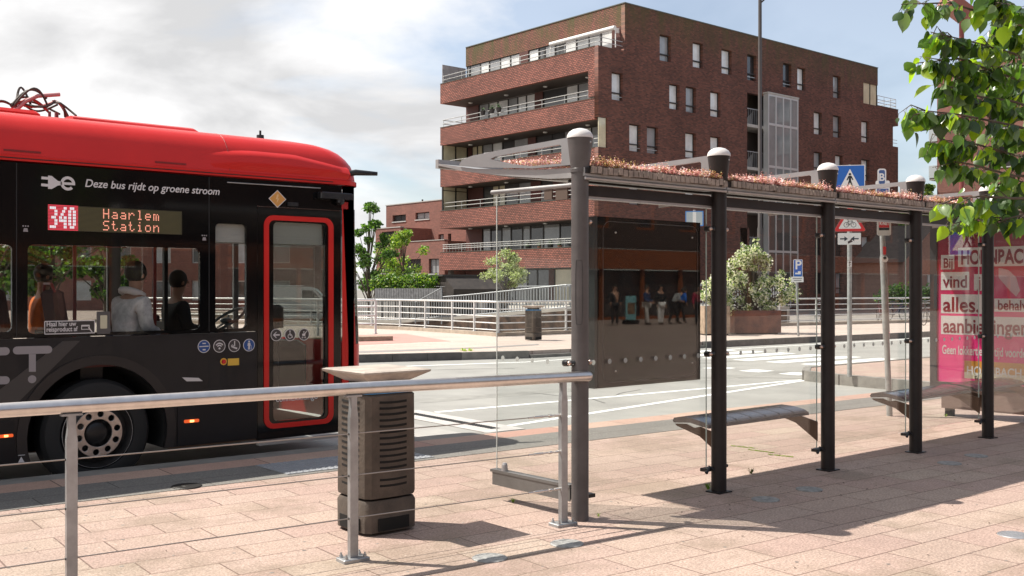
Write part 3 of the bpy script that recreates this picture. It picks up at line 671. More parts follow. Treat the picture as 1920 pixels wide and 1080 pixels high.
# end screens with blinds at the far end of the loggias
for z0, z1 in ((7.08, 8.78), (10.0, 11.8)):
    w = obj('end_screen', MB().box(BX + .02, BX + .1, BYE - .25, BYE - .15, z0, z1).box(BX + 1.15, BX + 1.25, BYE - .25, BYE - .15, z0, z1).box(RX - .1, RX - .01, BYE - .25, BYE - .15, z0, z1).box(BX + .1, RX - .1, BYE - .24, BYE - .16, z0 + .35 if z0 > 9 else z1 - .3, (z0 + .35 if z0 > 9 else z1 - .3) + .05), winframe, bld)
    obj('pane', MB().box(BX + .1, RX - .1, BYE - .21, BYE - .19, z0, z1), pcream, w)
obj('privacy_screen', MB().box(BX + .15, RX - .05, BYE - .06, BYE - .02, 16.1, 17.45), mat('grey etched screen', (0.33, 0.31, 0.31), 0.4, 0, var=.25, vscale=2), bld)
# glazed back walls of the loggias
def glazed_back(z0, z1, segs, zoff=0.0):
    y = BY + .35
    for wdt, kind in segs:
        if y >= BYE - .05: break
        y1 = min(y + wdt, BYE - .02)
        if kind == 'b': obj('cladding_panel', MB().box(RX, RX + .12, y, y1, z0, z1), brownp, bld)
        else:
            f = .05; mb = MB().box(RX + .05, RX + .12, y, y + f, z0, z1).box(RX + .05, RX + .12, y1 - f, y1, z0, z1).box(RX + .05, RX + .12, y + f, y1 - f, z0, z0 + f).box(RX + .05, RX + .12, y + f, y1 - f, z1 - f, z1)
            w = obj('window', mb, winframe, bld)
            m = {'w': pwhite, 'g': pgrey, 'd': pdark, 'c': pcream}[kind]
            obj('pane', MB().add([(RX + .09, y1, z0), (RX + .09, y, z0), (RX + .09, y, z1), (RX + .09, y1, z1)], [(0, 1, 2, 3)]), m, w)
        y = y1
glazed_back(16.05, 17.6, [(.75, 'b'), (1.0, 'w'), (1.1, 'g'), (1.1, 'g'), (1.1, 'w'), (.9, 'd'), (1.0, 'g'), (.6, 'd'), (1.0, 'w'), (.9, 'b'), (1.0, 'w'), (1.1, 'w'), (1.2, 'g'), (1.0, 'w'), (1.2, 'g'), (1.0, 'g'), (9, 'd')])
glazed_back(13.0, 14.65, [(.4, 'b'), (1.1, 'w'), (1.1, 'w'), (1.2, 'g'), (1.1, 'w'), (2.2, 'd'), (.8, 'b'), (.9, 'w'), (.9, 'w'), (1.0, 'g'), (1.1, 'w'), (1.0, 'w'), (1.1, 'g'), (9, 'b')])
glazed_back(10.0, 11.8, [(1.4, 'w'), (1.2, 'g'), (1.2, 'w'), (1.3, 'g'), (1.2, 'd'), (1.5, 'd'), (.8, 'b'), (1.5, 'g'), (1.2, 'd'), (1.1, 'w'), (1.1, 'g'), (.6, 'c'), (.6, 'c'), (9, 'b')])
glazed_back(7.05, 8.75, [(.8, 'd'), (1.2, 'w'), (1.4, 'd'), (1.2, 'd'), (1.5, 'b'), (1.2, 'd'), (1.0, 'b'), (1.3, 'g'), (1.4, 'd'), (.7, 'c'), (.7, 'c'), (1.0, 'd'), (9, 'b')])
glazed_back(4.05, 5.82, [(1.5, 'd'), (1.0, 'g'), (1.6, 'd'), (1.4, 'd'), (1.6, 'g'), (1.3, 'd'), (.8, 'g'), (1.2, 'd'), (1.0, 'g'), (1.2, 'd'), (.9, 'g'), (9, 'b')])
glazed_back(-.2, 2.86, [(1.0, 'd'), (1.8, 'd'), (3.2, 'c'), (.5, 'b'), (1.2, 'd'), (1.0, 'd'), (1.3, 'g'), (1.0, 'd'), (1.2, 'g'), (1.0, 'd'), (9, 'b')])
# little white room door panel and post of the ground floor
obj('column', MB().box(BX + .3, BX + .6, BYE - .8, BYE - .5, -.6, 2.849).box(BX + .3, BX + .6, BY + .6, BY + .9, -.6, 2.849), soff, bld)
# awning
a0_, a1_ = PX(1032, 71, RX - .35), PX(1153, 46, RX - .35)
aw = thing('awning', 'white rolled-up awning over the top-floor terrace', 'awning', (a0_.x, a0_.y, a0_.z))
obj('roll', MB().tube([(a0_.x, a0_.y, 17.5), (a0_.x, a1_.y, 17.5)], 0.14, 14), white, aw, 40)
obj('side_arm', MB().box(RX - .32, RX - .02, a1_.y - .05, a1_.y, 17.2, 17.5).box(RX - .35, RX - .3, a1_.y - .05, a1_.y, 16.3, 17.36), white, aw); obj('side_arm', MB().box(RX - .35, RX - .3, a0_.y, a0_.y + .05, 16.3, 17.36), white, aw)
# pots on the balconies
terracotta = mat('dark planter', (0.04, 0.035, 0.035), 0.6); potgreen = mat('potted leaves', (0.05, 0.10, 0.03), 0.8, 0, var=.4)
def pot(x, y, z, r, lab, green=True, m=terracotta, grp='plant pots along the balcony edges'):
    t = thing('plant_pot', lab, 'plant pot', (x, y, z), grp)
    obj('pot', MB().lathe((x, y, z), [(r * .7, 0), (r, r * 1.3), (r * 1.05, r * 1.4), (r * .9, r * 1.4)], 12), m, t)
    if green:
        mb = MB()
        for i in range(40):
            a = random.random() * 6.28; q = random.random() * r * 1.1; h = r * 1.4 + random.random() * r * 1.3; c = Vector((x + q * math.cos(a), y + q * math.sin(a), z + h)); u = Vector((random.uniform(-1, 1), random.uniform(-1, 1), random.uniform(-1, 1))).normalized() * r * .35; v = u.orthogonal().normalized() * r * .25
            mb.add([c - u, c + v, c + u, c - v], [(0, 1, 2, 3)])
        obj('leaves', mb, potgreen, t)
L5 = 'potted plants on the balcony rail'
for k, (px, lv) in enumerate(((908, 3), (925, 3), (938, 3))):
    q = PX(px, 540, BX + .05); pot(q.x - .12, q.y, 13.1 + .15, .19, ['dark hanging pot on the balcony below the terrace, leftmost of three', 'dark hanging pot on the balcony below the terrace, middle of three', 'dark hanging pot on the balcony below the terrace, rightmost of three'][k])
for k, (px, s) in enumerate(((952, .15), (990, .18), (1012, .16), (1032, .2), (1050, .16))):
    q = PX(px, 540, BX + .5); pot(BX + .5, q.y, 4.10 - .05, s, 'small potted plant behind the lowest balcony railing', True, terracotta if k % 2 else mat('clay pot', (.35, .15, .09), .8), grp='potted plants behind the lowest balcony railing')

# ---- low house to the left of the block
hx = 48.0
brl = brickmat('light red brick x', 'x', (0.27, 0.10, 0.075), (0.20, 0.075, 0.058), (0.18, 0.12, 0.10), bw=0.24, rh=0.08, ms=0.012, bump=0.5, stain=0.2)
brly = brickmat('light red brick y', 'y', (0.27, 0.10, 0.075), (0.20, 0.075, 0.058), (0.18, 0.12, 0.10), bw=0.24, rh=0.08, ms=0.012, bump=0.5, stain=0.2)
ho = thing('terraced_house', 'lower red brick house with flat roofs stepping down, left of the apartment block', 'house', (hx, 66, 0))
def rect_x(x0, y0, x1, y1, X):
    xc = (x0 + x1) / 2; a = PX(x0, 540, X).y; b = PX(x1, 540, X).y; return (a, b, PX(xc, y1, X).z, PX(xc, y0, X).z)
def wall_x(name, X, outline, rects, m, parent, th=.3):
    # outline and rects in (y, z); the wall faces -X
    M = frame((X, 0, 0), (0, -1, 0), (0, 0, 1))
    o_ = [(-y, z) for y, z in outline]; hs = [[(-a, c), (-b, c), (-b, d), (-a, d)] for a, b, c, d in rects]
    w = obj(name, flat([o_] + hs, th, M), m, parent)
    for a, b, c, d in rects:
        y0, y1 = min(a, b), max(a, b); f = .06
        mb = MB().box(X + .18, X + .25, y0, y0 + f, c, d).box(X + .18, X + .25, y1 - f, y1, c, d).box(X + .18, X + .25, y0, y1, c, c + f).box(X + .18, X + .25, y0, y1, d - f, d).box(X + .18, X + .25, (y0 + y1) / 2 - .03, (y0 + y1) / 2 + .03, c + f, d - f)
        wi = obj('window', mb, winframe, parent)
        obj('pane', MB().add([(X + .2, y1, c), (X + .2, y0, c), (X + .2, y0, d), (X + .2, y1, d)], [(0, 1, 2, 3)]), random.choice([pdark, pgrey, pdark]), wi)
        obj('sill', MB().box(X - .05, X + .18, y0 - .05, y1 + .05, c - .08, c - .002), whiteframe, wi)
    return w
yl = PX(724, 540, hx).y
r1_ = [rect_x(736, 403, 761, 415, hx), rect_x(779, 398, 805, 411, hx), rect_x(822, 439, 832, 453, hx), rect_x(840, 438, 846, 453, hx)]
wall_x('wall', hx, [(59.0, -.5), (yl, -.5), (yl, 8.35), (59.0, 8.35)], r1_, brl, ho)
obj('wall', MB().box(hx + .301, 60, 59.0, yl, -.5, 8.3), brly, ho)
hx2 = 45.2; y2 = PX(706, 540, hx2).y; y2b = PX(840, 540, hx2).y
zt2 = PX(780, 453, hx2).z
r2_ = [rect_x(757, 486, 789, 512, hx2), rect_x(804, 485, 823, 513, hx2), rect_x(713, 488, 742, 512, hx2)]
wall_x('wall', hx2, [(60.2, -.5), (y2, -.5), (y2, zt2), (60.2, zt2)], r2_, brl, ho)
obj('wall', MB().box(hx2 + .301, hx - .001, 60.2, y2, -.5, zt2 - .05), brly, ho)
y3 = PX(751, 540, hx2 - .1).y
zt3 = PX(730, 428, hx2).z; ye3 = y2 - .01
wall_x('bay_wall', hx2 - .1, [(y3, zt2 - .8), (ye3, zt2 - .8), (ye3, zt3), (y3, zt3)], [rect_x(716, 434, 743, 460, hx2 - .1)], brl, ho, th=.3)
obj('bay_side', MB().box(hx2 + .201, hx - .002, y3, ye3, zt2 - .04, zt3 - .01), brly, ho)
obj('roof_trim', MB().box(hx - .04, hx + .3, 59.0, yl + .04, 8.351, 8.42).box(hx2 - .14, hx2 + .2, y3 - .04, ye3 + .04, zt3 + .001, zt3 + .07).box(hx2 - .04, hx2 + .3, 60.2, y3 - .05, zt2 + .001, zt2 + .05), mat('pale roof trim', (.4, .38, .36), .6), ho)
obj('chimney_pot', MB().cyl((hx + 1, 64, 8.3), (hx + 1, 64, 8.75), .07).cyl((hx + 1, 68.2, 8.3), (hx + 1, 68.2, 8.7), .07), winframe, ho)
tx = 60.0
te = thing('brick_terrace', 'long low brick terrace beyond the canal, seen through the bus windows', 'building', (20.0, 75, 0))
def bw_(px, d): q = PD(px, 540, d); return Vector((q.x, q.y, 0))
ta, tb2 = bw_(-330, 84), bw_(636, 84); td = (tb2 - ta).normalized(); tn = td.cross(Vector((0, 0, 1)))
TL = (tb2 - ta).length; tw = []
for k in range(int(TL / 3.2)):
    for z in (.6, 3.6, 6.3): tw.append((k * 3.2 + .8, k * 3.2 + 2.3, z, z + 1.6))
Mt = frame(ta, td, (0, 0, 1))
obj('wall', flat([[(0, -.6), (TL, -.6), (TL, 8.6), (0, 8.6)]] + [[(a, c), (b, c), (b, d), (a, d)] for a, b, c, d in tw], .3, Mt), brly, te)
pn_ = MB(); 
for a, b, c, d in tw:
    w = obj('window', flat([[(a, c), (b, c), (b, d), (a, d)], [(a + .1, c + .1), (b - .1, c + .1), (b - .1, d - .1), (a + .1, d - .1)]], .08, Mt @ Matrix.Translation((0, 0, -.15))), whiteframe, te)
    obj('pane', flat([[(a, c), (b, c), (b, d), (a, d)]], .01, Mt @ Matrix.Translation((0, 0, -.2))), random.choice([pdark, pgrey, pdark]), w)
obj('roof_block', flat([[(0, -.6), (TL, -.6), (TL, 8.5), (0, 8.5)]], 8, Mt @ Matrix.Translation((0, 0, -.31))), soff, te)
# dark timber shed
q0 = PD(795, 516, 52); q1 = PD(852, 540, 50)
sx0, sx1 = PD(788, 520, 51), PD(834, 520, 49)
sh = thing('garden_shed', 'dark timber garden shed between the hedge and the apartment block', 'shed', (sx0.x, sx0.y, 0))
shd = Vector((sx1.x - sx0.x, sx1.y - sx0.y, 0)); shn = Vector((-shd.y, shd.x, 0)).normalized(); zz = 2.15
mbs = MB()
for k in range(9):
    z = 0 + k * .24
    mbs.prism([tuple(sx0[:2]), tuple(sx1[:2]), tuple((sx1 + shn * 3.5)[:2]), tuple((sx0 + shn * 3.5)[:2])], z, z + .225)
obj('board_wall', mbs, mat('dark stained boards', (0.035, 0.028, 0.024), 0.75, 0, var=.35, vscale=4), sh)
obj('roof', MB().prism([tuple((sx0 - shn * .12)[:2]), tuple((sx1 - shn * .12)[:2]), tuple((sx1 + shn * 3.6)[:2]), tuple((sx0 + shn * 3.6)[:2])], zz + .0, zz + .09), mat('roofing felt', (0.05, 0.045, 0.04), .9), sh)
lq = sx1 + shd * .004
obj('lean_to', MB().add([tuple(lq[:2]) + (-.02,), tuple((lq + shd * .34)[:2]) + (-.02,), tuple((lq + shd * .34)[:2]) + (1.55,), tuple(lq[:2]) + (2.1,)] + [tuple((lq + shn * 3)[:2]) + (-.02,), tuple((lq + shd * .34 + shn * 3)[:2]) + (-.02,), tuple((lq + shd * .34 + shn * 3)[:2]) + (1.55,), tuple((lq + shn * 3)[:2]) + (2.1,)], [(0, 1, 2, 3), (1, 5, 6, 2), (3, 2, 6, 7)]), mat('dark stained boards', (0, 0, 0)), sh)

# ---- block at the far right behind the tree
rb = thing('brick_block', 'red brick block with pale balconies at the far right, behind the near tree leaves', 'building', (81.5, 20.0, 0))
RX0 = 81.5; ya = PX(1757, 540, RX0).y; ztr = PX(1757, 133, RX0).z
rw = []
for k in range(9):
    for zc in (2.0, 5.0, 8.0, 11.0, 14.0, 17.0):
        y = ya - 4.2 - k * 3.3; rw.append((y, y - 1.7, zc, zc + 1.7))
wall_x('wall', RX0, [(ya, -.6), (3, -.6), (3, ztr), (ya, ztr)], [r for r in rw if r[3] < ztr - .5], brl, rb)
obj('side_wall', MB().box(RX0 + .301, RX0 + 14, 3, ya, -.6, ztr - .1), brl, rb)
obj('roof_trim', MB().box(RX0 - .04, RX0 + .4, 3, ya + .05, ztr + .001, ztr + .12), mat('zinc edge', (0, 0, 0)), rb)
for z in (4.5, 7.5, 10.5, 13.5):
    b_ = obj('balcony', MB().box(RX0 + 1, RX0 + 4, ya + .001, ya + 1.2, z, z + .18), slabm, rb)
    obj('balustrade', MB().box(RX0 + .95, RX0 + 1.0, ya + .01, ya + 1.2, z + .2, z + 1.2).box(RX0 + 1.01, RX0 + 4, ya + 1.15, ya + 1.2, z + .2, z + 1.2), mat('pale glass balustrade', (0.45, 0.50, 0.52), .2), b_)

# ---- small gabled house seen through the shelter
gp = PD(1712, 560, 78); g2 = PD(1765, 560, 76)
gh = thing('gabled_house', 'small brick house with a sloping roof seen between the last shelter posts', 'house', (gp.x, gp.y, 0))
gx = gp.x - 1.5; gy = gp.y
obj('wall', MB().prism([(gx, -.5), (gx + 9, -.5), (gx + 9, 3.6), (gx + 4.5, 6.3), (gx, 3.6)], gy, gy + 9, 'y'), brickmat('pale pink brick', 'y', (.42, .24, .19), (.36, .2, .16), (.3, .22, .18), bump=.3), gh)
obj('roof', MB().add([(gx - .4, gy - .3, 3.5), (gx + 4.5, gy - .3, 6.5), (gx + 4.5, gy + 9.3, 6.5), (gx - .4, gy + 9.3, 3.5), (gx + 9.4, gy - .3, 3.5), (gx + 9.4, gy + 9.3, 3.5)], [(0, 1, 2, 3), (1, 4, 5, 2)]), mat('roof tiles', (.10, .085, .075), .8, 0, var=.2), gh)
for a in (1.2, 3.6, 6.2): window_y(gh, gx + a, gx + a + 1.3, 1.0, 2.6, gy - .2, pwhite, bar=0, rec=.15, fm=whiteframe)

# ---- building opposite, behind the viewer (seen only mirrored in the dark panel and the bus windows)
OY = -26.0
ob = thing('shop_building', 'dark brick shop building with an orange fascia mirrored in the dark shelter panel', 'building', (20, OY, 0))
orange = mat('orange fascia', (0.22, 0.062, 0.02), .5, 0, var=.1); omd = mat('opposite dark brick', (0.05, 0.03, 0.025), .85, 0, var=.2, vscale=2)
# faces +Y
ow = []
for k in range(22):
    for z in (4.6, 7.8): ow.append((-8 + k * 3.4, -8 + k * 3.4 + 1.5, z, z + 1.8))
obj('wall', flat([[(-90, 3.6), (12, 3.6), (12, 11.5), (-90, 11.5)]] + [[(-b, c), (-a, c), (-a, d), (-b, d)] for a, b, c, d in ow], .3, frame((0, OY, 0), (-1, 0, 0), (0, 0, 1))), omd, ob)
pn = MB(); fr_ = MB()
for a, b, c, d in ow:
    pn.box(a, b, OY - .25, OY - .2, c, d)
    fr_.box(a, a + .12, OY - .2, OY - .1, c, d).box(b - .12, b, OY - .2, OY - .1, c, d).box(a + .12, b - .12, OY - .2, OY - .1, c, c + .12).box(a + .12, b - .12, OY - .2, OY - .1, d - .12, d)
obj('fascia', MB().box(-12, 90, OY - .1, OY + .25, 2.55, 3.55), orange, ob)
obj('window_frames', fr_, orange, ob); obj('panes', pn, pdark, ob)
sf = MB(); sp = MB()
for k in range(34): x = -11 + k * 3.0; sf.box(x, x + .16, OY - .1, OY + .08, -.4, 2.549).box(x + .16, x + 3.0, OY - .05, OY + .05, -.4, .15)
sp.box(-12, 90, OY - .25, OY - .15, -.4, 2.5)
obj('shop_front', sf, orange, ob); obj('shop_glass', sp, pdark, ob)

# ================================================================== BUS
YB = 9.55; YF = YB + 2.55; XR = -5.6
bus = thing('city_bus', 'red and black electric city bus at the stop with 340 on its side display', 'bus', (0, YB, RZ))
busred = mat('bus red paint', (0.60, 0.022, 0.018), 0.34, 0, spec=.25, coat=0.12, var=0.04, vscale=2)
busblack = mat('bus black glass band', (0.004, 0.004, 0.0045), 0.08, 0, spec=.35)
busgrey = mat('bus charcoal paint', (0.014, 0.0135, 0.015), 0.42, 0, spec=.3, coat=0.08, var=0.25, vscale=2.2)
busdark = mat('bus charcoal lower panels', (0.010, 0.010, 0.012), 0.42, 0, spec=.3, var=0.25, vscale=3)
busglass = glass('bus tinted glass', (0.86, 0.87, 0.86), r0=0.035, dirt=0.0)
rubber = mat('black rubber', (0.012, 0.012, 0.012), 0.7, 0, var=.2)
decal = mat('white decal film', (0.62, 0.60, 0.60), 0.4); decalgrey = mat('grey decal film', (0.28, 0.26, 0.27), 0.4); decaldim = mat('charcoal stripe film', (0.045, 0.042, 0.042), 0.35)
def S(px, py): q = PY(px, py, YB); return (q.x, q.z)
FB = lambda off=0.0: frame((0, YB - off, 0), (1, 0, 0), (0, 0, 1))
def srect(x0, y0, x1, y1, r=0.03):   # photo rectangle -> rounded rectangle on the bus side
    a = S(x0, (y0 + y1) / 2)[0]; b = S(x1, (y0 + y1) / 2)[0]; xc = (x0 + x1) / 2
    return rrect(a, S(xc, y1)[1], b, S(xc, y0)[1], r)
ZR = 2.69                            # bottom of the red roof shell
XF = 5.86
z_wb = 1.17
D0, D1 = S(482, 600)[0], S(641, 600)[0]
W1 = srect(52, 462, 375, 622, .05); W2 = srect(404, 420, 462, 616, .04)
W0 = rrect(-0.2, 1.225, 2.56, 1.97, .05); W00 = rrect(-3.2, 1.225, -0.5, 1.97, .05)
zd = 0.10
band = [(XR, z_wb), (D0, z_wb), (D0, 2.42), (D1, 2.42), (D1, ZR - .012), (XR, ZR - .012)]
obj('window_band', flat([band, W00, W0, W1, W2], 0.04, FB()), busblack, bus)
def bounds(lp): return min(p[0] for p in lp), max(p[0] for p in lp), min(p[1] for p in lp), max(p[1] for p in lp)
for lp in (W00, W0, W1, W2):
    a, b, c, d = bounds(lp)
    w = obj('side_window', MB().box(a - .02, b + .02, YB + .010, YB + .016, c - .02, d + .02), busglass, bus)
# skirt with the wheel arch
wc = S(187, 818); wc = (wc[0], 0.29); RA = 0.62
def arch(cx, R, n=22):
    a0 = math.asin((zd - wc[1]) / R); return [(cx + R * math.cos(PI - a0 - (PI - 2 * a0) * i / n), wc[1] + R * math.sin(PI - a0 - (PI - 2 * a0) * i / n)) for i in range(n + 1)]
wr2 = wc[0] - 5.9
sk = [(XR, zd)] + arch(wr2, RA) + arch(wc[0], RA) + [(D0, zd), (D0, z_wb - .006), (XR, z_wb - .006)]
obj('side_skirt', flat([sk], 0.04, FB()), busgrey, bus)
for cx in (wc[0], wr2):
    pin = arch(cx, RA + .001); pout = arch(cx, RA + .085)
    obj('wheel_arch', flat([pout + list(reversed(pin))], 0.03, FB(0.012)), mat('arch trim', (0.016, 0.013, 0.013), 0.45, 0, var=.2), bus)
    obj('wheel_well', MB().loft([[(x, YB + .041, z) for x, z in arch(cx, RA + .002)], [(x, YB + .62, z) for x, z in arch(cx, RA + .002)]], closed=False).prism(arch(cx, RA + .002), YB + .60, YB + .62, 'y'), mat('wheel well black', (.003, .003, .003), .9), bus)
# lower panels with gaps
for a, b in ((wc[0] + RA + .10, D0 - .01), (wr2 + RA + .1, wc[0] - RA - .1)):
    obj('lower_panel', flat([rrect(a, zd + .01, b, 0.47, .02)], 0.012, FB(0.012)), busdark, bus)
# door
door = obj('door', flat([[(D0 + .008, zd - .02), (D1 - .008, zd - .02), (D1 - .008, 2.412), (D0 + .008, 2.412)], srect(513, 418, 610, 786, .05)], 0.05, FB(-0.006)), busblack, bus)
ro = srect(495, 406, 625, 799, .10); ri = srect(504, 415, 616, 790, .06)
obj('red_seal', flat([ro, ri], 0.012, FB(0.006)), busred, door)
a, b, c, d = bounds(ri)
obj('pane', MB().box(a, b, YB + .020, YB + .026, c, d), glass('door glass', (0.80, 0.82, 0.80), r0=0.05, dirt=0.0), door)
obj('door_sill', MB().box(D0 + .02, D1, YB - .01, YB + .06, zd - .075, zd - .045), mat('sill aluminium', (.5, .48, .46), .4, .5), door)
# front corner: one curved shell, red below and beside the door, black glass round the front
def corner(z, xf, r, yc=0.0, n=10):  # plan curve from the side to the middle of the front, slightly bowed
    pts = []
    for i in range(n + 1):
        t = -PI / 2 + (PI / 2) * i / n; pts.append((xf - r + r * math.cos(t), YB + r + r * math.sin(t), z))
    for i in range(1, 7):
        f = i / 6; y = YB + r + (2.55 - 2 * r) * f; pts.append((xf + 0.10 * math.sin(PI * f), y, z))
    for i in range(1, n + 1):
        t = (PI / 2) * i / n; pts.append((xf - r + r * math.cos(t), YF - r + r * math.sin(t), z))
    return pts
def xfz(z): return 6.10 + (0.035 if z < 1.0 else 0.035 - (z - 1.0) * 0.045)
zs = [0.12, 0.3, 0.6, 0.85, 1.0, 1.3, 1.7, 2.1, 2.45, ZR - .012]
full = [corner(z, xfz(z), .24) for z in zs]
def sub(i0, i1, off=0, rows=None): return [[Vector(p) for p in r[i0:i1]] for r in (full if rows is None else [full[k] for k in rows])]
N = len(full[0])
pil = MB(); rings = []
for k, z in enumerate(zs):
    xs = [(D1 + .004, YB, z), (D1 + .15, YB, z)]
    xs += full[k][0:(4 if z > 0.9 else 9)]
    rings.append([(p[0], p[1], p[2]) for p in xs])
hi = [r for r, z in zip(rings, zs) if z > .9]; lo = [r for r, z in zip(rings, zs) if z < 1.05]
pil.loft([r[:6] for r in hi], closed=False); pil.loft([r if len(r) == len(lo[0]) else r + [tuple(q) for q in full[4][4:9]] for r in lo], closed=False)
obj('front_pillar', pil, busred, bus, 50)
ws = MB()
ws.loft([[tuple(q) for q in full[k][3:N - 3]] for k in range(4, len(zs))], closed=False)
obj('windscreen', ws, glass('windscreen glass', (0.32, 0.34, 0.33), r0=.06), bus, 60)
obj('windscreen_edge', MB().loft([[tuple(q) for q in full[k][3:6]] for k in range(4, len(zs))], closed=False).xf(Matrix.Translation((0, 0.0, 0))), busblack, bus, 60)
obj('front_bumper', MB().loft([[tuple(q) for q in full[k][8:N]] for k in range(0, 5)], closed=False), busred, bus, 60)
# red roof shell
def outline(sy, xf, r, z, n=8):
    pts = [(XR, YB + sy, z)]
    for i in range(24): x = XR + (xf - r - XR) * (i + 1) / 25; pts.append((x, YB + sy, z))
    for i in range(n + 1):
        t = -PI / 2 + (PI / 2) * i / n; pts.append((xf - r + r * math.cos(t), YB + sy + r + r * math.sin(t), z))
    for i in range(n + 1):
        t = (PI / 2) * i / n; pts.append((xf - r + r * math.cos(t), YF - sy - r + r * math.sin(t), z))
    pts.append((XR, YF - sy, z)); return pts
prof = [(ZR, -0.012, 6.10, .25), (2.735, -0.012, 6.10, .25), (2.745, 0.0, 6.09, .26), (2.83, .010, 6.085, .27), (2.91, .033, 6.065, .28), (2.98, .068, 6.03, .30), (3.04, .112, 5.985, .32), (3.085, .16, 5.92, .34), (3.12, .22, 5.83, .37), (3.143, .30, 5.70, .41), (3.156, .41, 5.45, .45), (3.160, .55, 4.95, .5)]
obj('roof', MB().loft([outline(sy, xf, r, z) for z, sy, xf, r in prof], False, True), busred, bus, 28)
obj('roof_seam', MB().box(XR, 5.7, YB - .016, YB - .002, ZR + .018, ZR + .026), rubber, bus)
# fairing bulge over the door, raised roof cowls, slots
def side_at(z):
    for (z0, s0, *_), (z1, s1, *_) in zip(prof, prof[1:]):
        if z0 <= z <= z1: return s0 + (s1 - s0) * (z - z0) / (z1 - z0 + 1e-9)
    return .3
bl = []
for i in range(19):
    f = i / 18; x = 4.35 + 1.55 * f; h = math.sin(min(1, f * 3.5) * PI / 2) * .045; zt_ = 2.90 + 0.05 * math.sin(min(1, f * 3) * PI / 2) - .10 * max(0, f - .6) / .4
    bl.append([(x, YB + side_at(2.75) + .005, 2.75), (x, YB + side_at(2.80) - h * .5, 2.80), (x, YB + side_at(zt_ - .05) - h, zt_ - .05), (x, YB + side_at(zt_) - h * .5, zt_), (x, YB + side_at(zt_ + .03) + .01, zt_ + .03)])
obj('door_fairing', MB().loft(bl, closed=False), busred, bus, 70)
for px, py in ((7, 287), (291, 310), (547, 331)):
    x = PY(px, py, YB).x; z = 2.775
    obj('roof_slot', MB().box(x, x + .30, YB + side_at(z) - .006, YB + side_at(z) + .02, z - .008, z + .008), mat('slot red shade', (.20, .012, .01), .5), bus)
c0 = PY(75, 210, YB + .5).x; c1 = PY(382, 247, YB + .5).x
obj('roof_cowl', MB().loft([[(c0 + .30, YB + .5 + k * .03, 3.15 + h) for k, h in ((0, 0), (1, .05), (3, .07))] + [(c0 + .30, YF - .5, 3.22), (c0 + .30, YF - .5, 3.15)], [(c1 - .08, YB + .5 + k * .03, 3.15 + h) for k, h in ((0, 0), (1, .05), (3, .07))] + [(c1 - .08, YF - .5, 3.22), (c1 - .08, YF - .5, 3.15)], [(c1, YB + .5, 3.15), (c1, YB + .53, 3.158), (c1, YB + .6, 3.162), (c1, YF - .5, 3.162), (c1, YF - .5, 3.15)]], True, True), busred, bus, 40)
obj('roof_cowl', MB().bev(XR + .1, c0, YB + .46, YF - .46, 3.13, 3.215, .03), busred, bus)
ax = PY(488, 262, YB + .9).x
obj('antenna', MB().cyl((ax, YB + .9, 3.14), (ax, YB + .9, 3.27), .045, .04).cyl((ax, YB + .9, 3.271), (ax, YB + .9, 3.32), .012), black, bus)
obj('roof_strip', MB().box(ax - 1.1, ax + .02, YB + .72, YB + .76, 3.161, 3.175), black, bus)
# bundle of cables and pipes on the roof at the left
cb = MB(); cy_ = YB + 1.0
def rp(px, py): return PY(px, py, cy_)
random.seed(5)
cabl = mat('roof cables', (0.05, 0.04, 0.03), .5); cabr = mat('red roof hoses', (0.33, 0.05, 0.05), .5); pipe = mat('pink roof pipe', (0.5, 0.25, 0.25), .5)
def arcpts(a, b, h, n=12, dy=0.0):
    a = rp(*a); b = rp(*b); return [a.lerp(b, i / n) + Vector((0, dy * math.sin(PI * i / n), h * math.sin(PI * i / n))) for i in range(n + 1)]
for a_, b_, h_, dy_, m_ in (((22, 195), (93, 212), .12, .1, 0), ((25, 200), (90, 200), .16, -.1, 0), ((28, 196), (112, 214), .10, .2, 0), ((-10, 195), (35, 205), .06, .1, 0), ((50, 200), (108, 196), -.04, .1, 1), ((48, 196), (104, 190), -.05, -.1, 1), ((100, 192), (128, 219), .05, 0, 1), ((104, 190), (143, 217), .05, .1, 0), ((98, 193), (122, 219), .04, -.1, 1), ((20, 200), (88, 185), .12, .0, 1), ((-20, 198), (25, 200), .05, 0, 0), ((30, 199), (60, 202), .20, .1, 0)):
    (cb if not m_ else cb).tube(arcpts(a_, b_, h_, 12, dy_), 0.011, 6)
cc = obj('roof_cables', cb, cabl, bus, 60)
obj('hose', MB().tube(arcpts((45, 198), (104, 189), -.03), .013, 6).tube(arcpts((98, 190), (126, 219), .05), .012, 6).tube(arcpts((22, 203), (90, 208), .10), .012, 6), cabr, bus, 60)
obj('pipe', MB().tube([rp(30, 206), rp(48, 190), rp(70, 180), rp(112, 177)], .02, 8), pipe, bus, 60)
obj('roof_bracket', MB().box(rp(90, 0).x, rp(94, 0).x, cy_ - .03, cy_, 3.08, 3.30).box(rp(102, 0).x, rp(108, 0).x, cy_ - .03, cy_, 3.08, 3.30), mat('faded red bracket', (.22, .06, .06), .6), bus)
for xs_ in (1.15, 4.55):
    seam = MB(); pts_ = [(xs_, YB + sy - .002, z) for z, sy, xf, r in prof if z > 2.74]
    seam.tube(pts_, .0025, 5); obj('roof_joint', seam, mat('slot red shade', (0, 0, 0)), bus)
for px in (300, 100, 392):
    x = S(px, 660)[0]
    if abs(x - wc[0]) > RA + .09: obj('skirt_joint', MB().box(x - .003, x + .003, YB - .0015, YB - .0002, .5, z_wb - .01), rubber, bus)
obj('skirt_joint', MB().box(wc[0] + RA + .1, D0 - .01, YB - .0015, YB - .0002, .475, .481), rubber, bus)
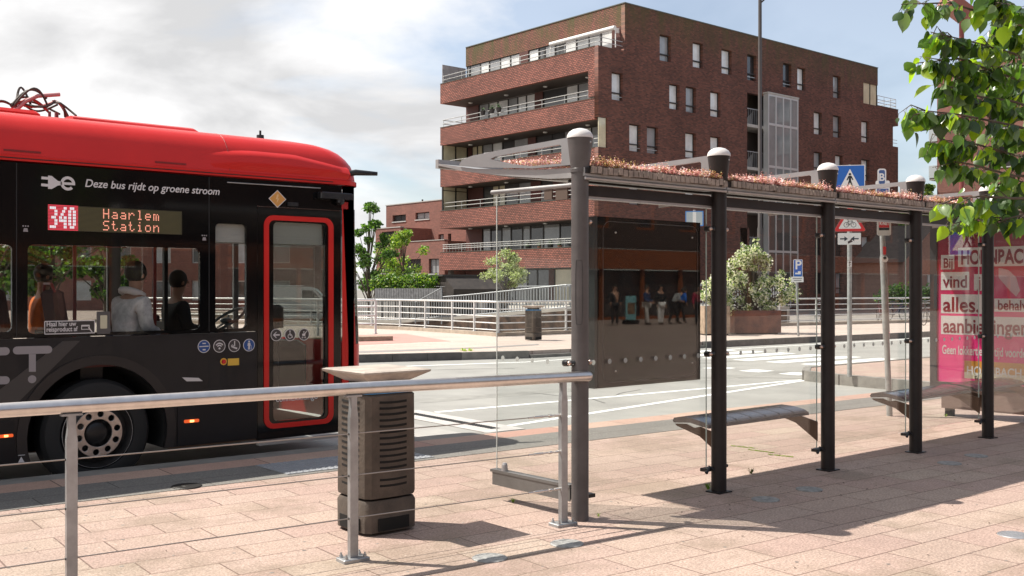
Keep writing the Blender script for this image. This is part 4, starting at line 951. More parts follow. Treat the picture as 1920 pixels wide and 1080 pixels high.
# cameras / mirror arm by the front
q = S(655, 322)
obj('camera_arm', MB().tube([(5.90, YB + .10, q[1] - .02), (6.0, YB + .02, q[1]), (6.22, YB - .06, q[1] - .005)], [.03, .034, .022], 10), black, bus, 60)
q0 = S(594, 366); q1 = S(652, 368)
obj('camera_pod', MB().bev(q0[0], q1[0] + .02, YB - .09, YB - .001, q0[1] - .035, q0[1] + .035, .012).lathe((q0[0] + .25, YB - .05, q0[1] - .09), [(.02, 0), (.045, .02), (.045, .055)], 14), black, bus)
obj('door_runner', MB().tube([(S(425, 342)[0], YB - .01, S(425, 342)[1]), (S(600, 353)[0], YB - .01, S(600, 353)[1])], .006, 6), galv, bus)
# wheels
for cx in (wc[0], wr2):
    zc = 0.29; yc = YB + 0.045
    wh = obj('wheel', MB().lathe((cx, yc, zc), [(.31, .03), (.335, 0.0), (.40, -.008), (.455, .01), (.485, .05), (.485, .25), (.44, .28), (.30, .28)], 48, 'y', False, False), rubber, bus, 35)
    rim = flat([circ(cx, zc, .213, 40), circ(cx, zc, .128, 32)] + [circ(cx + .172 * math.cos(2 * PI * k / 10 + .2), zc + .172 * math.sin(2 * PI * k / 10 + .2), .031, 18) for k in range(10)], .02, frame((0, yc - .01, 0), (1, 0, 0), (0, 0, 1)), .003)
    obj('rim_disc', rim, mat('brushed wheel disc', (0.50, 0.44, 0.40), .32, .8, var=.25, vscale=9), wh)
    obj('rim_dish', MB().lathe((cx, yc, zc), [(.315, .0), (.308, -.004), (.300, .01), (.27, .05), (.215, .03), (.213, .01)], 48, 'y', False, False), mat('dark wheel dish', (0.03, 0.028, 0.027), .4, .4, var=.3, vscale=8), wh, 40)
    obj('rim_ring', MB().torus((cx, yc, zc), .312, .003, (0, 1, 0), 48, 6), galv, wh)
    obj('hub', MB().lathe((cx, yc, zc), [(.0001, .015), (.07, .012), (.10, .03), (.126, .05), (.30, .06)], 32, 'y'), black, wh, 40)
# white slanted T of the livery, grey stripe
def poly_s(pts): return [S(*p) for p in pts]
def capsule(px0, py0, px1, py1, r):
    a = Vector(S(px0, py0)); b = Vector(S(px1, py1)); an = math.atan2(b.y - a.y, b.x - a.x)
    return [(a.x + r * math.cos(an + PI / 2 + PI * i / 10), a.y + r * math.sin(an + PI / 2 + PI * i / 10)) for i in range(11)] + [(b.x + r * math.cos(an - PI / 2 + PI * i / 10), b.y + r * math.sin(an - PI / 2 + PI * i / 10)) for i in range(11)]
obj('livery_stripe', flat([poly_s([(117, 640), (150, 639), (8, 780), (-60, 800), (-60, 777)])], .002, FB(.002)), decaldim, bus)
lt = join(flat([capsule(32, 657, 90, 655.5, .034)], .003, FB(.0045)), flat([poly_s([(54, 664), (67, 664), (67, 697), (54, 697)])], .003, FB(.0045)), flat([circ(*S(60, 711), .034)], .003, FB(.0045)),
          flat([capsule(-60, 661, 10, 658.5, .034)], .003, FB(.0045)), flat([capsule(-60, 714, 10, 713, .034)], .003, FB(.0045)))
obj('livery_lettering', lt, decalgrey, bus)
# sticker and card slot
def pane_frame(off=.008): return FB(off)
st0 = srect(83, 601, 178, 626, .008); st1 = srect(84.5, 602.5, 176.5, 624.5, .006)
stk = obj('ticket_sticker', flat([st1], .002, FB(.002)), mat('sticker dark', (.035, .03, .03), .45), bus)
obj('sticker_border', flat([st0, st1], .002, FB(.002)), decal, stk)
fs = (S(100, 600)[1] - S(100, 613)[1])
def tb(s, px, py, size, off=.0055, sx=1.0, shear=0, offset=0.0, up=None):
    a = S(px, py); return text(s, size, frame((a[0], YB - off, a[1]), (1, 0, up or 0), (0, 0, 1)), .0015, offset, shear, sx=sx)
obj('sticker_writing', join(tb('Haal hier uw', 86.5, 612, .058, offset=.001, sx=.84), tb('reisproduct af', 86.5, 622, .058, offset=.001, sx=.80), flat([srect(152, 609, 168, 618, .005), srect(153.3, 612, 166.7, 616.8, .003)], .0015, FB(.0055)), flat([capsule(166, 614, 172, 622, .005)], .0015, FB(.0056))), decal, stk)
crs = obj('card_reader', flat([srect(181, 584, 206, 626, .01)], .012, FB(.012)), mat('reader grey', (.09, .085, .085), .4), bus)
obj('reader_screen', flat([srect(187, 591, 200, 616, .008)], .002, FB(.0145)), mat('reader screen', (.55, .52, .38), .2), crs)
# plug + e and slogan
a = S(112, 344)
ring = [circ(S(127, 344)[0], S(127, 344)[1], .062, 28)]
cx, cz = S(127, 344)
outr, inr = .062, .037
arc_o = [(cx + outr * math.cos(math.radians(t)), cz + outr * math.sin(math.radians(t))) for t in range(0, 316, 9)]
arc_i = [(cx + inr * math.cos(math.radians(t)), cz + inr * math.sin(math.radians(t))) for t in range(315, -1, -9)]
ee = flat([arc_o + arc_i], .002, FB(.003))
bar_ = flat([[(cx - .04, cz - .013), (cx + .062, cz - .013), (cx + .062, cz + .009), (cx - .04, cz + .009)]], .002, FB(.0031))
plug = flat([poly_s([(90, 329), (97, 330), (108, 339), (116, 341), (116, 347), (108, 348), (97, 354.5), (90, 354)])], .002, FB(.003))
pr1 = flat([poly_s([(77.5, 331), (90, 332), (90, 337), (77.5, 336)])], .002, FB(.003)); pr2 = flat([poly_s([(77, 344), (90, 345), (90, 350), (77, 349)])], .002, FB(.003))
obj('electric_emblem', join(ee, bar_, plug, pr1, pr2), decal, bus)
obj('slogan', tb('Deze bus rijdt op groene stroom', 158, 350, .098, off=.004, shear=.22, offset=.0012, sx=.97), decal, bus)
# destination display, dot matrix
FONT = {'H': ['10001', '10001', '10001', '11111', '10001', '10001', '10001'], 'a': ['00000', '00000', '01110', '00001', '01111', '10001', '01111'], 'r': ['00000', '00000', '10110', '11001', '10000', '10000', '10000'],
        'l': ['01100', '00100', '00100', '00100', '00100', '00100', '01110'], 'e': ['00000', '00000', '01110', '10001', '11111', '10000', '01110'], 'm': ['00000', '00000', '11010', '10101', '10101', '10101', '10101'],
        'S': ['01111', '10000', '10000', '01110', '00001', '00001', '11110'], 't': ['01000', '01000', '11100', '01000', '01000', '01001', '00110'], 'i': ['00100', '00000', '01100', '00100', '00100', '00100', '01110'],
        'o': ['00000', '00000', '01110', '10001', '10001', '10001', '01110'], 'n': ['00000', '00000', '10110', '11001', '10001', '10001', '10001']}
dsp = srect(89, 390, 341, 436, .006)
dx0, dx1, dz0, dz1 = bounds(dsp)
disp = obj('destination_display', flat([dsp], .004, FB(.004)), mat('display face', (0.045, 0.040, 0.018), .35), bus)
lines_ = MB(); k = 0
z = dz0 + .008
while z < dz1 - .005: lines_.box(dx0 + .24, dx1 - .01, YB - .0055, YB - .0042, z, z + .004); z += .0105
obj('display_rows', lines_, mat('display rows', (.13, .115, .045), .6), disp)
led = MB(); nbx = S(146, 412)[0]; tx0 = S(193, 400)[0]; lx1 = S(298, 400)[0]
def led_word(wd, x0, x1, ztop_, h):
    st_ = (x1 - x0) / (len(wd) * 6.9 - 1.9); dv = h / 7
    for i, ch in enumerate(wd):
        for r_, row in enumerate(FONT[ch]):
            for c_, b_ in enumerate(row):
                if b_ == '1':
                    x = x0 + (i * 6.9 + c_) * st_; zz = ztop_ - r_ * dv
                    led.box(x, x + st_ * .72, YB - .0075, YB - .0058, zz - dv * .72, zz)
ht = dz1 - dz0
led_word('Haarlem', tx0, lx1, dz1 - ht * .06, ht * .40); led_word('Station', tx0, lx1, dz1 - ht * .54, ht * .40)
obj('led_text', led, mat('amber pink leds', (.3, .12, .1), .5, emit=(1.0, 0.36, 0.24), estr=0.75), disp)
nb_ = MB(); zz = dz0 + .004
while zz < dz1 - .004: nb_.box(dx0 + .003, nbx, YB - .0058, YB - .0043, zz, zz + .0085); zz += .0125
obj('led_field', nb_, mat('red leds', (.3, .02, .03), .5, emit=(0.95, 0.06, 0.10), estr=.38), disp)
D3 = {'3': ['11110', '00011', '00011', '01110', '00011', '00011', '11110'], '4': ['00011', '00110', '01100', '11011', '11111', '00011', '00011'], '0': ['01110', '11011', '11011', '11011', '11011', '11011', '01110']}
nm = MB(); st_ = (nbx - dx0 - .03) / 17.5; dv = (ht - .03) / 7
for i, ch in enumerate('340'):
    for r_, row in enumerate(D3[ch]):
        for c_, b_ in enumerate(row):
            if b_ == '1': x = dx0 + .018 + (i * 6 + c_) * st_; zt_ = dz1 - .014 - r_ * dv; nm.box(x, x + st_ * .78, YB - .0085, YB - .0062, zt_ - dv * .80, zt_)
obj('line_number', nm, mat('white leds', (.5, .5, .5), .5, emit=(.85, .95, 1.0), estr=.38), disp)
# hazard diamond
a = S(520, 373); s_ = .098
dia = lambda k: [(a[0] - s_ * k, a[1]), (a[0], a[1] - s_ * k * .92), (a[0] + s_ * k, a[1]), (a[0], a[1] + s_ * k * .92)]
dm = obj('voltage_sticker', flat([dia(.9)], .002, FB(.003)), mat('orange sticker', (.62, .30, .07), .4), bus)
obj('sticker_edge', flat([dia(1.0), dia(.9)], .002, FB(.003)), decal, dm)
obj('bolt_symbol', flat([[(a[0] - .004, a[1] + .045), (a[0] - .02, a[1] - .004), (a[0] - .002, a[1] - .002), (a[0] - .010, a[1] - .045), (a[0] + .02, a[1] + .006), (a[0] + .003, a[1] + .004), (a[0] + .014, a[1] + .045)]], .001, FB(.0045)), mat('pale orange', (.75, .5, .25), .4), dm)
# round pictograms
def badge(px, py, base, kind, r=.062, yoff=.006, par=None):
    c = S(px, py); o1 = obj('round_sticker', flat([circ(*c, r * .9)], .002, FB(yoff - .001)), base, par or bus)
    obj('sticker_ring', flat([circ(*c, r), circ(*c, r * .9)], .002, FB(yoff - .001)), decal, o1)
    x, z = c; k = r; F = FB(yoff + .001); ms = []
    def Pg(pts): ms.append(flat([[(x + p * k, z + q * k) for p, q in pts]], .001, F))
    def C(p, q, rr, r2=None): ms.append(flat([circ(x + p * k, z + q * k, rr * k, 18)] + ([circ(x + p * k, z + q * k, r2 * k, 18)] if r2 else []), .001, F))
    if kind == 'bus':
        Pg([(-.75, .06), (.75, .10), (.75, -.06), (-.75, -.08)]); Pg([(-.25, .55), (.3, .55), (.3, .38), (-.25, .38)]); Pg([(-.22, -.4), (.25, -.4), (.25, -.62), (-.22, -.62)])
    elif kind == 'wifi':
        for r0_, r1__ in ((.78, .62), (.50, .34)):
            ms.append(flat([[(x + r0_ * k * math.cos(math.radians(t)), z - .35 * k + r0_ * 1.15 * k * math.sin(math.radians(t))) for t in range(38, 143, 8)] + [(x + r1__ * k * math.cos(math.radians(t)), z - .35 * k + r1__ * 1.15 * k * math.sin(math.radians(t))) for t in range(142, 37, -8)]], .001, F))
        C(0, -.35, .16)
    elif kind == 'cam': Pg([(-.45, .0), (.5, -.35), (.4, -.6), (-.5, -.25)]); Pg([(-.05, .75), (.12, .75), (.12, -.1), (-.05, -.05)]); C(-.35, -.05, .22, .13)
    elif kind == 'walk': C(0, .58, .15); Pg([(-.2, .38), (.2, .38), (.28, -.1), (.14, -.1), (.18, -.7), (.03, -.7), (0, -.2), (-.03, -.7), (-.2, -.7), (-.12, -.1), (-.28, -.1)]); Pg([(.34, -.05), (.40, -.05), (.42, -.7), (.36, -.7)])
    elif kind == 'arrow': Pg([(-.6, 0), (-.08, .5), (.1, .5), (-.28, .12), (.6, .12), (.6, -.12), (-.28, -.12), (.1, -.5), (-.08, -.5)])
    elif kind == 'chair': C(-.05, -.2, .42, .30); C(-.05, .62, .13); Pg([(-.13, .45), (.03, .45), (.05, 0), (.35, 0), (.5, -.45), (.38, -.5), (.25, -.12), (-.1, -.12)])
    elif kind == 'pram': C(-.3, -.5, .14, .06); C(.2, -.5, .14, .06); Pg([(-.4, .1), (.1, .2), (.5, .62), (.56, .54), (.22, .1), (.2, -.25), (-.3, -.25)]); C(-.05, .42, .12)
    obj('pictogram', join(*ms), decal, o1); return o1
bdk = mat('badge dark', (.05, .045, .045), .4); bbl = mat('badge blue', (.012, .07, .26), .4)
badge(382, 649.5, bbl, 'bus'); badge(411, 649, bdk, 'wifi'); badge(439, 648, bdk, 'cam'); badge(466.5, 647, bbl, 'walk')
badge(518, 628, bdk, 'arrow', .062, .022 - .02, door); badge(544, 628, bdk, 'chair', .062, .022 - .02, door); badge(570, 627, bdk, 'pram', .062, .022 - .02, door)
c = S(419, 678); yb = obj('emergency_button', MB().lathe((c[0], YB, c[1]), [(.0001, -.02), (.018, -.02), (.022, -.012)], 16, 'y'), signred, bus)
obj('button_ring', flat([circ(*c, .034), circ(*c, .022)], .006, FB(.006)), mat('yellow ring', (.75, .42, .05), .4), yb)
obj('button_plate', flat([srect(427, 672, 448, 685, .002)], .003, FB(.003)), mat('yellow plate', (.72, .45, .06), .45), bus)
obj('flap_handle', flat([poly_s([(341, 707.5), (372, 708.5), (380, 714.5), (350, 715)])], .006, FB(.006)), mat('reflective flap', (.6, .57, .56), .4), bus)
for px, py in ((358, 789), (10, 817)):
    mk_ = obj('side_marker', flat([srect(px - 14, py - 3, px + 14, py + 3, .01)], .008, FB(.018)), mat('orange lens', (.8, .13, .03), .3, emit=(1, .12, .02), estr=.35), bus)
    obj('marker_bulb', flat([srect(px - 4, py - 2, px + 4, py + 2, .005)], .002, FB(.0265)), mat('lit bulb', (1, .8, .3), .3, emit=(1, .75, .2), estr=1.2), mk_)
obj('jacking_mark', flat([poly_s([(33, 867), (45, 866), (39, 856)])], .002, FB(.0145)), decal, bus)
obj('jacking_bar', flat([poly_s([(33, 854), (46, 853), (46, 852), (33, 853)])], .002, FB(.0145)), decal, bus)
a = S(518, 750)
obj('door_lettering', text('connexxiongo', .085, frame((a[0], YB + .012, a[1] - .02), (1, 0, 0), (0, 0, 1)), .001, .001), decal, door)
for px, py in ((48, 430), (383, 447)):
    c = S(px, py); obj('sensor_mark', join(*[flat([circ(c[0] + dx, c[1] + .028, .007, 8)], .001, FB(.0015)) for dx in (-.02, 0, .02)], flat([[(c[0] - .02, c[1] - .02), (c[0] + .02, c[1] - .02), (c[0] + .014, c[1] + .01), (c[0] - .014, c[1] + .01)]], .001, FB(.0015))), decalgrey, bus)
for px in (31, 392): 
    x = S(px, 500)[0]; obj('band_seam', MB().box(x - .004, x + .004, YB - .0015, YB, z_wb + .01, ZR - .02), rubber, bus)
c = S(548, 383); obj('door_sensor', MB().box(c[0] - .06, c[0] + .06, YB - .02, YB - .001, c[1] - .02, c[1] + .02), black, bus)
c = S(643, 387); obj('side_lamp', flat([srect(640, 379, 652, 392, .004)], .006, FB(.006)), mat('red lens', (.45, .02, .02), .3), bus)
# far side, floor, ceiling, rear
far = flat([[(XR, zd), (XF, zd), (XF, ZR - .012), (XR, ZR - .012)], rrect(-3.2, 1.0, -.5, 2.1, .05), rrect(-.2, 1.0, 2.56, 2.1, .05), rrect(2.7, 1.0, 4.25, 2.1, .05), rrect(4.4, .8, 5.8, 2.2, .05)], .04, frame((0, YF - .04, 0), (1, 0, 0), (0, 0, 1)))
obj('far_side', far, mat('bus interior grey', (.10, .10, .10), .6), bus)
obj('far_window', MB().box(-3.2, 5.8, YF - .022, YF - .016, .8, 2.2), glass('bus tinted glass', (0, 0, 0)), bus)
obj('floor', MB().box(XR, 5.95, YB + .64, YF - .081, .08, .16).box(wc[0] + .66, 5.95, YB + .041, YB + .639, .08, .16).box(wr2 + .66, wc[0] - .66, YB + .041, YB + .639, .08, .16), mat('bus floor', (.16, .10, .07), .6, 0, var=.1), bus)
obj('ceiling', MB().box(XR, 5.6, YB + .041, YF - .081, 2.36, 2.40).box(XR, 5.6, YB + .045, YB + .30, 2.05, 2.35), mat('bus ceiling', (.55, .54, .52), .6), bus)
obj('rear_wall', MB().box(XR - .03, XR, YB, YF, zd, 3.0), busred, bus)
# wheel boxes, cab partition, dashboard, steering wheel
for ya_, yb_ in ((YB + .64, YB + .75), (YF - .75, YF - .10)): obj('wheel_box', MB().bev(wc[0] - .65, wc[0] + .65, ya_, yb_, .161, .93, .04), mat('wheel box', (.025, .018, .016), .6), bus)
obj('wheel_box', MB().box(wc[0] - .65, wc[0] + .65, YB + .05, YB + .64, .915, .935), mat('wheel box', (.025, .018, .016), .6), bus)
obj('cab_partition', MB().box(4.30, 4.34, YB + 1.0, YF - .09, .17, 1.25).box(4.30, 4.34, YB + 1.0, YB + 1.05, 1.25, 2.35), busdark, bus)
dsh = obj('dashboard', MB().bev(5.25, 5.85, YB + .75, YF - .15, .5, 1.02, .06).bev(5.0, 5.3, YB + .95, YB + 1.2, .9, 1.12, .03), busdark, bus)
wcx = PY(428, 592, YB + 1.5)
obj('steering_wheel', MB().torus((wcx.x, YB + 1.55, 1.24), .235, .017, (-.55, 0, .83), 32, 8).ball((wcx.x, YB + 1.55, 1.23), .07, 12, 8, .5).tube([(wcx.x - .15, YB + 1.45, 1.16), (wcx.x, YB + 1.55, 1.22), (wcx.x + .1, YB + 1.7, 1.28)], .012, 6).tube([(wcx.x, YB + 1.55, 1.2), (wcx.x + .3, YB + 1.55, .8)], .03, 8), mat('steering wheel grey', (.16, .18, .18), .35), bus)
obj('ticket_machine', MB().bev(5.28, 5.42, YB + .62, YB + .74, .3, 1.17, .02).bev(5.22, 5.46, YB + .58, YB + .68, 1.17, 1.42, .03), black, bus)
obj('door_rail', MB().tube([(5.05, YB + .25, .2), (5.05, YB + .25, 1.2), (5.12, YB + .3, 1.5)], .018, 8).bev(4.95, 5.1, YB + .22, YB + .30, 1.28, 1.52, .02), black, bus)
polem = mat('bus grab pole', (.30, .04, .035), .35)
for x in (1.0, 2.2, 3.4, 4.2): obj('grab_pole', MB().cyl((x, YB + 1.0, .16), (x, YB + 1.0, 2.36), .018), polem, bus)
obj('grab_rail', MB().tube([(-4, YB + .7, 2.05), (4.2, YB + .7, 2.05)], .016, 8).tube([(-4, YB + 1.8, 2.05), (4.2, YB + 1.8, 2.05)], .016, 8), polem, bus)
def seat(x, y, z):
    s = obj('seat', MB().bev(x - .2, x + .24, y - .21, y + .21, z, z + .09, .03), mat('seat cloth', (.09, .03, .03), .85, 0, var=.2), bus)
    M = Matrix.Translation((x - .22, y, z + .05)) @ Matrix.Rotation(math.radians(-9), 4, 'Y')
    obj('backrest', MB().bev(-.05, .05, -.2, .2, 0, .66, .03).xf(M), mat('seat cloth', (0, 0, 0)), s)
    obj('grab_handle', MB().tube([M @ Vector((-.02, -.17, .64)), M @ Vector((-.02, -.1, .72)), M @ Vector((-.02, .1, .72)), M @ Vector((-.02, .17, .64))], .014, 6), polem, s)
    obj('seat_base', MB().box(x - .1, x + .1, y - .1, y + .1, .16, z - .001), busdark, s)
for x, z in ((-2.5, .6), (-1.6, .6), (-.7, .6), (.2, .62), (1.1, .62), (2.0, .62), (3.3, .88)):
    seat(x, YB + .32, z); 
    if x < 3: seat(x, YF - .38, z)
seat(3.3, YF - .38, .88)
seat(4.75, YB + 1.75, .62)

# ================================================================== SHELTER
SX = 5.04; SP = 1.52; SY = 5.16
px_ = [SX + SP * i for i in range(6)]
shel = thing('bus_shelter', 'long glass bus shelter with dark round posts and a planted roof', 'bus shelter', (SX, SY, 0))
capwhite = mat('weathered white cap', (0.60, 0.575, 0.56), .5, 0, var=.08, vscale=12, bump=.15)
postm_shade = mat('shaded post paint', (0.022, 0.018, 0.0175), .42, 0, spec=.25, var=.18, vscale=7, bump=.04)  # posts and beams under the roof, their shade put into the colour
postm_lit = mat('sunlit post paint', (0.095, 0.086, 0.085), .42, 0, spec=.3, var=.16, vscale=5, bump=.05)  # paler copy for the first post, sunlight put into its colour
for i, x in enumerate(px_):
    p = obj('post', MB().cyl((x, SY, -.02), (x, SY, 2.40), .060, n=28), postm_lit if i == 0 else postm_shade, shel, 40)
    if i == 0:
        pts = []
        for k in range(41):
            t = 2 * PI * k / 40; a = PI * 1.22 + .42 * math.cos(t); z = 1.57 + .22 * (1 if math.sin(t) > 0 else -1) * min(1, abs(math.sin(t)) * 1.6) ** .7
            pts.append((x + .0612 * math.cos(a), SY + .0612 * math.sin(a), z))
        obj('hatch_seam', MB().tube(pts, .0018, 5), mat('seam dark', (.03, .03, .03), .6), p)
    obj('post_collar', MB().lathe((x, SY, 0), [(.066, 2.395), (.066, 2.42), (.0625, 2.425), (.0625, 2.395)], 28), postm_lit if i == 0 else postm_shade, p, 30)
    obj('post_cap', MB().lathe((x, SY, 0), [(.064, 2.42), (.088, 2.635)], 32), postm_lit if i == 0 else postm_shade, p, 40)
    obj('cap_dome', MB().lathe((x, SY, 0), [(.091, 2.632), (.091, 2.64), (.088, 2.655), (.075, 2.675), (.05, 2.692), (.02, 2.70), (.0005, 2.701)], 32), capwhite, p, 60)
    obj('cap_screw', MB().ball((x + .02, SY - .082, 2.60), .008, 8, 6), galv, p)
    if i: obj('base_plate', MB().box(x - .078, x + .078, SY - .07, SY + .07, -.01, .010), black, p)
# long beams
obj('beam', MB().box(px_[0] + .05, px_[-1] - .05, SY + .02, SY + .10, 2.245, 2.315), postm_shade, shel)
obj('beam', MB().box(px_[0] + .05, px_[-1] - .05, SY + .12, SY + .17, 2.345, 2.375), postm_shade, shel)
obj('glass_rail', MB().box(px_[0] + .05, px_[-1] - .05, SY + .03, SY + .09, 2.225, 2.243), alu, shel)
# glass: long side
gl_clear = glass('shelter glass', (0.96, 0.97, 0.965), r0=0.022, dirt=0.004)
dotm = leafmat('etched dot', (.60, .62, .60), .6)
for n_ in dotm.node_tree.nodes:
    if n_.type == 'BSDF_TRANSLUCENT': n_.inputs[0].default_value = (.8, .82, .8, 1)
for i in range(5):
    x0, x1 = px_[i] + .085, px_[i + 1] - .085
    g = obj('glass_panel', MB().box(x0, x1, SY + .055, SY + .063, .20, 2.225), gl_clear, shel)
    dots = MB()
    for k in range(8):
        x = x0 + .10 + k * (x1 - x0 - .2) / 7; dots.lathe((x, SY + .0535, 1.075), [(.019, 0), (.019, .001)], 16, 'y')
    obj('etched_dots', dots, dotm, g)
    for xx in (x0, x1): obj('panel_edge', MB().box(xx - .004, xx - .001, SY + .054, SY + .064, .20, 2.225) if xx == x0 else MB().box(xx + .001, xx + .004, SY + .054, SY + .064, .20, 2.225), mat('green glass edge', (.45, .52, .48), .3), g)
for i, x in enumerate(px_):
    for z in (1.085, 2.06):
        for s in (-1, 1):
            if i == 0 and s < 0 and z > 2: continue
            cl = MB().tube([(x + s * .055, SY, z), (x + s * .085, SY + .02, z), (x + s * .095, SY + .045, z)], [.022, .018, .02], 8)
            cl.lathe((x + s * .10, SY + .02, z), [(.004, -.012), (.022, -.008), (.024, .03), (.018, .036)], 14, 'y')
            c_ = obj('glass_clamp', cl, black, shel, 50)
            obj('clamp_knob', MB().ball((x + s * .10, SY + .002, z), .017, 12, 8), mat('bronze steel knob', (.55, .42, .36), .3, .9), c_, 60)
    if i: obj('foot_bracket', MB().box(x - .12, x + .12, SY + .03, SY + .09, .165, .19).tube([(x - .13, SY + .02, .16), (x - .08, SY + .03, .20), (x - .05, SY, .17)], .014, 6).tube([(x + .13, SY + .02, .19), (x + .07, SY + .03, .2), (x + .05, SY, .18)], .014, 6), black, shel)
# end glass with its bottom channel and top bar
ge = PX(932, 540, SX).y
g = obj('end_glass', MB().box(SX - .004, SX + .004, SY + .09, ge, .24, 2.30), gl_clear, shel)
dots = MB()
for k in range(5): dots.lathe((SX - .0055, SY + .16 + k * .165, 1.075), [(.019, 0), (.019, .001)], 16, 'x')
obj('etched_dots', dots, dotm, g)
obj('panel_edge', MB().box(SX - .0045, SX + .0045, ge + .001, ge + .004, .24, 2.30), mat('bright glass edge', (.72, .76, .73), .25), g)
ch = obj('end_channel', MB().box(SX - .035, SX + .035, SY + .07, ge + .04, .215, .235).box(SX - .03, SX - .02, SY + .07, ge + .02, .12, .214).box(SX + .02, SX + .03, SY + .07, ge + .02, .12, .214), mat('channel steel', (.16, .155, .15), .4, .4, var=.15), shel)
obj('channel_stop', MB().lathe((SX - .01, ge - .10, .235), [(.026, 0), (.022, .045), (.015, .06)], 12), alu, ch)
obj('channel_foot', MB().box(SX + .04, SX + .13, SY - .02, SY + .04, .145, .17), black, ch)
obj('end_bar', MB().tube([(SX, SY + .05, 2.315), (SX, ge + .06, 2.325)], .017, 10), alu, shel, 60)
obj('bar_clamp', MB().box(SX - .006, SX + .006, SY + .12, SY + .24, 2.22, 2.30).box(SX - .006, SX + .006, SY + .28, SY + .36, 2.23, 2.30), mat('rusty clamp', (.09, .06, .045), .7), shel)
# small wedge brackets under the roof
for i in (1, 2, 3, 4):
    x = px_[i]; obj('roof_bracket', MB().prism([(SY + .06, 2.30), (SY + .62, 2.335), (SY + .62, 2.265), (SY + .3, 2.285), (SY + .06, 2.28)], x - .006, x + .006, 'x'), mat('pale bracket', (.5, .48, .47), .5, .2), shel)
# roof plates
rp_top = [(5.085, 2.425), (5.5, 2.445), (6.3, 2.52), (6.76, 2.60)]
rp_bot = [(6.76, 2.585), (6.4, 2.505), (5.9, 2.43), (5.45, 2.375), (5.20, 2.362), (5.085, 2.368)]
tray = mat('roof tray aluminium', (0.36, 0.355, 0.35), .42, .5, var=.12, vscale=3)
under = mat('ribbed roof underside', (0.30, 0.285, 0.26), .35, .6, var=.1)
toothm = mat('weathered roof edge', (0.27, 0.22, 0.185), .7, .1, var=.3, vscale=14)
for i in range(5):
    x0, x1 = px_[i] + (.0 if i else .0) + .005, px_[i + 1] - .005
    if i == 0: x0 -= .03
    r = obj('roof_plate', MB().prism(rp_top + rp_bot, x0, x1, 'x'), tray, shel, 30)
    obj('gutter', MB().box(x0, x1, 6.762, 6.80, 2.565, 2.635), tray, r)
    ribs = MB(); k = 0
    y = 5.16
    while y < 6.2:
        f = y; zb = (2.362 + (y - 5.2) * .05) if y < 5.45 else 2.375 + (y - 5.45) * (.055 / .45) if y < 5.9 else 2.43 + (y - 5.9) * .17
        ribs.box(x0 + .04, x1 - .04, y, y + .011, zb - .007, zb - .0005); y += .026
    obj('underside_ribs', ribs, under, r)
    teeth = MB(); n = int((x1 - x0 - .06) / .05)
    for k in range(n):
        a = x0 + .05 + k * (x1 - x0 - .055) / n; h = random.uniform(-.003, .004)
        if random.random() < .12 : h += .006
        teeth.prism([(a, 2.386 + h), (a + .043, 2.386 + h), (a + .041, 2.432 + h), (a + .004, 2.434 + h)], 5.058 + random.uniform(-.003, .003), 5.083, 'y')
    obj('edge_back', MB().box(x0, x1, 5.0835, 5.0845, 2.384, 2.425), black, r)
    obj('edge_trim', teeth, toothm, r)
    obj('drip_bead', MB().tube([(x0, 5.085, 2.352), (x1, 5.085, 2.352)], .011, 6), alu, r)
# arms above the roof
for i, x in enumerate(px_):
    outer = [(5.21, 2.45), (5.21, 2.642), (5.9, 2.63), (6.30, 2.618), (6.42, 2.60), (6.47, 2.555), (6.2, 2.52), (5.6, 2.46)]
    inner = [(5.30, 2.468), (5.62, 2.478), (5.85, 2.515), (6.08, 2.572), (6.02, 2.585), (5.32, 2.602), (5.30, 2.59)]
    me = flat([outer, inner], .03, frame((x - .015, 0, 0), (0, 1, 0), (0, 0, 1)))
    arm = obj('roof_arm', me, mat('pale grey arm', (0.26, 0.255, 0.26), .45, .4, var=.08), shel)
    obj('arm_collar', MB().box(x - .02, x + .02, 5.215, 5.25, 2.46, 2.64), mat('pale grey arm', (0, 0, 0)), arm)
    obj('arm_bolt', MB().cyl((x - .03, 6.36, 2.58), (x + .03, 6.36, 2.58), .012).cyl((x - .03, 6.1, 2.56), (x + .03, 6.1, 2.56), .010).cyl((x - .03, 5.24, 2.49), (x + .03, 5.24, 2.49), .012), black, arm)
    if i == 0: obj('arm_label', MB().box(x - .0185, x - .0155, 6.02, 6.19, 2.595, 2.63), signwhite, arm)
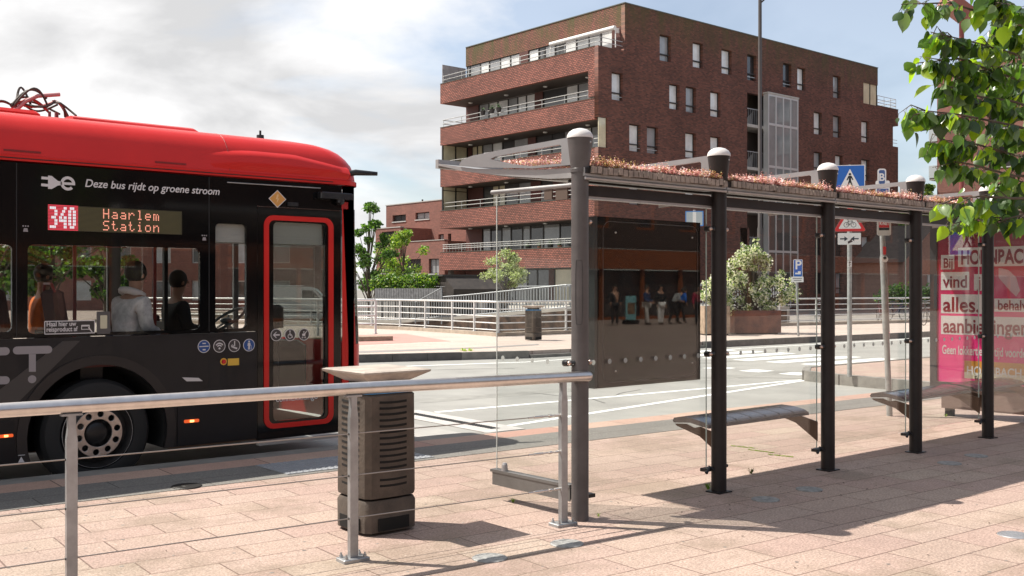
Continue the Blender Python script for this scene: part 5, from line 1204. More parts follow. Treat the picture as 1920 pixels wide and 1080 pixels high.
# roof planting (sedum), one mass of tiny shoots
random.seed(11)
shoots = {0: MB(), 1: MB(), 2: MB(), 3: MB()}
def rooftop(y):
    for (y0, z0), (y1, z1) in zip(rp_top, rp_top[1:]):
        if y0 <= y <= y1: return z0 + (z1 - z0) * (y - y0) / (y1 - y0)
    return 2.42
for i in range(5):
    for k in range(3800):
        x = random.uniform(px_[i] + .06, px_[i + 1] - .04); y = 5.09 + 1.05 * random.random() ** 1.7
        if y > 6.1: continue
        h = .034 + .058 * random.random() * (0.55 + 0.45 * math.sin(x * 9 + 2 * math.sin(x * 3.1))) + (.03 if random.random() < .14 else 0)
        z = rooftop(y); kd = random.choices((0, 1, 2, 3), (5, 5, 1.8, 1.2))[0] if math.sin(x * 5.3 + y * 4) > -.5 else random.choices((0, 1, 2, 3), (2, 2, 4, 3))[0]
        mb = shoots[kd]; lean = Vector((random.uniform(-.4, .4), random.uniform(-.4, .4), 1)).normalized(); base = Vector((x, y, z)); tip = base + lean * h
        for q in range(5):
            c = base + lean * h * (.35 + .65 * q / 4); a = random.random() * 6.28; s = .0115 * (1.25 - .1 * q)
            u = Vector((math.cos(a), math.sin(a), random.uniform(.1, .8))).normalized(); v = u.cross(lean).normalized()
            mb.add([c, c + u * s * .6 + v * s * .45, c + u * s * 1.4, c + u * s * .6 - v * s * .45], [(0, 1, 2, 3)])
sedm = [mat('pink sedum', (.76, .36, .33), .7, 0, var=.25, vscale=20), mat('pale pink sedum', (.88, .66, .62), .7, 0, var=.2, vscale=20), mat('yellow sedum', (.58, .46, .18), .7, 0, var=.3, vscale=20), mat('rust sedum', (.42, .17, .11), .7, 0, var=.3, vscale=20)]
# denser edge of the planting seen at the open end of the roof
for k in range(1500):
    x = SX + .02 + .12 * random.random(); y = 5.30 + .72 * random.random(); z = rooftop(y); c = Vector((x, y, z + .07 * random.random() ** .8)); 
    for q in range(3):
        u = Vector((random.uniform(-1, 1), random.uniform(-1, 1), random.uniform(0, 1))).normalized() * .013; v = u.orthogonal().normalized() * .006; shoots[random.choices((0, 1, 2, 3), (5, 4, 2.5, 1.5))[0]].add([c, c + u * .5 + v, c + u, c + u * .5 - v], [(0, 1, 2, 3)])
allm = MB(); idx = []
for k in range(4): idx += [k] * len(shoots[k].f); allm.add(shoots[k].v, shoots[k].f)
sed = obj('sedum', allm, sedm[0]); sed['kind'] = 'stuff'
for m in sedm[1:]: sed.data.materials.append(m)
sed.data.polygons.foreach_set('material_index', idx)
# roof soil
so_ = MB()
for i in range(5): so_.box(px_[i] + .06, px_[i + 1] - .04, 5.088, 5.5, 2.426, 2.445)
soil_ = obj('roof_soil', so_, mat('roof substrate', (.10, .06, .045), .95, 0, var=.3, vscale=30)); soil_['kind'] = 'stuff'

# dark information panel behind the first glass bay
ip = thing('information_panel', 'dark glossy back of an information panel in the first bay of the shelter', 'information panel', (5.25, 5.24, .89))
x0, x1 = PY(1121, 540, 5.235).x, PY(1313, 540, 5.235).x
dkg = mat('black gloss panel', (0.008, 0.0065, 0.0055), 0.02, 0, spec=0.5)
obj('panel', MB().box(x0, x1, 5.235, 5.262, .885, 2.11), dkg, ip)
obj('panel_outline', flat([rrect(x0 + .05, .92, x1 - .03, 2.08, .07), rrect(x0 + .055, .925, x1 - .035, 2.075, .066)], .001, frame((0, 5.2345, 0), (1, 0, 0), (0, 0, 1))), mat('panel line', (.06, .06, .06), .3), ip)
obj('panel_side', MB().box(x0 - .03, x0 - .001, 5.238, 5.30, .885, 2.11), mat('panel side', (.03, .035, .035), .3), ip)
sc_ = MB()
for x, z in ((x0 + .18, 2.0), (x1 - .10, 1.99), (x0 + .18, 1.0), (x1 - .10, 1.02)): sc_.ball((x, 5.233, z), .008, 8, 6)
obj('screws', sc_, inox, ip)

# benches
def bench(bx0, bx1, lab):
    t = thing('shelter_bench', lab, 'bench', (bx0, SY + .2, 0), 'benches fixed to the shelter posts')
    prof_ = [(5.31, .475), (5.315, .50), (5.36, .522), (5.48, .542), (5.60, .545), (5.67, .53), (5.685, .505), (5.67, .49), (5.5, .505), (5.36, .482)]
    seat_ = obj('seat', MB().prism(prof_, bx0, bx1, 'x'), mat('bench seat metal', (.22, .21, .21), .22, .7, var=.12, vscale=5), t, 40)
    gaps = MB(); n = 7
    for k in range(1, n): x = bx0 + (bx1 - bx0) * k / n; gaps.prism([(5.33, .512), (5.36, .5235), (5.48, .5435), (5.60, .5465), (5.66, .533), (5.60, .54), (5.48, .537), (5.36, .517)], x - .003, x + .003, 'x')
    obj('seat_joints', gaps, black, seat_)
    for x in (bx0 + .03, bx1 - .04):
        obj('bracket', MB().prism([(5.20, .26), (5.42, .40), (5.66, .462), (5.68, .478), (5.56, .487), (5.48, .462), (5.42, .478), (5.20, .43)], x - .006, x + .006, 'x'), mat('brown bracket', (.11, .07, .05), .35, .5, var=.2), t)
    return t
bench(6.62, 8.02, 'first metal shelter bench, between the second and third posts')
bench(9.66, 11.06, 'second metal shelter bench, between the fourth and fifth posts')
bench(11.18, 12.4, 'third metal shelter bench, below the pink poster')

# poster case at the end of the shelter
AX = 12.6
pc = thing('poster_case', 'pink advertising poster in a black frame at the far end of the shelter', 'poster case', (AX, 5.9, 0))
yl_ = PX(1745, 540, AX).y; yp = PX(1758, 540, AX).y; yr = 5.23
obj('case', MB().box(AX + .012, AX + .14, yr - .02, yl_, .37, 2.36), mat('case dark grey', (.05, .05, .052), .35, .3), pc)
obj('case_frame', flat([[(-yl_, .36), (-yr + .02, .36), (-yr + .02, 2.37), (-yl_, 2.37)], rrect(-yp, .43, -yr - .06, 2.27, .01)], .03, frame((AX - .02, 0, 0), (0, -1, 0), (0, 0, 1))), mat('case dark grey', (0, 0, 0)), pc)
obj('plinth', MB().box(AX + .0, AX + .12, yr + .05, PX(1765, 540, AX).y, .10, .355), mat('plinth brown grey', (.18, .13, .11), .4, .3), pc)
obj('leg', MB().box(AX + .03, AX + .09, yr + .1, yr + .2, 0, .099).box(AX + .03, AX + .09, 6.3, 6.4, 0, .099), black, pc)
pm = bpy.data.materials.new('poster print'); pm.use_nodes = True; t_ = pm.node_tree; b_ = t_.nodes['Principled BSDF']; b_.inputs['Roughness'].default_value = .25
g_ = nn(t_, 'ShaderNodeNewGeometry'); s_ = nn(t_, 'ShaderNodeSeparateXYZ'); t_.links.new(g_.outputs['Position'], s_.inputs[0])
rp_ = nn(t_, 'ShaderNodeMapRange'); rp_.inputs[1].default_value = .4; rp_.inputs[2].default_value = 2.3; t_.links.new(s_.outputs[2], rp_.inputs[0])
cr_ = nn(t_, 'ShaderNodeValToRGB'); cr_.color_ramp.elements[0].color = (.84, .045, .27, 1); cr_.color_ramp.elements[1].color = (.22, .012, .03, 1); cr_.color_ramp.elements.new(.45).color = (.76, .035, .19, 1); cr_.color_ramp.elements.new(.75).color = (.50, .018, .07, 1)
t_.links.new(rp_.outputs[0], cr_.inputs[0]); t_.links.new(cr_.outputs[0], b_.inputs['Base Color'])
MATS['poster print'] = pm
ps = obj('poster', MB().box(AX - .004, AX + .004, yr + .05, yp + .005, .42, 2.28), pm, pc)
def P2(px, py): q = PX(px, py, AX - .01); return (-q.y, q.z)
FP = lambda off: frame((AX - .004 - off, 0, 0), (0, -1, 0), (0, 0, 1))
pwhite_ = mat('poster white', (.74, .72, .70), .35); pred_ = mat('poster dark red', (.25, .012, .03), .35)
def prect(x0, y0, x1, y1): a = P2(x0, (y0 + y1) / 2)[0]; b = P2(x1, (y0 + y1) / 2)[0]; xc = (x0 + x1) / 2; return [(a, P2(xc, y1)[1]), (b, P2(xc, y1)[1]), (b, P2(xc, y0)[1]), (a, P2(xc, y0)[1])]
boxes = [prect(1764, 478, 1789, 505), prect(1796, 462, 1985, 499), prect(1764, 510, 1817, 544), prect(1826, 514, 1862, 545), prect(1764, 552, 1846, 588), prect(1864, 560, 1960, 585), prect(1764, 594, 1975, 630)]
clip = -yr - .07
boxes = [[(min(a, clip), b) for a, b in bx] for bx in boxes]
obj('poster_boxes', join(*[flat([b], .0015, FP(.0015)) for b in boxes]), pwhite_, ps)
# loose duotone figure: plain pale shapes at the right
obj('poster_figure', flat([[P2(1872, 502), P2(1890, 506), P2(1905, 520), P2(1912, 545), P2(1905, 556), P2(1893, 545), P2(1880, 530), P2(1872, 520)]], .001, FP(.001)), mat('poster pale pink', (.62, .38, .40), .35), ps)
def ptext(s, px, py, h, wpx, off=.003, offset=.004, m=None):
    a = P2(px, py); M = Matrix.Identity(4); me = text(s, h, M, .001, offset)
    w = max(v.co.x for v in me.vertices); tgt = P2(px + wpx, py)[0] - a[0]
    me.transform(Matrix.Diagonal((tgt / w, 1, 1, 1))); me.transform(frame((AX - .004 - off, -a[0], a[1]), (0, -1, 0), (0, 0, 1))); return me
big = .0085
obj('poster_words', join(ptext('Bij', 1768, 502, .17, 18, offset=.003), ptext('HORNBACH', 1801, 495, .235, 135, offset=big), ptext('vind', 1768, 539, .215, 45, offset=.004), ptext('je', 1832, 539, .20, 24, offset=.004), ptext('alles.', 1768, 584, .26, 68, offset=.005), ptext('behalve', 1870, 581, .17, 66, offset=.003), ptext('aanbiedingen', 1768, 623, .25, 160, offset=.005)), pred_, ps)
obj('poster_slogan', join(ptext('Geen lokkertjes. Altijd voordelig.', 1766, 663, .155, 172, offset=.002)), pwhite_, ps)
obj('logo_board', flat([[(min(a, clip), b) for a, b in prect(1808, 681, 1990, 707)]], .002, FP(.002)), mat('logo orange', (.62, .30, .05), .35), ps)
obj('logo_strip', flat([[(min(a, clip), b) for a, b in prect(1808, 703, 1990, 715)]], .002, FP(.0022)), mat('logo cream', (.72, .68, .50), .35), ps)
obj('logo_word', ptext('HORNBACH', 1812, 702, .15, 103, off=.005, offset=.003), signwhite, ps)
obj('logo_words', ptext('Er is altijd iets te doen.', 1827, 713, .075, 88, off=.005, offset=.0005), black, ps)
obj('case_glass', MB().box(AX - .026, AX - .022, yr + .04, yp + .01, .42, 2.28), glass('poster glass', (.97, .97, .97), r0=.045), pc)

# ================================================================== HANDRAIL
hr = thing('handrail', 'long brushed steel handrail on flat posts with three tension cables in the foreground', 'handrail', (5.0, 5.1, 0))
HE = Vector((5.055, 5.10, 0)); hd = Vector((-3.62, .32, 0)).normalized(); hn = Vector((-hd.y, hd.x, 0))
obj('top_rail', MB().tube([HE + Vector((0, 0, .995)), HE + hd * 1.8 + Vector((0, 0, 1.01)), HE + hd * 9 + Vector((0, 0, 1.01))], .036, 28), inox, hr, 50)
obj('rail_end', MB().ball(HE + Vector((0, 0, .995)), .036, 20, 10, 1.0), inox, hr, 80)
pp = [HE + hd * .215, HE + hd * 1.785, HE + hd * 3.345, HE + hd * 4.9, HE + hd * 6.45]
postst = mat('matt steel post', (.36, .365, .37), .42, .6, var=.18, vscale=8, bump=.06)
for q in pp:
    ang = math.atan2(hd.y, hd.x) + PI
    M = Matrix.Translation(q) @ Matrix.Rotation(ang, 4, 'Z')
    p = obj('rail_post', MB().loft([[(-.026, -.018, .02), (.026, -.018, .02), (.026, .018, .02), (-.026, .018, .02)], [(-.026, -.018, .84), (.026, -.018, .84), (.026, .018, .84), (-.026, .018, .84)], [(-.018, -.018, .90), (.018, -.018, .90), (.018, .018, .90), (-.018, .018, .90)], [(-.018, -.018, .965), (.018, -.018, .965), (.018, .018, .965), (-.018, .018, .965)]], True, True).xf(M), postst, hr)
    obj('saddle', MB().box(-.05, .05, -.02, .02, .962, .972).xf(M), postst, p)
    obj('foot_plate', MB().bev(-.085, .085, -.055, .055, 0, .022, .004).xf(M), postst, p)
    for a, b in ((-.06, -.035), (.06, -.035), (-.06, .035), (.06, .035)): obj('foot_bolt', MB().cyl((a, b, .02), (a, b, .036), .011, n=6).cyl((a, b, .0362), (a, b, .05), .006, n=8).xf(M), galv, p)
cablem = mat('steel cable', (.30, .27, .25), .4, .7)
for z in (.25, .50, .745):
    a = pp[0] + Vector((0, 0, z)); b = pp[-1] + Vector((0, 0, z))
    obj('cable', MB().tube([a, b], .0038, 6), cablem, hr)
    tb_ = MB(); d0 = hd
    tb_.tube([a + d0 * .01, a + d0 * .07], .009, 8).tube([a + d0 * .07, a + d0 * .17], .006, 8).tube([a + d0 * .10, a + d0 * .12], .011, 8).tube([a + d0 * .17, a + d0 * .245], .009, 8).tube([a + d0 * .245, a + d0 * .29], .006, 8).ball(a + hn * .026 * -1, .014, 8, 6)
    obj('turnbuckle', tb_, inox, hr, 50)
    for q in pp[1:]: obj('cable_ferrule', MB().tube([q + Vector((0, 0, z)) - hd * .03, q + Vector((0, 0, z)) + hd * .03], .0075, 8), black, hr)

# ================================================================== LITTER BIN
concr = mat('weathered brown concrete', (.085, .066, .052), .8, 0, var=.3, vscale=6, bump=.4, bscale=60)
concl = mat('pale weathered bin lid', (.38, .33, .285), .8, 0, var=.25, vscale=7, bump=.3, bscale=60)
slotm = mat('bin slot dark', (.008, .007, .006), .9)
B0 = Vector((3.84, 5.87, 0))
bn = thing('litter_bin', 'brown concrete litter bin with louvred sides and a flared lid behind the handrail', 'litter bin', B0)
s = .19
def bulge(z, e=0.0): # rounded square section, slightly bowed sides
    pts = []
    hh = s + e
    for k in range(4):
        a = k * PI / 2; c, sn = math.cos(a), math.sin(a)
        for i in range(8):
            f = -1 + 2 * (i + .5) / 8; xx = hh + .012 * (1 - f * f); yy = hh * f * .97; pts.append((B0.x + xx * c - yy * sn, B0.y + xx * sn + yy * c, z))
    return pts
obj('body', MB().loft([bulge(.24), bulge(.26, .004), bulge(.90, .0), bulge(.93, -.03)], True, True), concr, bn, 35)
obj('base', MB().loft([bulge(.02, .004), bulge(.20, .006), bulge(.225, -.006)], True, True), concr, bn, 35)
sl2 = MB()
for k in range(15):
    z = .86 - k * .0385
    if k == 12: continue
    h = .0075; sp_ = []
    w = .105
    for i in range(7):
        f = -1 + 2 * i / 6; sp_.append((w * f, -(s + .012 * (1 - (w * f / s) ** 2)) - .0035, z - .004 * (1 - f * f)))
    for Mr in (Matrix.Rotation(0, 4, 'Z'), Matrix.Rotation(-PI / 2, 4, 'Z'), Matrix.Rotation(PI / 2, 4, 'Z'), Matrix.Rotation(PI, 4, 'Z')):
        r0_ = [[(x, y - .0005, zz - h), (x, y - .0005, zz + h), (x, y + .03, zz + h), (x, y + .03, zz - h)] for x, y, zz in sp_]
        q = MB().loft(r0_, True, True).xf(Matrix.Translation(B0) @ Mr); sl2.add(q.v, q.f)
obj('louvre_slots', sl2, slotm, bn)
nb2 = MB()
for Mr in (0, -PI / 2, PI / 2, PI):
    q = MB().box(-.12, .12, -s - .020, -s, .03, .11).xf(Matrix.Translation(B0) @ Matrix.Rotation(Mr, 4, 'Z')); nb2.add(q.v, q.f)
obj('foot_recess', nb2, slotm, bn)
def sq(h, z): return [(B0.x - h, B0.y - h, z), (B0.x + h, B0.y - h, z), (B0.x + h, B0.y + h, z), (B0.x - h, B0.y + h, z)]
obj('lid', MB().loft([sq(.15, .985), sq(.258, 1.048), sq(.262, 1.060), sq(.24, 1.068)], True, True), concl, bn)
obj('lid_neck', MB().box(B0.x - .13, B0.x - .09, B0.y - .13, B0.y + .13, .93, .984).box(B0.x + .09, B0.x + .13, B0.y - .13, B0.y + .13, .93, .984), concr, bn)
obj('bin_bag', MB().loft([bulge(.915, -.002), bulge(.935, .004), bulge(.95, -.05), bulge(.90, -.07)], False, False), mat('blue plastic bag', (.03, .22, .48), .35, 0, var=.2, vscale=20), bn, 50)
c_ = copy_tree(bn); fb = G(1000, 638, 0); c_.location = (fb.x, fb.y, 0); c_.rotation_euler = (0, 0, .12)
c_['label'] = 'small distant litter bin by the canal railing, showing a blue bag through its slots'
for o_ in (bn, c_): o_['group'] = 'louvred litter bins'

# ================================================================== SIGNS AND POLES
def face_frame(c, heading):        # board at c facing the direction `heading` (angle of its normal)
    n = Vector((math.cos(heading), math.sin(heading), 0)); u = Vector((-n.y, n.x, 0)); return frame(c, u, (0, 0, 1))
pole_m = mat('galvanised pole', (.36, .37, .36), .5, .5, var=.22, vscale=9, bump=.08)
TOCAM = lambda p: math.atan2(-p[1], -p[0])
# pedestrian crossing sign with bicycle warning below
q = G(1593, 706, 0)
sg = thing('crossing_sign', 'pole with blue pedestrian crossing sign, red triangle bicycle warning and arrow plate', 'road sign', (q.x, q.y, 0))
dq = (q.x ** 2 + q.y ** 2) ** .5
obj('pole', MB().cyl((q.x, q.y, 0), (q.x, q.y, 3.78), .042, n=14).ball((q.x, q.y, 3.78), .05, 12, 8), pole_m, sg, 50)
h_ = TOCAM(q) + .10
def zat(py, p): r = (p[0] * FW.x + p[1] * FW.y); return CAM_H - (py - 540) * r / FPX
def sign_parts(p, zc, hd_, parts, parent, depth0=.055):
    # parts: list of (name, loops, material, layer)
    n = Vector((math.cos(hd_), math.sin(hd_), 0)); first = None
    for name, loops, m, lay in parts:
        th = .004 if lay == 0 else .0012
        c = Vector((p[0], p[1], zc)) + n * (depth0 + lay * .0014)
        me = join(*[flat(lp if isinstance(lp[0][0], (list, tuple)) else [lp], th, face_frame(c, hd_)) for lp in loops])
        o_ = obj(name, me, m, first or parent); first = first or o_
    return first
def ped(s_, dx=0, dy=0):
    return [circ(dx, dy + .62 * s_, .11 * s_, 14), [(dx + a * s_, dy + b * s_) for a, b in ((-.13, .48), (.13, .48), (.30, .12), (.22, .08), (.10, .28), (.10, .02), (.28, -.48), (.16, -.50), (0, -.12), (-.16, -.50), (-.28, -.46), (-.10, .02), (-.10, .28), (-.22, .06), (-.30, .10))]]
zc = zat(337, q); hs = .26
sign_parts(q, zc, h_, [('board', [rrect(-hs, -hs, hs, hs, .02)], signback, 0), ('sign_border', [[rrect(-hs, -hs, hs, hs, .02), rrect(-hs + .012, -hs + .012, hs - .012, hs - .012, .015)]], signwhite, 1), ('blue_field', [rrect(-hs + .012, -hs + .012, hs - .012, hs - .012, .015)], signblue, 1),
    ('white_triangle', [[(0, .19), (.2, -.20), (-.2, -.20)]], signwhite, 2), ('walking_figure', ped(.20, 0, -.03), black, 3), ('stripes', [[(-.17 + k * .075, -.20), (-.14 + k * .075, -.20), (-.13 + k * .066, -.145), (-.15 + k * .066, -.145)] for k in range(5)], black, 3)], sg)
zc = zat(412, q) - .05; 
def tri(k, r=.02): # rounded triangle, side 0.6*k
    out_ = []
    for i in range(3):
        a = PI / 2 + 2 * PI * i / 3; cx, cy = (.33 * k - r * 2) * math.cos(a), (.33 * k - r * 2) * math.sin(a)
        for j in range(5): t = a - PI / 3 + (2 * PI / 3) * j / 4; out_.append((cx + r * math.cos(t), cy + r * math.sin(t)))
    return out_
bikes_ = [[circ(-.062, -.045, .046, 22), circ(-.062, -.045, .038, 22)], [circ(.062, -.045, .046, 22), circ(.062, -.045, .038, 22)]]
def seg(a, b, w): a = Vector(a); b = Vector(b); d = (b - a).normalized(); n = Vector((-d.y, d.x)) * w / 2; return [tuple(a - n), tuple(b - n), tuple(b + n), tuple(a + n)]
bikes_ += [seg((-.062, -.045), (-.03, .02), .008), seg((-.03, .02), (.035, .025), .008), seg((-.062, -.045), (-.005, -.05), .008), seg((-.005, -.05), (-.035, .045), .008), seg((-.005, -.05), (.038, .02), .008), seg((.062, -.045), (.03, .055), .008), seg((.03, .055), (.055, .06), .008), seg((-.05, .047), (-.02, .047), .01)]
sign_parts(q, zc, h_, [('board', [tri(1.0, .03)], signback, 0), ('red_border', [[tri(.99, .03), tri(.70, .012)]], signred, 1), ('white_field', [tri(.70, .012)], signwhite, 1), ('bicycle_symbol', bikes_, black, 2)], sg)
zc = zat(448, q)
ar = [(-.155, .012), (-.08, .012), (-.08, .045), (-.02, 0), (-.08, -.045), (-.08, -.012), (-.155, -.012)]
sign_parts(q, zc, h_, [('sub_plate', [rrect(-.21, -.105, .19, .105, .015)], signwhite, 0), ('arrow', [[(x - .015, y) for x, y in ar], [(-x - .005, y) for x, y in reversed(ar)]], mat('arrow blue black', (.02, .03, .05), .4), 1), ('sticker', [[(-.03, -.09), (.05, -.05), (.03, -.03), (.06, -.01), (.02, 0), (0, -.03), (-.04, -.05)]], mat('torn sticker', (.06, .04, .04), .6), 2)], sg)
sign_parts(q, zat(495, q), h_, [('pole_sticker', [rrect(-.03, -.05, .03, .05, .005)], signwhite, 0), ('sticker_mark', [[(-.02, .01), (.02, .02), (.02, .035), (-.02, .03)], [(-.02, -.03), (.02, -.02), (.02, -.01), (-.02, -.015)]], black, 1)], sg, .040)
# leaning bus stop pole
q = G(1668, 780, 0); top = PD(1650, 330, (q.x * FW.x + q.y * FW.y))
bs = thing('bus_stop_pole', 'leaning grey bus stop pole with small red and white stop signs', 'bus stop pole', (q.x, q.y, 0))
obj('pole', MB().tube([(q.x, q.y, 0), (q.x, q.y, 0.02), tuple(Vector(q).lerp(top, .62)), tuple(top)], [.036, .036, .034, .03], 14), pole_m, bs, 50)
obj('pole_sleeve', MB().tube([tuple(Vector(q).lerp(top, .32)), tuple(Vector(q).lerp(top, .33)), tuple(Vector(q).lerp(top, .66)), tuple(Vector(q).lerp(top, .67))], [.036, .042, .042, .036], 14), pole_m, bs, 50)
hb = TOCAM(q) + .25
def onp(py): return PD(1668 + (780 - py) * (-13 / 370.), py, (q.x * FW.x + q.y * FW.y))
a = onp(333)
sign_parts((a.x - .01, a.y), a.z, hb, [('stop_sign', [rrect(-.052, -.105, .052, .105, .03)], signwhite, 0), ('blue_field', [rrect(-.036, -.088, .036, .088, .02)], mat('faded blue', (.06, .12, .30), .4), 1)], bs)
n_ = Vector((math.cos(hb), math.sin(hb), 0))
obj('letter', text('B', .13, face_frame(Vector((a.x - .01, a.y, a.z - .045)) + n_ * .0600 + Vector((n_.y, -n_.x, 0)) * .04, hb), .001, .003), signwhite, bs)
a = onp(353)
sign_parts(a, a.z, hb, [('line_plate', [rrect(-.085, -.09, .085, .09, .02)], signwhite, 0), ('blue_stripe', [[(-.07, -.075), (.07, -.075), (.07, -.01), (-.07, -.01)]], mat('faded blue', (0, 0, 0)), 1)], bs)
a = onp(424)
sign_parts(a, a.z, hb, [('net_sign', [rrect(-.085, -.12, .085, .10, .02)], mat('sign pale grey', (.6, .6, .58), .5), 0), ('red_field', [[(-.062, -.02), (.062, -.02), (.062, .085), (-.062, .085)]], signred, 1), ('dark_strip', [[(-.062, -.055), (.062, -.055), (.062, -.022), (-.062, -.022)]], black, 1)], bs)
obj('sign_letters', text('R-NET', .052, face_frame(Vector((a.x, a.y, a.z + .012)) + n_ * .0585 + Vector((n_.y, -n_.x, 0)) * .056, hb), .001, .002, sx=.80), signwhite, bs)
for py, m_, s_ in ((470, signred, .025), (486, signwhite, .04), (484, black, .02)):
    a = onp(py); sign_parts(a, a.z, hb, [('pole_sticker', [circ(0, 0, s_, 14)] if m_ is not signred else [rrect(-.018, -.05, .018, .05, .004)], m_, 0)], bs, .043 + (.002 if m_ is black else 0))
# crossing sign behind the viewer, mirrored faintly in the shelter glass
q = Vector((19.6, .94, 0)); m2 = thing('crossing_sign', 'blue crossing sign mirrored in the shelter glass above the pink poster', 'road sign', (q.x, q.y, 0))
obj('pole', MB().cyl((q.x, q.y, 0), (q.x, q.y, 2.95), .038, n=12), pole_m, m2, 50)
sign_parts(q, 2.54, math.atan2(9.5, -19.6), [('board', [rrect(-.32, -.32, .32, .32, .02)], signwhite, 0), ('blue_field', [rrect(-.30, -.30, .30, .30, .015)], signblue, 1), ('white_triangle', [[(0, .25), (.26, -.22), (-.26, -.22)]], signwhite, 2), ('walking_figure', ped(.27, 0, -.03), black, 3)], m2)
# parking sign
q = G(1497, 630.5, 0)
ps_ = thing('parking_sign', 'small blue P parking sign on a thin leaning pole beyond the zebra crossing', 'road sign', (q.x, q.y, 0)); dpt = q.x * FW.x + q.y * FW.y
tp = PD(1492, 486, dpt)
obj('pole', MB().tube([tuple(q), tuple(tp)], .035, 10), pole_m, ps_, 50)
a = PD(1495.5, 503, dpt); hb = TOCAM(q) + .2
sign_parts(a, a.z, hb, [('board', [rrect(-.15, -.29, .15, .29, .03)], signwhite, 0), ('blue_field', [rrect(-.135, -.275, .135, .275, .03)], signblue, 1), ('truck_symbol', [[(-.09, -.2), (.09, -.2), (.09, -.1), (.0, -.1), (0, -.15), (-.09, -.15)]], signwhite, 2)], ps_)
n_ = Vector((math.cos(hb), math.sin(hb), 0))
obj('letter', text('P', .42, face_frame(Vector((a.x, a.y, a.z - .03)) + n_ * .06 + Vector((n_.y, -n_.x, 0)) * .10, hb), .001, .008), signwhite, ps_)
a = PD(1494.5, 524, dpt)
sign_parts(a, a.z, hb, [('sub_plate', [rrect(-.20, -.09, .20, .09, .015)], signwhite, 0), ('plate_lines', [[(-.15, .02), (.15, .02), (.15, .045), (-.15, .045)], [(-.12, -.045), (.13, -.045), (.13, -.02), (-.12, -.02)]], mat('plate grey', (.2, .2, .2), .5), 1)], ps_)
# blue cycle sign
q = Vector((25.9, 25.2, 0)); q = PD(1127, 540, 35); q.z = 0
cs = thing('cycle_path_sign', 'round blue cycle path sign peeking out behind the first shelter post', 'road sign', (q.x, q.y, 0))
obj('pole', MB().cyl((q.x, q.y, 0), (q.x, q.y, 3.1), .035, n=10), pole_m, cs, 50)
sign_parts(q, zat(470, q), TOCAM(q), [('board', [circ(0, 0, .31, 32)], signwhite, 0), ('blue_field', [circ(0, 0, .285, 32)], signblue, 1), ('bicycle_symbol', [[[(x * 1.9, y * 1.9) for x, y in lp] for lp in b] if isinstance(b[0][0], (list, tuple)) else [(x * 1.9, y * 1.9) for x, y in b] for b in bikes_], signwhite, 2)], cs)
sign_parts(q, zat(496, q), TOCAM(q), [('sub_plate', [rrect(-.25, -.12, .25, .12, .02)], signwhite, 0)], cs)
# back of a blue edged sign
q = PD(1302, 540, 31); q.z = 0
bb = thing('sign_back', 'back of a square blue-edged sign above the dark panel', 'road sign', (q.x, q.y, 0))
obj('pole', MB().cyl((q.x, q.y, 0), (q.x, q.y, 3.92), .038, n=10), pole_m, bb, 50)
sign_parts(q, zat(410, q), TOCAM(q), [('board', [rrect(-.26, -.22, .26, .22, .02)], mat('sign back pale', (.45, .50, .52), .5, .3), 0), ('blue_edge', [[rrect(-.265, -.225, .265, .225, .02), rrect(-.235, -.195, .235, .195, .02)]], mat('edge blue', (.08, .25, .6), .4), 1), ('stiffener', [[(-.05, -.2), (.05, -.2), (.05, .2), (-.05, .2)]], signwhite, 1)], bb)
# tall lamp post
q = PD(1425, 540, 42); q.z = 0
lp = thing('lamp_post', 'tall thin dark lamp post in front of the apartment block', 'lamp post', (q.x, q.y, 0)); tz = zat(-3, q)
obj('pole', MB().tube([(q.x, q.y, 0), (q.x, q.y, 4), (q.x, q.y, 4.05), (q.x, q.y, tz + .15)], [.11, .11, .085, .07], 12), mat('lamp post paint', (.075, .065, .063), .5, .2, var=.1), lp, 30)
e_ = Vector((q.x, q.y, tz)) + RT * 1.1
obj('arm', MB().tube([(q.x, q.y, tz - .2), Vector((q.x, q.y, tz)) + RT * .25 + Vector((0, 0, .02)), e_], .035, 8), black, lp, 50)
obj('lamp_head', MB().loft([[Vector((q.x, q.y, tz)) + RT * a_ + RT.cross(Vector((0, 0, 1))) * b_ + Vector((0, 0, c_)) for b_, c_ in ((-w_, 0), (w_, 0), (w_ * .7, .07), (-w_ * .7, .07))] for a_, w_ in ((.45, .06), (.6, .13), (1.15, .12), (1.25, .05))], True, True), black, lp)
# red mast with a box lamp
q = PD(1803, 540, 22.5); q.z = 0
rm = thing('red_mast', 'dark red mast with a tilted box floodlight, partly behind the tree leaves', 'lamp post', (q.x, q.y, 0)); tz = zat(22, q)
redm = mat('oxide red paint', (.20, .045, .04), .5, .1, var=.12)
obj('pole', MB().cyl((q.x, q.y, 0), (q.x, q.y, tz), .052, n=12), redm, rm, 50)
Mb = Matrix.Translation(PD(1797, 18, 22.5)) @ Matrix.Rotation(math.atan2(RT.y, RT.x), 4, 'Z') @ Matrix.Rotation(math.radians(30), 4, 'Y') @ Matrix.Rotation(.25, 4, 'Z')
obj('flood_box', MB().bev(-.36, .30, -.26, .26, -.12, .13, .015).xf(Mb), mat('red brown box', (.26, .10, .08), .5, .1), rm)
obj('box_end', MB().box(.301, .306, -.22, .22, -.09, .10).xf(Mb), mat('box end', (.38, .19, .16), .5), rm)

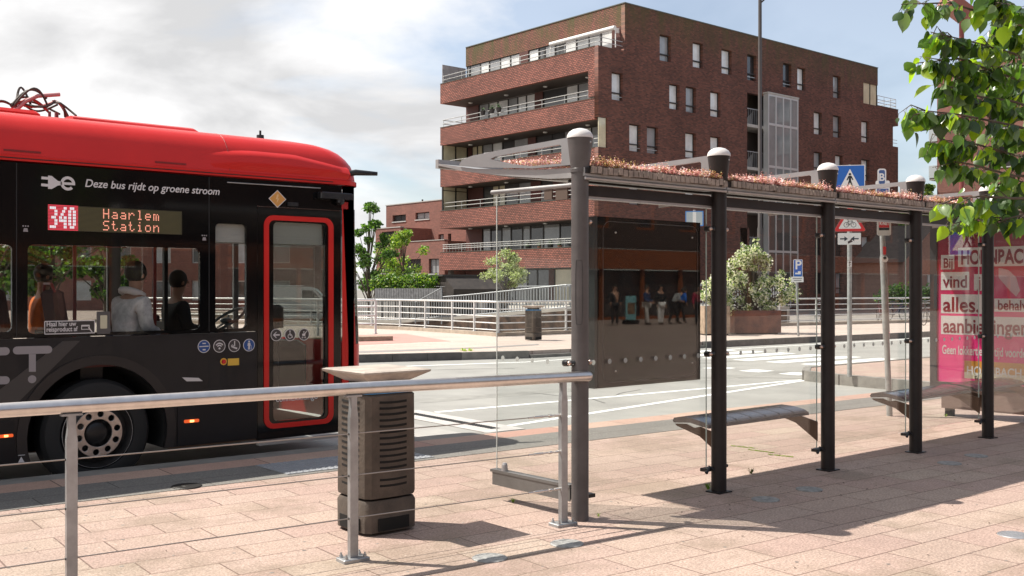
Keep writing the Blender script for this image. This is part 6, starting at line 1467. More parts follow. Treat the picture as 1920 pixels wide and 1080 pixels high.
# ================================================================== PLANTERS, TREES, BUSHES
def leafcloud(mb, c, r, n, size, up=.3, sq=(1, 1, 1), rng=random):
    for i in range(n):
        while True:
            p = Vector((rng.uniform(-1, 1), rng.uniform(-1, 1), rng.uniform(-1, 1)))
            if p.length <= 1: break
        p = p * (.55 + .45 * rng.random()); p = Vector((p.x * sq[0], p.y * sq[1], p.z * sq[2])) * r + Vector(c)
        u = Vector((rng.uniform(-1, 1), rng.uniform(-1, 1), rng.uniform(-.6, .6))).normalized() * size * rng.uniform(.6, 1.3); v = u.cross(Vector((rng.uniform(-1, 1), rng.uniform(-1, 1), rng.uniform(-.2, 1)))).normalized() * size * .42
        mb.add([p - u * .5, p + v, p + u * .5, p - v], [(0, 1, 2, 3)])
def multi(o_, mats, weights):
    for m in mats[1:]: o_.data.materials.append(m)
    o_.data.polygons.foreach_set('material_index', random.choices(range(len(mats)), weights, k=len(o_.data.polygons)))
LG = [leafmat('fresh green leaves', (.13, .23, .035)), leafmat('mid green leaves', (.07, .14, .03)), leafmat('dark green leaves', (.03, .065, .02))]
LY = [leafmat('yellow green leaves', (.27, .34, .06)), leafmat('fresh green leaves', None), leafmat('mid green leaves', None)]
LD = [leafmat('mid green leaves', None), leafmat('dark green leaves', None), leafmat('olive leaves', (.10, .12, .05))]
bark = mat('bark', (.10, .075, .055), .9, 0, var=.3, vscale=12, bump=.6, bscale=30)
def tree(name, label, cat, base, H, cr, mats, w, nclump, nleaf, size, trunk_r=.12, spread=1.0, zlo=.35, group=None, seed=1, shape=None):
    rng = random.Random(seed); t = thing(name, label, cat, tuple(base), group); tr_ = MB(); b = Vector(base)
    topz = b + Vector((rng.uniform(-.2, .2), rng.uniform(-.2, .2), H * .85))
    tr_.tube([b, b.lerp(topz, .3) + Vector((rng.uniform(-.1, .1), 0, 0)), b.lerp(topz, .65), topz], [trunk_r, trunk_r * .75, trunk_r * .45, trunk_r * .12], 8)
    lf = MB()
    for i in range(nclump):
        f = zlo + (1 - zlo) * rng.random(); a = rng.random() * 2 * PI; rad = cr * (math.sin(PI * min(1, max(.08, (f - zlo) / (1 - zlo) * .85 + .15))) ** .7) * rng.uniform(.35, 1.0) * spread
        c = b + Vector((rad * math.cos(a), rad * math.sin(a), f * H))
        st_ = b.lerp(topz, max(.15, f - .28)); mid = st_.lerp(c, .5) + Vector((0, 0, .12 * rad)); tr_.tube([st_, mid, c], [trunk_r * .3, trunk_r * .2, .012], 5)
        leafcloud(lf, c, cr * rng.uniform(.20, .36), nleaf, size, rng=rng, sq=(1, 1, .7))
    obj('trunk', tr_, bark, t, 60); o_ = obj('crown', lf, mats[0], t); multi(o_, mats, w); return t
def GB(px, d, z=0.0): q = PD(px, 540, d); return (q.x, q.y, z)
tree('street_tree', 'slender green tree just beyond the front of the bus', 'tree', GB(694, 53, -.2), 6.0, 1.35, LG, (4, 4, 2), 34, 120, .15, .12, zlo=.22, seed=3)
tree('garden_tree', 'yellow-green sparse garden tree in front of the lower brick house', 'tree', GB(757, 55, 0), 4.6, 1.7, LY, (6, 3, 1), 30, 95, .14, .07, zlo=.3, seed=5)
tree('garden_tree', 'small dark garden tree left of the yellow-green one, behind the slat screen', 'tree', GB(722, 57, 0), 3.6, 1.5, LG, (2, 4, 3), 20, 110, .15, .07, seed=8)
# hedge
hd_ = thing('hedge', 'round-topped green hedge above the grey slat screen', 'hedge', GB(703, 51.5)); lf = MB(); hw = MB()
for i in range(26):
    c = PD(703 + i * 4.4 + random.uniform(-2, 2), 528 + random.uniform(-5, 12), 51.5 - i * .08); leafcloud(lf, c, .42, 150, .12)
    if i % 3 == 0: hw.tube([(c.x, c.y, 0), tuple(c)], [.04, .015], 5)
o_ = obj('foliage', lf, LY[0], hd_); multi(o_, [LY[0], LG[0], LG[1], LG[2]], (3, 4, 3, 2)); obj('stems', hw, bark, hd_)
# olive bush on the deck
b = GB(948, 47, .78); 
tree('olive_bush', 'round silvery olive tree standing on the deck below the lowest balcony', 'tree', b, 2.45, 1.12, [leafmat('silver leaves', (.50, .52, .36), .35), leafmat('silver olive leaves', (.32, .34, .22), .3), leafmat('olive leaves', None)], (6, 4, 1.5), 46, 120, .08, .05, zlo=.34, seed=12)
# background trees left (beyond the bus) and right
for k, (px, d, H, cr, sd_) in enumerate(((-140, 52, 7.5, 3.2, 21), (-20, 50, 8.2, 3.6, 22), (95, 54, 7.6, 3.2, 23), (200, 60, 6.5, 2.6, 24))):
    tree('park_tree', ['leafy green tree seen through the rearmost bus window', 'broad green tree whose leaves show at the left edge of the bus', 'green tree seen through the main bus window behind the orange passenger', 'smaller green tree seen through the bus window beyond the grey jacket'][k], 'tree', GB(px, d, -.3), H, cr, LG, (4, 4, 3), 26, 210, .28, .2, seed=sd_, zlo=.2)
tree('street_tree', 'leafy tree in the distance between the block and the poster', 'tree', GB(1702, 92, 0), 9.0, 3.0, LG, (3, 4, 3), 26, 160, .35, .2, seed=31, zlo=.25)
tree('street_tree', 'dark tree in the distance behind the gabled house', 'tree', GB(1745, 98, 0), 8.5, 3.2, LD, (3, 4, 3), 26, 160, .35, .2, seed=32, zlo=.25)
tree('street_tree', 'pale willow-like tree rising above the shelter roof at the right', 'tree', GB(1742, 85, 0), 9.8, 2.2, LY, (3, 3, 3), 22, 140, .30, .15, seed=33, zlo=.5)
lh = thing('low_hedge', 'low dark hedge beyond the white railing at the right', 'hedge', GB(1690, 60)); lf = MB()
for i in range(22): c = PD(1655 + i * 7, 552 + random.uniform(-6, 8), 60); leafcloud(lf, c, .6, 130, .16)
o_ = obj('foliage', lf, LG[1], lh); multi(o_, [LG[1], LG[2], LG[0]], (3, 4, 1))
# planters with blossoming bushes
rust = mat('rusted steel planter', (.22, .09, .06), .75, 0, col2=(.09, .04, .035), vscale=2.2, bump=.3)  # rust brown; shapes mirrored in the glass are put in as darker patches
wood = mat('pale boards', (.34, .25, .18), .8, 0, var=.3, vscale=6)
BL = [leafmat('cream blossom', (.88, .85, .76), .4), leafmat('pale green blossom leaves', (.40, .45, .24), .4), leafmat('mid green leaves', None), leafmat('dark green leaves', None)]
def planter(px0, px1, py0, py1, name, lab, m, slats=False):
    c = G((px0 + px1) / 2, py1, 0); d = c.x * FW.x + c.y * FW.y; w = (px1 - px0) * d / FPX / 2; h = (py1 - py0) * d / FPX
    cx, cy = c.x + FW.x * w * .8, c.y + FW.y * w * .8
    t = thing(name, lab, 'planter', (cx, cy, 0)); R_ = Matrix.Translation((cx, cy, 0)) @ Matrix.Rotation(math.atan2(RT.y, RT.x) + .12, 4, 'Z')
    ww = w * .95
    obj('box', MB().box(-ww, ww, -ww * .8, -ww * .8 + .04, .05, h).box(-ww, ww, ww * .8 - .04, ww * .8, .05, h).box(-ww, -ww + .04, -ww * .8 + .04, ww * .8 - .04, .05, h).box(ww - .04, ww, -ww * .8 + .04, ww * .8 - .04, .05, h).xf(R_), m, t)
    obj('foot', MB().box(-ww * .9, ww * .9, -ww * .7, ww * .7, -.02, .049).xf(R_), black, t)
    if slats: obj('battens', MB().box(-ww * .5, -ww * .4, -ww * .8 - .03, -ww * .8 - .001, .05, h).box(ww * .4, ww * .5, -ww * .8 - .03, -ww * .8 - .001, .05, h).xf(R_), m, t)
    obj('soil', MB().box(-ww + .05, ww - .05, -ww * .75, ww * .75, h - .15, h - .08).xf(R_), mat('soil', (0, 0, 0)), t)
    return (cx, cy, h), d
(c1, d1) = planter(1370, 1465, 582, 627, 'rusty_planter', 'rust-brown box planter under the big blossoming bush', rust)
(c2, d2) = planter(1317, 1369, 574, 629, 'board_planter', 'pale board planter left of the rusty one, partly behind the second shelter post', wood, True)
def bush(px0, px1, py0, py1, base, d, lab, seed, n=46):
    rng = random.Random(seed); t = thing('blossoming_bush', lab, 'bush', base); lf = MB(); st_ = MB(); b = Vector(base)
    cx = (px0 + px1) / 2; hw_ = (px1 - px0) / 2; hh_ = py1 - py0
    for i in range(n):
        f = rng.random() ** .8; a = rng.uniform(-1, 1)
        wdt = math.sin(PI * min(.95, max(.12, .25 + .70 * f))) if f < .75 else math.sin(PI * (.25 + .70 * f)) * .9
        c = PD(cx + a * hw_ * wdt * .88, py1 - f * hh_ * .93, d + rng.uniform(-.7, .7)); st_.tube([b + Vector((0, 0, -.15)), b.lerp(c, .5) + Vector((0, 0, .1)), c], [.03, .02, .008], 5)
        leafcloud(lf, c, rng.uniform(.14, .33), 130, .085, rng=rng)
        if rng.random() < .35:
            tip = c + Vector((rng.uniform(-.2, .2), rng.uniform(-.2, .2), rng.uniform(.15, .5))); leafcloud(lf, c.lerp(tip, .5), .13, 40, .08, rng=rng); leafcloud(lf, tip, .08, 24, .075, rng=rng)
    o_ = obj('foliage', lf, BL[0], t); multi(o_, BL, (6.5, 3.2, 2.2, 1.6)); obj('stems', st_, bark, t)
bush(1318, 1502, 460, 590, c1, d1 + .8, 'large round bush with cream blossom in the rusty planter', 41, 86)
bush(1314, 1372, 505, 580, c2, d2 + .5, 'smaller cream blossoming bush beside the dark panel', 42, 22)

# near tree: leafy branches reaching in at the top right
random.seed(23)
NT = thing('near_tree', 'overhanging tree branches with glossy pointed green leaves at the top right', 'tree', tuple(PD(2330, 540, 4.6))[:2] + (0,))
tb0 = PD(2330, 540, 4.6); tb0.z = 0
lims = MB(); lims.tube([tb0, tb0 + Vector((.03, .02, 1.2)), tb0 + Vector((0, .05, 2.4)), tb0 + Vector((.1, .1, 4.2))], [.11, .09, .07, .03], 12)
LN = [leafmat('glossy leaf green', (.10, .19, .03), .42), leafmat('glossy leaf dark', (.035, .07, .018), .25), leafmat('glossy leaf lime', (.27, .37, .035), .6), leafmat('glossy leaf pale', (.17, .24, .11), .3)]
for m in LN: m.node_tree.nodes['Principled BSDF'].inputs['Roughness'].default_value = .28
leafs = [MB() for _ in LN]
def leaf(mb, p, d, n, L):
    """pointed heart-shaped leaf, folded along its midrib and drooping at the tip"""
    d = d.normalized(); s_ = d.cross(n).normalized(); n = s_.cross(d).normalized(); W_ = L * .36
    prof_ = [(0, .0), (.08, .55), (.25, .95), (.45, 1.0), (.65, .78), (.82, .42), (.93, .16), (1.05, 0)]
    mid = [p + d * (L * f) - n * (L * .16 * f * f) for f, _ in prof_]
    l = [m_ + s_ * (W_ * w) + n * (W_ * .28 * w) for m_, (f, w) in zip(mid, prof_)]; r = [m_ - s_ * (W_ * w) + n * (W_ * .28 * w) for m_, (f, w) in zip(mid, prof_)]
    o = len(mb.v); k = len(prof_); mb.v += [tuple(q) for q in l + mid + r]
    for i in range(k - 1): mb.f += [(o + i, o + i + 1, o + k + i + 1, o + k + i), (o + k + i, o + k + i + 1, o + 2 * k + i + 1, o + 2 * k + i)]
def twig(pts, n, L0=.062, rw=.004, droop=1.0, clump=1):
    P = [PD(*q) for q in pts]; lims.tube(P, [rw * (1.6 - 1.2 * i / (len(P) - 1)) for i in range(len(P))], 5)
    tot = len(P) - 1
    for i in range(n):
        f = (i + .5 + random.uniform(-.3, .3)) / n * tot; k = min(tot - 1, int(max(0, f))); b = P[k].lerp(P[k + 1], max(0, min(1, f - k))); ax = (P[k + 1] - P[k]).normalized()
        for c in range(clump):
            side = Vector((random.uniform(-1, 1), random.uniform(-1, 1), random.uniform(-.4, .6)))
            st_ = b + (side * .5 + Vector((0, 0, -.35))).normalized() * random.uniform(.012, .035)
            d = (ax * .45 + side * .55 + Vector((0, 0, -1.0 * droop * random.uniform(.5, 1.4)))).normalized(); nrm = Vector((random.uniform(-1, 1), random.uniform(-1, 1), random.uniform(-.1, 1.0)))
            if abs(nrm.normalized().dot(d)) > .9: nrm = Vector((1, 0, .3))
            lims.tube([b, st_], .0009, 3, False)
            leaf(leafs[random.choices(range(4), (4, 3.6, 3.2, 2.0))[0]], st_, d, nrm, L0 * random.choice((.45, .7, .85, 1.0, 1.1, 1.2)) * random.uniform(.85, 1.1))
D_ = 3.7
TW = [([(1960, 60, 3.9), (1860, 30, 3.8), (1780, 5, 3.7), (1690, 8, 3.6)], 30, 1), ([(1965, 40, 3.6), (1900, 10, 3.7), (1850, -20, 3.7)], 30, 2),
      ([(1980, 150, 3.9), (1900, 100, 3.8), (1830, 80, 3.7), (1745, 60, 3.6)], 44, 2), ([(1980, 170, 4.0), (1880, 140, 3.8), (1800, 110, 3.7), (1720, 118, 3.65)], 44, 2),
      ([(1900, 120, 3.9), (1850, 130, 3.8), (1790, 140, 3.7)], 30, 2),
      ([(1990, 220, 3.9), (1900, 190, 3.8), (1830, 180, 3.7), (1760, 155, 3.6)], 46, 2), ([(1990, 260, 3.8), (1900, 235, 3.7), (1800, 215, 3.6), (1722, 206, 3.6)], 44, 2),
      ([(1990, 300, 3.7), (1900, 290, 3.8), (1830, 270, 3.6), (1762, 262, 3.6)], 42, 2), ([(1990, 330, 3.9), (1900, 330, 3.7), (1830, 310, 3.6), (1775, 300, 3.6)], 30, 1),
      ([(1990, 180, 4.2), (1930, 160, 4.2), (1870, 150, 4.1)], 40, 2), ([(1990, 100, 4.2), (1930, 70, 4.2), (1870, 60, 4.1)], 40, 2), ([(1990, 260, 4.2), (1930, 250, 4.1), (1880, 245, 4.1)], 36, 2), ([(1990, 20, 4.1), (1930, 20, 4.1), (1880, 40, 4.1)], 34, 2),
      ([(1990, 370, 3.7), (1900, 372, 3.6), (1840, 368, 3.5), (1782, 374, 3.5)], 30, 1), ([(1990, 400, 3.8), (1930, 400, 3.6), (1880, 412, 3.55)], 22, 1), ([(1900, 395, 3.7), (1840, 402, 3.6), (1822, 412, 3.55)], 9, 1), ([(1990, 350, 4.0), (1930, 345, 3.9), (1880, 330, 3.8)], 30, 1)]
for pts, n, cl in TW:
    twig(pts, n, clump=cl)
    # fine side shoots leaving each branch
    for k in range(4):
        f = random.uniform(.25, .95) * (len(pts) - 1); i = int(f); a = [pts[i][j] + (pts[min(i + 1, len(pts) - 1)][j] - pts[i][j]) * (f - i) for j in range(3)]
        twig([tuple(a), (a[0] - random.uniform(5, 35), a[1] + random.uniform(-20, 15), a[2] + random.uniform(-.1, .1)), (a[0] - random.uniform(25, 60), a[1] + random.uniform(-15, 35), a[2] + random.uniform(-.15, .15))], 7, L0=.05, rw=.0018, clump=1)
for (px, py, d) in {p[0][0] for p in TW}:
    b = PD(px, py, d); z = max(1.6, b.z - .25); st_ = Vector((tb0.x + .02, tb0.y + .05, z)); lims.tube([st_, st_.lerp(b, .5) + Vector((0, 0, .08)), b], [.02, .014, .007], 6)
obj('branches', lims, bark, NT, 60)
# unseen fuller crown to the right, carried by the same limbs
for k in range(700):
    p = tb0 + Vector((random.uniform(-.1, .9), random.uniform(-.9, .3), random.uniform(2.1, 4.2))); d = Vector((random.uniform(-1, 1), random.uniform(-1, 1), -1)); leaf(leafs[k % 4], p, d, Vector((random.uniform(-1, 1), 1, .5)), .06)
alll = MB(); idx = []
for k in range(4): idx += [k] * len(leafs[k].f); alll.add(leafs[k].v, leafs[k].f)
o_ = obj('leaves', alll, LN[0], NT, 180)
for m in LN[1:]: o_.data.materials.append(m)
o_.data.polygons.foreach_set('material_index', idx)

# weeds: small tufts in joints and kerbs
def weed(p, r, n, lab, mats=(LG[0], LY[0])):
    mb = MB()
    for i in range(n):
        a = random.random() * 6.28; t = Vector((math.cos(a), math.sin(a), 0)); b = Vector(p) + t * r * .25 * random.random(); s_ = Vector((-t.y, t.x, 0)) * r * .07
        mid = b + t * r * .35 + Vector((0, 0, r * random.uniform(.4, .9))); e_ = b + t * r * random.uniform(.6, 1) + Vector((0, 0, r * random.uniform(.3, 1)))
        mb.add([b - s_, b + s_, mid + s_ * .8, mid - s_ * .8, e_], [(0, 1, 2, 3), (3, 2, 4)])
    o_ = obj('weed', mb, mats[0]); multi(o_, list(mats), (1, 1)); return tag(o_, lab, 'weed', 'weeds growing from kerbs and joints')
weed(G(873, 671, RZ), .28, 34, 'pale green weed growing where the dark and light kerb stones meet', (LY[0], BL[1]))
weed(G(1328, 917, 0), .05, 26, 'small green weed at the foot of the second shelter post')
weed(G(962, 942, 0), .035, 20, 'tiny yellow-green weed under the end screen channel', (LY[0], LY[1]))
weed(G(1122, 968, 0), .03, 14, 'tiny weed right beside the foot of the first shelter post', (LY[0], LY[1]))
weed(G(1408, 888, 0), .05, 24, 'dry brown weed between the second and third shelter posts', (mat('dry weed', (.14, .10, .06), .9), LD[2]))
weed(G(1773, 781, 0), .04, 16, 'small weed on the sunlit paving right of the fourth shelter post')
ms_ = MB()
for (x0, y0), (x1, y1) in (((1372, 836), (1420, 841)), ((1402, 843), (1452, 849)), ((1440, 852), (1488, 857))):
    for k in range(60):
        f = random.random(); p = G(x0 + (x1 - x0) * f, y0 + (y1 - y0) * f + random.uniform(-.6, .6), .001); s_ = random.uniform(.006, .014); ms_.add([p + Vector((-s_, 0, .001)), p + Vector((0, -s_, .004)), p + Vector((s_, 0, .001)), p + Vector((0, s_, .006))], [(0, 1, 2, 3)])
o_ = obj('moss', ms_, LY[0]); o_['kind'] = 'stuff'
# litter of dry leaves and crumbs on the paving
lt_ = MB()
for k in range(240):
    px = random.uniform(1150, 1900); py = random.uniform(850, 960) if random.random() < .6 else random.uniform(780, 1070)
    p = G(px, py, .004); s_ = random.choice((.004, .006, .008, .012)); a = random.random() * 6; u = Vector((math.cos(a), math.sin(a), 0)) * s_; v = Vector((-u.y, u.x, 0)) * .5
    lt_.add([p - u, p + v, p + u + Vector((0, 0, s_ * .5)), p - v], [(0, 1, 2, 3)])
for k in range(150):
    p = G(random.uniform(0, 1100), random.uniform(900, 1075), .004)
    if p.y > 7.9: continue
    s_ = random.choice((.003, .005, .008)); a = random.random() * 6; u = Vector((math.cos(a), math.sin(a), 0)) * s_; v = Vector((-u.y, u.x, 0)) * .5
    lt_.add([p - u, p + v, p + u + Vector((0, 0, s_ * .5)), p - v], [(0, 1, 2, 3)])
o_ = obj('paving_debris', lt_, mat('dry debris', (.10, .07, .05), .9, 0, var=.5, vscale=3)); o_['kind'] = 'stuff'

gm = MB(); rg = random.Random(9)
for k in range(90):
    p = G(rg.uniform(0, 1900), rg.uniform(860, 1075), 0)
    if p.y > 7.6: continue
    gm.lathe((p.x, p.y, .0005), [(rg.uniform(.006, .014), 0), (.004, .0015)], 8)
o_ = obj('gum_spots', gm, mat('trodden gum', (.20, .18, .16), .8, 0, var=.5, vscale=1)); o_['kind'] = 'stuff'

# ================================================================== VAN, BICYCLES
vb = GB(560, 50, -.2); vx, vy = vb[0], vb[1]
van = thing('white_van', 'white van parked beyond the railing, seen through the open-looking bus door', 'van', (vx, vy, -.2))
va = math.atan2(RT.y, RT.x) + .1
VM = Matrix.Translation((vx, vy, -.2)) @ Matrix.Rotation(va, 4, 'Z')
vw = mat('white van paint', (.74, .74, .73), .25, 0, coat=.5); vg = mat('van glass', (.02, .025, .03), .05, 0, coat=.5)
side = [(-2.2, .35), (2.3, .35), (2.35, .8), (2.2, 1.02), (1.35, 1.2), (.75, 1.78), (.5, 1.86), (-2.05, 1.86), (-2.22, 1.6)]
obj('body', MB().prism(side, -.85, .85, 'y').xf(VM), vw, van, 30)
obj('side_window', MB().prism([(.25, 1.2), (1.2, 1.2), (.72, 1.68), (.25, 1.7)], -.86, -.852, 'y').prism([(.25, 1.2), (1.2, 1.2), (.72, 1.68), (.25, 1.7)], .852, .86, 'y').xf(VM), vg, van)
obj('windscreen', MB().add([(1.30, -.75, 1.245), (1.30, .75, 1.245), (.80, .7, 1.75), (.80, -.7, 1.75)], [(0, 1, 2, 3)]).xf(Matrix.Translation((0, 0, 0))).xf(VM @ Matrix.Translation((.02, 0, .02))), vg, van)
obj('roof_rack', MB().tube([(-1.8, -.6, 1.9), (.2, -.6, 1.9)], .02, 6).tube([(-1.8, .6, 1.9), (.2, .6, 1.9)], .02, 6).xf(VM), galv, van)
obj('side_trim', MB().box(-2.1, 2.2, -.865, -.851, .62, .68).xf(VM), black, van)
for x in (-1.4, 1.5):
    for y in (-.8, .8): w = obj('wheel', MB().cyl((x, y - .1, .32), (x, y + .1, .32), .32, n=20).xf(VM), rubber, van); obj('rim', MB().cyl((x, y - .105 if y < 0 else y + .08, .32), (x, y - .08 if y < 0 else y + .105, .32), .19, n=14).xf(VM), galv, w)
obj('headlight', MB().box(2.1, 2.3, -.84, -.5, .82, .98).xf(VM), mat('lamp lens', (.6, .62, .65), .1), van); obj('headlight', MB().box(2.1, 2.3, .5, .84, .82, .98).xf(VM), mat('lamp lens', (0, 0, 0)), van)
obj('tail_light', MB().box(-2.24, -2.15, -.86, -.7, .9, 1.3).xf(VM), signred, van); obj('tail_light', MB().box(-2.24, -2.15, .7, .86, .9, 1.3).xf(VM), signred, van)
def bicycle(p, ang, lab, m, base=0.0):
    t = thing('parked_bicycle', lab, 'bicycle', (p[0], p[1], base), 'bicycles parked along the far railing'); M = Matrix.Translation((p[0], p[1], base)) @ Matrix.Rotation(ang, 4, 'Z')
    for x in (-.53, .53):
        w = obj('wheel', MB().torus((x, 0, .35), .335, .017, (0, 1, 0), 26, 6).xf(M), rubber, t); sp = MB()
        for k in range(10): a = PI * k / 10; sp.tube([(x - .33 * math.cos(a), 0, .35 - .33 * math.sin(a)), (x + .33 * math.cos(a), 0, .35 + .33 * math.sin(a))], .002, 3)
        obj('spokes', sp.xf(M), galv, w)
        obj('mudguard', MB().tube([(x + .37 * math.cos(a), 0, .35 + .37 * math.sin(a)) for a in [math.radians(v) for v in range(20, 171, 15)]], .018, 5).xf(M), m, t)
    obj('frame', MB().tube([(-.53, 0, .35), (-.12, 0, .30), (.40, 0, .85)], .017, 6).tube([(-.12, 0, .30), (-.22, 0, .88)], .017, 6).tube([(-.20, 0, .80), (.38, 0, .80)], .015, 6).tube([(-.53, 0, .35), (-.21, 0, .78)], .012, 6).tube([(.53, 0, .35), (.38, 0, 1.02)], .016, 6).xf(M), m, t)
    obj('handlebar', MB().tube([(.20, -.26, 1.03), (.36, -.18, 1.07), (.38, 0, 1.04), (.36, .18, 1.07), (.20, .26, 1.03)], .013, 6).xf(M), galv, t)
    obj('saddle', MB().bev(-.36, -.10, -.08, .08, .90, .97, .03).xf(M), black, t)
    return t
for k, (px, d, a, c) in enumerate(((1542, 47.5, .2, (.03, .03, .03)), (1650, 50, .7, (.10, .02, .02)), (1680, 50.5, -.3, (.02, .04, .08)), (1742, 44, .9, (.04, .04, .04)))):
    q = GB(px, d); bicycle(q, a, ['dark bicycle leaning behind the railing below the arrow sign pole', 'dark red bicycle behind the railing left of the fourth shelter post', 'dark blue bicycle behind the railing between the stop pole and the fourth shelter post', 'dark bicycle parked just left of the poster case'][k], mat('bike paint %d' % k, c, .35))

# ================================================================== PEOPLE
def skin(points, edges, root=0, sub=2):
    me = bpy.data.meshes.new('sk'); me.from_pydata([p[0] for p in points], edges, []); o = bpy.data.objects.new('sk', me); COL.objects.link(o)
    md = o.modifiers.new('s', 'SKIN'); md.use_smooth_shade = True; sv = me.skin_vertices[0].data
    for i, p in enumerate(points): r = p[1]; sv[i].radius = (r, r) if isinstance(r, (int, float)) else r
    sv[root].use_root = True
    s2 = o.modifiers.new('b', 'SUBSURF'); s2.levels = sub; s2.render_levels = sub
    bpy.context.view_layer.update()
    m2 = bpy.data.meshes.new_from_object(o.evaluated_get(bpy.context.evaluated_depsgraph_get())); bpy.data.objects.remove(o); return m2
skinm = mat('skin', (.45, .25, .17), .55); hairm = mat('dark hair', (.025, .018, .014), .6, 0, var=.3, vscale=40); 
def person(label, M, J, jacket, trousers, shoes, hair=hairm, hood=None, group=None):
    """J: joint positions in the person's own frame (x ahead, y left, z up)"""
    loc = M.translation; t = thing('person', label, 'person', tuple(loc), group)
    names = ['pelvis', 'waist', 'chest', 'neck', 'head', 'crown', 'sl', 'el', 'wl', 'sr', 'er', 'wr', 'hl', 'kl', 'al', 'tl', 'hr', 'kr', 'ar', 'tr']
    idx = {n: i for i, n in enumerate(names)}
    rad = dict(pelvis=(.15, .11), waist=(.13, .10), chest=(.16, .11), neck=.055, head=(.075, .088), crown=(.07, .08), sl=.065, el=.045, wl=.03, sr=.065, er=.045, wr=.03, hl=.085, kl=.055, al=.038, tl=.03, hr=.085, kr=.055, ar=.038, tr=.03)
    E_ = [('pelvis', 'waist'), ('waist', 'chest'), ('chest', 'neck'), ('neck', 'head'), ('head', 'crown'), ('chest', 'sl'), ('sl', 'el'), ('el', 'wl'), ('chest', 'sr'), ('sr', 'er'), ('er', 'wr'), ('pelvis', 'hl'), ('hl', 'kl'), ('kl', 'al'), ('al', 'tl'), ('pelvis', 'hr'), ('hr', 'kr'), ('kr', 'ar'), ('ar', 'tr')]
    P = {n: M @ Vector(J[n]) for n in names}
    pts = [(P[n], rad[n]) for n in names]; ed = [(idx[a], idx[b]) for a, b in E_]
    # fingers and thumb as short chains from each wrist
    for s in ('l', 'r'):
        w = Vector(J['w' + s]); d = (w - Vector(J['e' + s])).normalized(); side = Vector((0, 1, 0)).cross(d).normalized() if abs(d.y) < .9 else Vector((1, 0, 0))
        palm = w + d * .06; pts.append((M @ palm, (.034, .016))); pi = len(pts) - 1; ed.append((idx['w' + s], pi))
        for k, (o_, L_) in enumerate(((-.028, .065), (-.010, .075), (.010, .07), (.027, .055))):
            a = palm + d * .04 + side * o_; b = a + d * L_ * .55 + Vector((.006, 0, -.004)); c = b + d * L_ * .4 + Vector((.018, 0, -.004))
            i0 = len(pts); pts += [(M @ a, .010), (M @ b, .009), (M @ c, .007)]; ed += [(pi, i0), (i0, i0 + 1), (i0 + 1, i0 + 2)]
        a = w + d * .035 - side * .035; b = a + d * .04 - side * .015; i0 = len(pts); pts += [(M @ a, .011), (M @ b, .009)]; ed += [(pi, i0), (i0, i0 + 1)]
    body = obj('body', skin(pts, ed), skinm, t)
    # face: nose, eyes, mouth, ears
    h = Vector(J['head']); f = MB(); f.ball(M @ (h + Vector((.095, 0, .02))), .014, 8, 6); f.ball(M @ (h + Vector((.0, .082, .02))), .022, 8, 6, 1.4); f.ball(M @ (h + Vector((.0, -.082, .02))), .022, 8, 6, 1.4)
    obj('nose_and_ears', f, skinm, body, 180)
    f = MB(); f.ball(M @ (h + Vector((.082, .03, .045))), .010, 8, 6); f.ball(M @ (h + Vector((.082, -.03, .045))), .010, 8, 6); obj('eyes', f, black, body, 180)
    obj('mouth', MB().box(.088, .096, -.022, .022, -.035, -.029).xf(M @ Matrix.Translation(h)), mat('lips', (.35, .12, .1), .5), body)
    hm = MB(); c = h + Vector((-.018, 0, .055)); hm.ball((0, 0, 0), .104, 18, 12, 1.08)
    hm.v = [tuple(M @ (c + Vector(v))) for v in hm.v if True]
    hm.f = [f_ for f_ in hm.f if sum(((M.inverted() @ Vector(hm.v[i])) - h).x for i in f_) / len(f_) < .055 or sum(((M.inverted() @ Vector(hm.v[i])) - h).z for i in f_) / len(f_) > .085]
    obj('hair', hm, hair, body, 180)
    def cloth(name, chain, m, grow, cut=0.0):
        nm = []
        for ch_ in chain:
            for n in ch_:
                if n not in nm: nm.append(n)
        pp_ = []
        for n in nm:
            r = rad[n]; r = tuple(v + grow for v in r) if isinstance(r, tuple) else r + grow; pp_.append((P[n], r))
        ee_ = [(nm.index(a), nm.index(b)) for ch_ in chain for a, b in zip(ch_, ch_[1:])]
        return obj(name, skin(pp_, ee_), m, body)
    J2 = dict(J); 
    cloth('jacket', [['pelvis', 'waist', 'chest'], ['chest', 'sl', 'el', 'wl'], ['chest', 'sr', 'er', 'wr']], jacket, .022)
    cloth('trousers', [['pelvis', 'hl', 'kl', 'al'], ['pelvis', 'hr', 'kr', 'ar']], trousers, .018)
    cloth('shoes', [['al', 'tl']], shoes, .012); cloth('shoes', [['ar', 'tr']], shoes, .012)
    if hood: obj('hood', MB().torus((0, 0, 0), .10, .035, (.35, 0, 1), 20, 8).xf(M @ Matrix.Translation(Vector(J['neck']) + Vector((-.025, 0, -.01)))), hood, body, 180)
    return t
def sit(lean=.05, arm=.25): return dict(pelvis=(0, 0, .09), waist=(-.01, 0, .27), chest=(lean * .5, 0, .47), neck=(lean, 0, .60), head=(lean + .03, 0, .74), crown=(lean + .02, 0, .84), sl=(lean * .6, .18, .50), el=(.05, .24, .26), wl=(arm, .14, .20), sr=(lean * .6, -.18, .50), er=(.05, -.24, .26), wr=(arm, -.14, .20),
    hl=(.04, .10, .08), kl=(.45, .13, .10), al=(.47, .13, -.32), tl=(.60, .14, -.36), hr=(.04, -.10, .08), kr=(.45, -.13, .10), ar=(.47, -.13, -.32), tr=(.60, -.14, -.36))
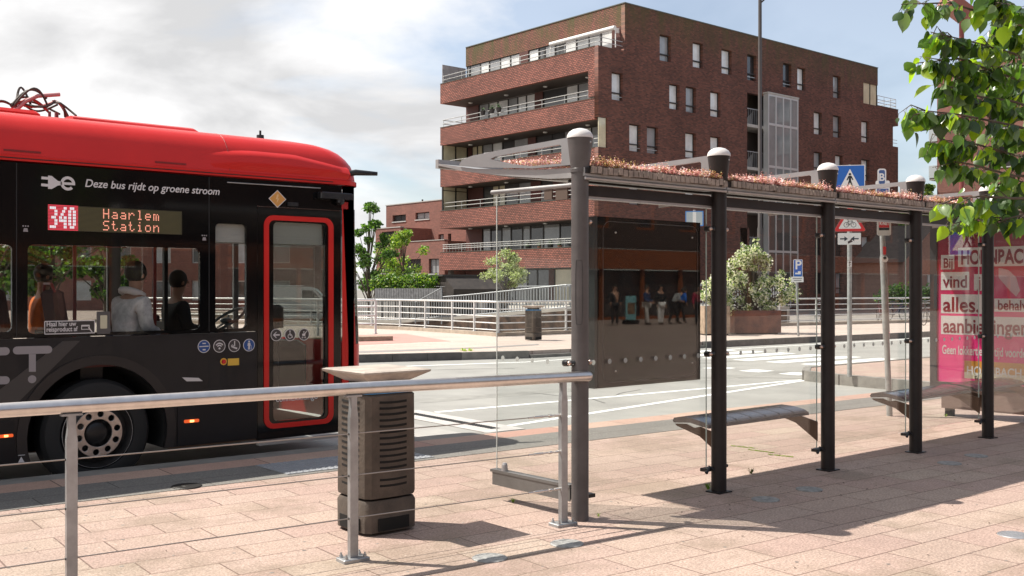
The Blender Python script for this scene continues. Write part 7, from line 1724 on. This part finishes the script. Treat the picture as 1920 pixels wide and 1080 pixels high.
def stand(st=.12, arm=0.0, bend=0.0): return dict(pelvis=(0, 0, .93), waist=(bend * .2, 0, 1.10), chest=(bend * .6, 0, 1.32 - bend * .15), neck=(bend, 0, 1.45 - bend * .3), head=(bend * 1.2 + .02, 0, 1.58 - bend * .4), crown=(bend * 1.25 + .01, 0, 1.68 - bend * .45), sl=(bend * .6, .18, 1.36 - bend * .15), el=(.02 + bend * .5, .25, 1.10 - bend * .1), wl=(.08 + arm, .22, .88 + arm * .8), sr=(bend * .6, -.18, 1.36 - bend * .15), er=(-.02 + bend * .5, -.25, 1.10 - bend * .1), wr=(.05 + arm, -.22, .88 + arm * .8),
    hl=(.0, .09, .90), kl=(st * .6, .10, .48), al=(st, .10, .09), tl=(st + .14, .11, .04), hr=(0, -.09, .90), kr=(-st * .3, -.10, .48), ar=(-st, -.10, .09), tr=(-st + .14, -.11, .04))
greyj = mat('grey jacket', (.70, .67, .68), .85, 0, var=.35, vscale=7); orj = mat('orange jacket', (.75, .17, .03), .8, 0, var=.2, vscale=8); bluej = mat('dark blue clothing', (.03, .05, .12), .85, 0, var=.2)
blackc = mat('black clothing', (.02, .02, .022), .85); beige = mat('light clothing', (.55, .52, .48), .85); shoe = mat('dark shoes', (.03, .025, .02), .6)
RotZ = lambda x, y, z, a: Matrix.Translation((x, y, z)) @ Matrix.Rotation(a, 4, 'Z')
person('person in a grey jacket with a pale hood lining, sitting by the bus window', RotZ(3.70, YB + .42, .96, .25), sit(.08), greyj, bluej, shoe, hood=mat('pale hood lining', (.72, .66, .66), .9))
person('person in an orange jacket with dark hair, sitting on the far side of the bus', RotZ(3.42, YF - .40, .96, -.1), sit(.02), orj, blackc, shoe)
person('bus driver in dark clothing sitting in the cab behind the partition', RotZ(4.72, YB + 1.75, .90, 0), sit(.03, .45), blackc, blackc, shoe)
def mirrored(px, t): r = ray(px); return (r.x * t, 2 * 5.235 - r.y * t)
for k, (px, t_, ang, J, jk, tr_, lab) in enumerate(((1152, 44, 2.2, stand(.05, .1), blackc, blackc, 'person in black mirrored at the left of the dark panel'),
        (1212, 45, 1.2, stand(.1, .15), bluej, beige, 'person in dark jacket and light trousers mirrored in the dark panel'),
        (1238, 45, 1.9, stand(.08), blackc, mat('white trousers', (.72, .70, .68), .8), 'person in black top and white trousers mirrored in the middle of the dark panel'),
        (1262, 46, .6, stand(.2, .2, .35), mat('grey top', (.35, .36, .36), .85), blackc, 'person in a grey top bending forward, mirrored in the dark panel'),
        (1275, 47, .4, stand(.15, .1, .2), mat('bright blue jacket', (.02, .14, .55), .8), blackc, 'person in a bright blue jacket mirrored in the dark panel'),
        (1310, 45, 2.6, stand(.15), mat('crimson top', (.35, .02, .06), .8), blackc, 'person in a crimson top mirrored at the right edge of the dark panel'))):
    x, y = mirrored(px, t_); person(lab, RotZ(x, y, 0, ang), J, jk, tr_, shoe, group='people by the shops mirrored in the dark panel')
x, y = mirrored(1181, 46)
ab = thing('pavement_board', 'freestanding pale blue poster board mirrored in the dark panel', 'board', (x, y, 0))
obj('board', MB().box(x - .30, x + .30, y, y + .06, .2, 1.25), mat('board blue', (.25, .52, .55), .5), ab); obj('board_picture', MB().box(x - .24, x + .24, y + .061, y + .066, .45, .95), mat('board picture', (.25, .16, .10), .6, 0, var=.6, vscale=5), ab)
obj('foot', MB().box(x - .3, x + .3, y - .2, y + .26, 0, .199), black, ab)
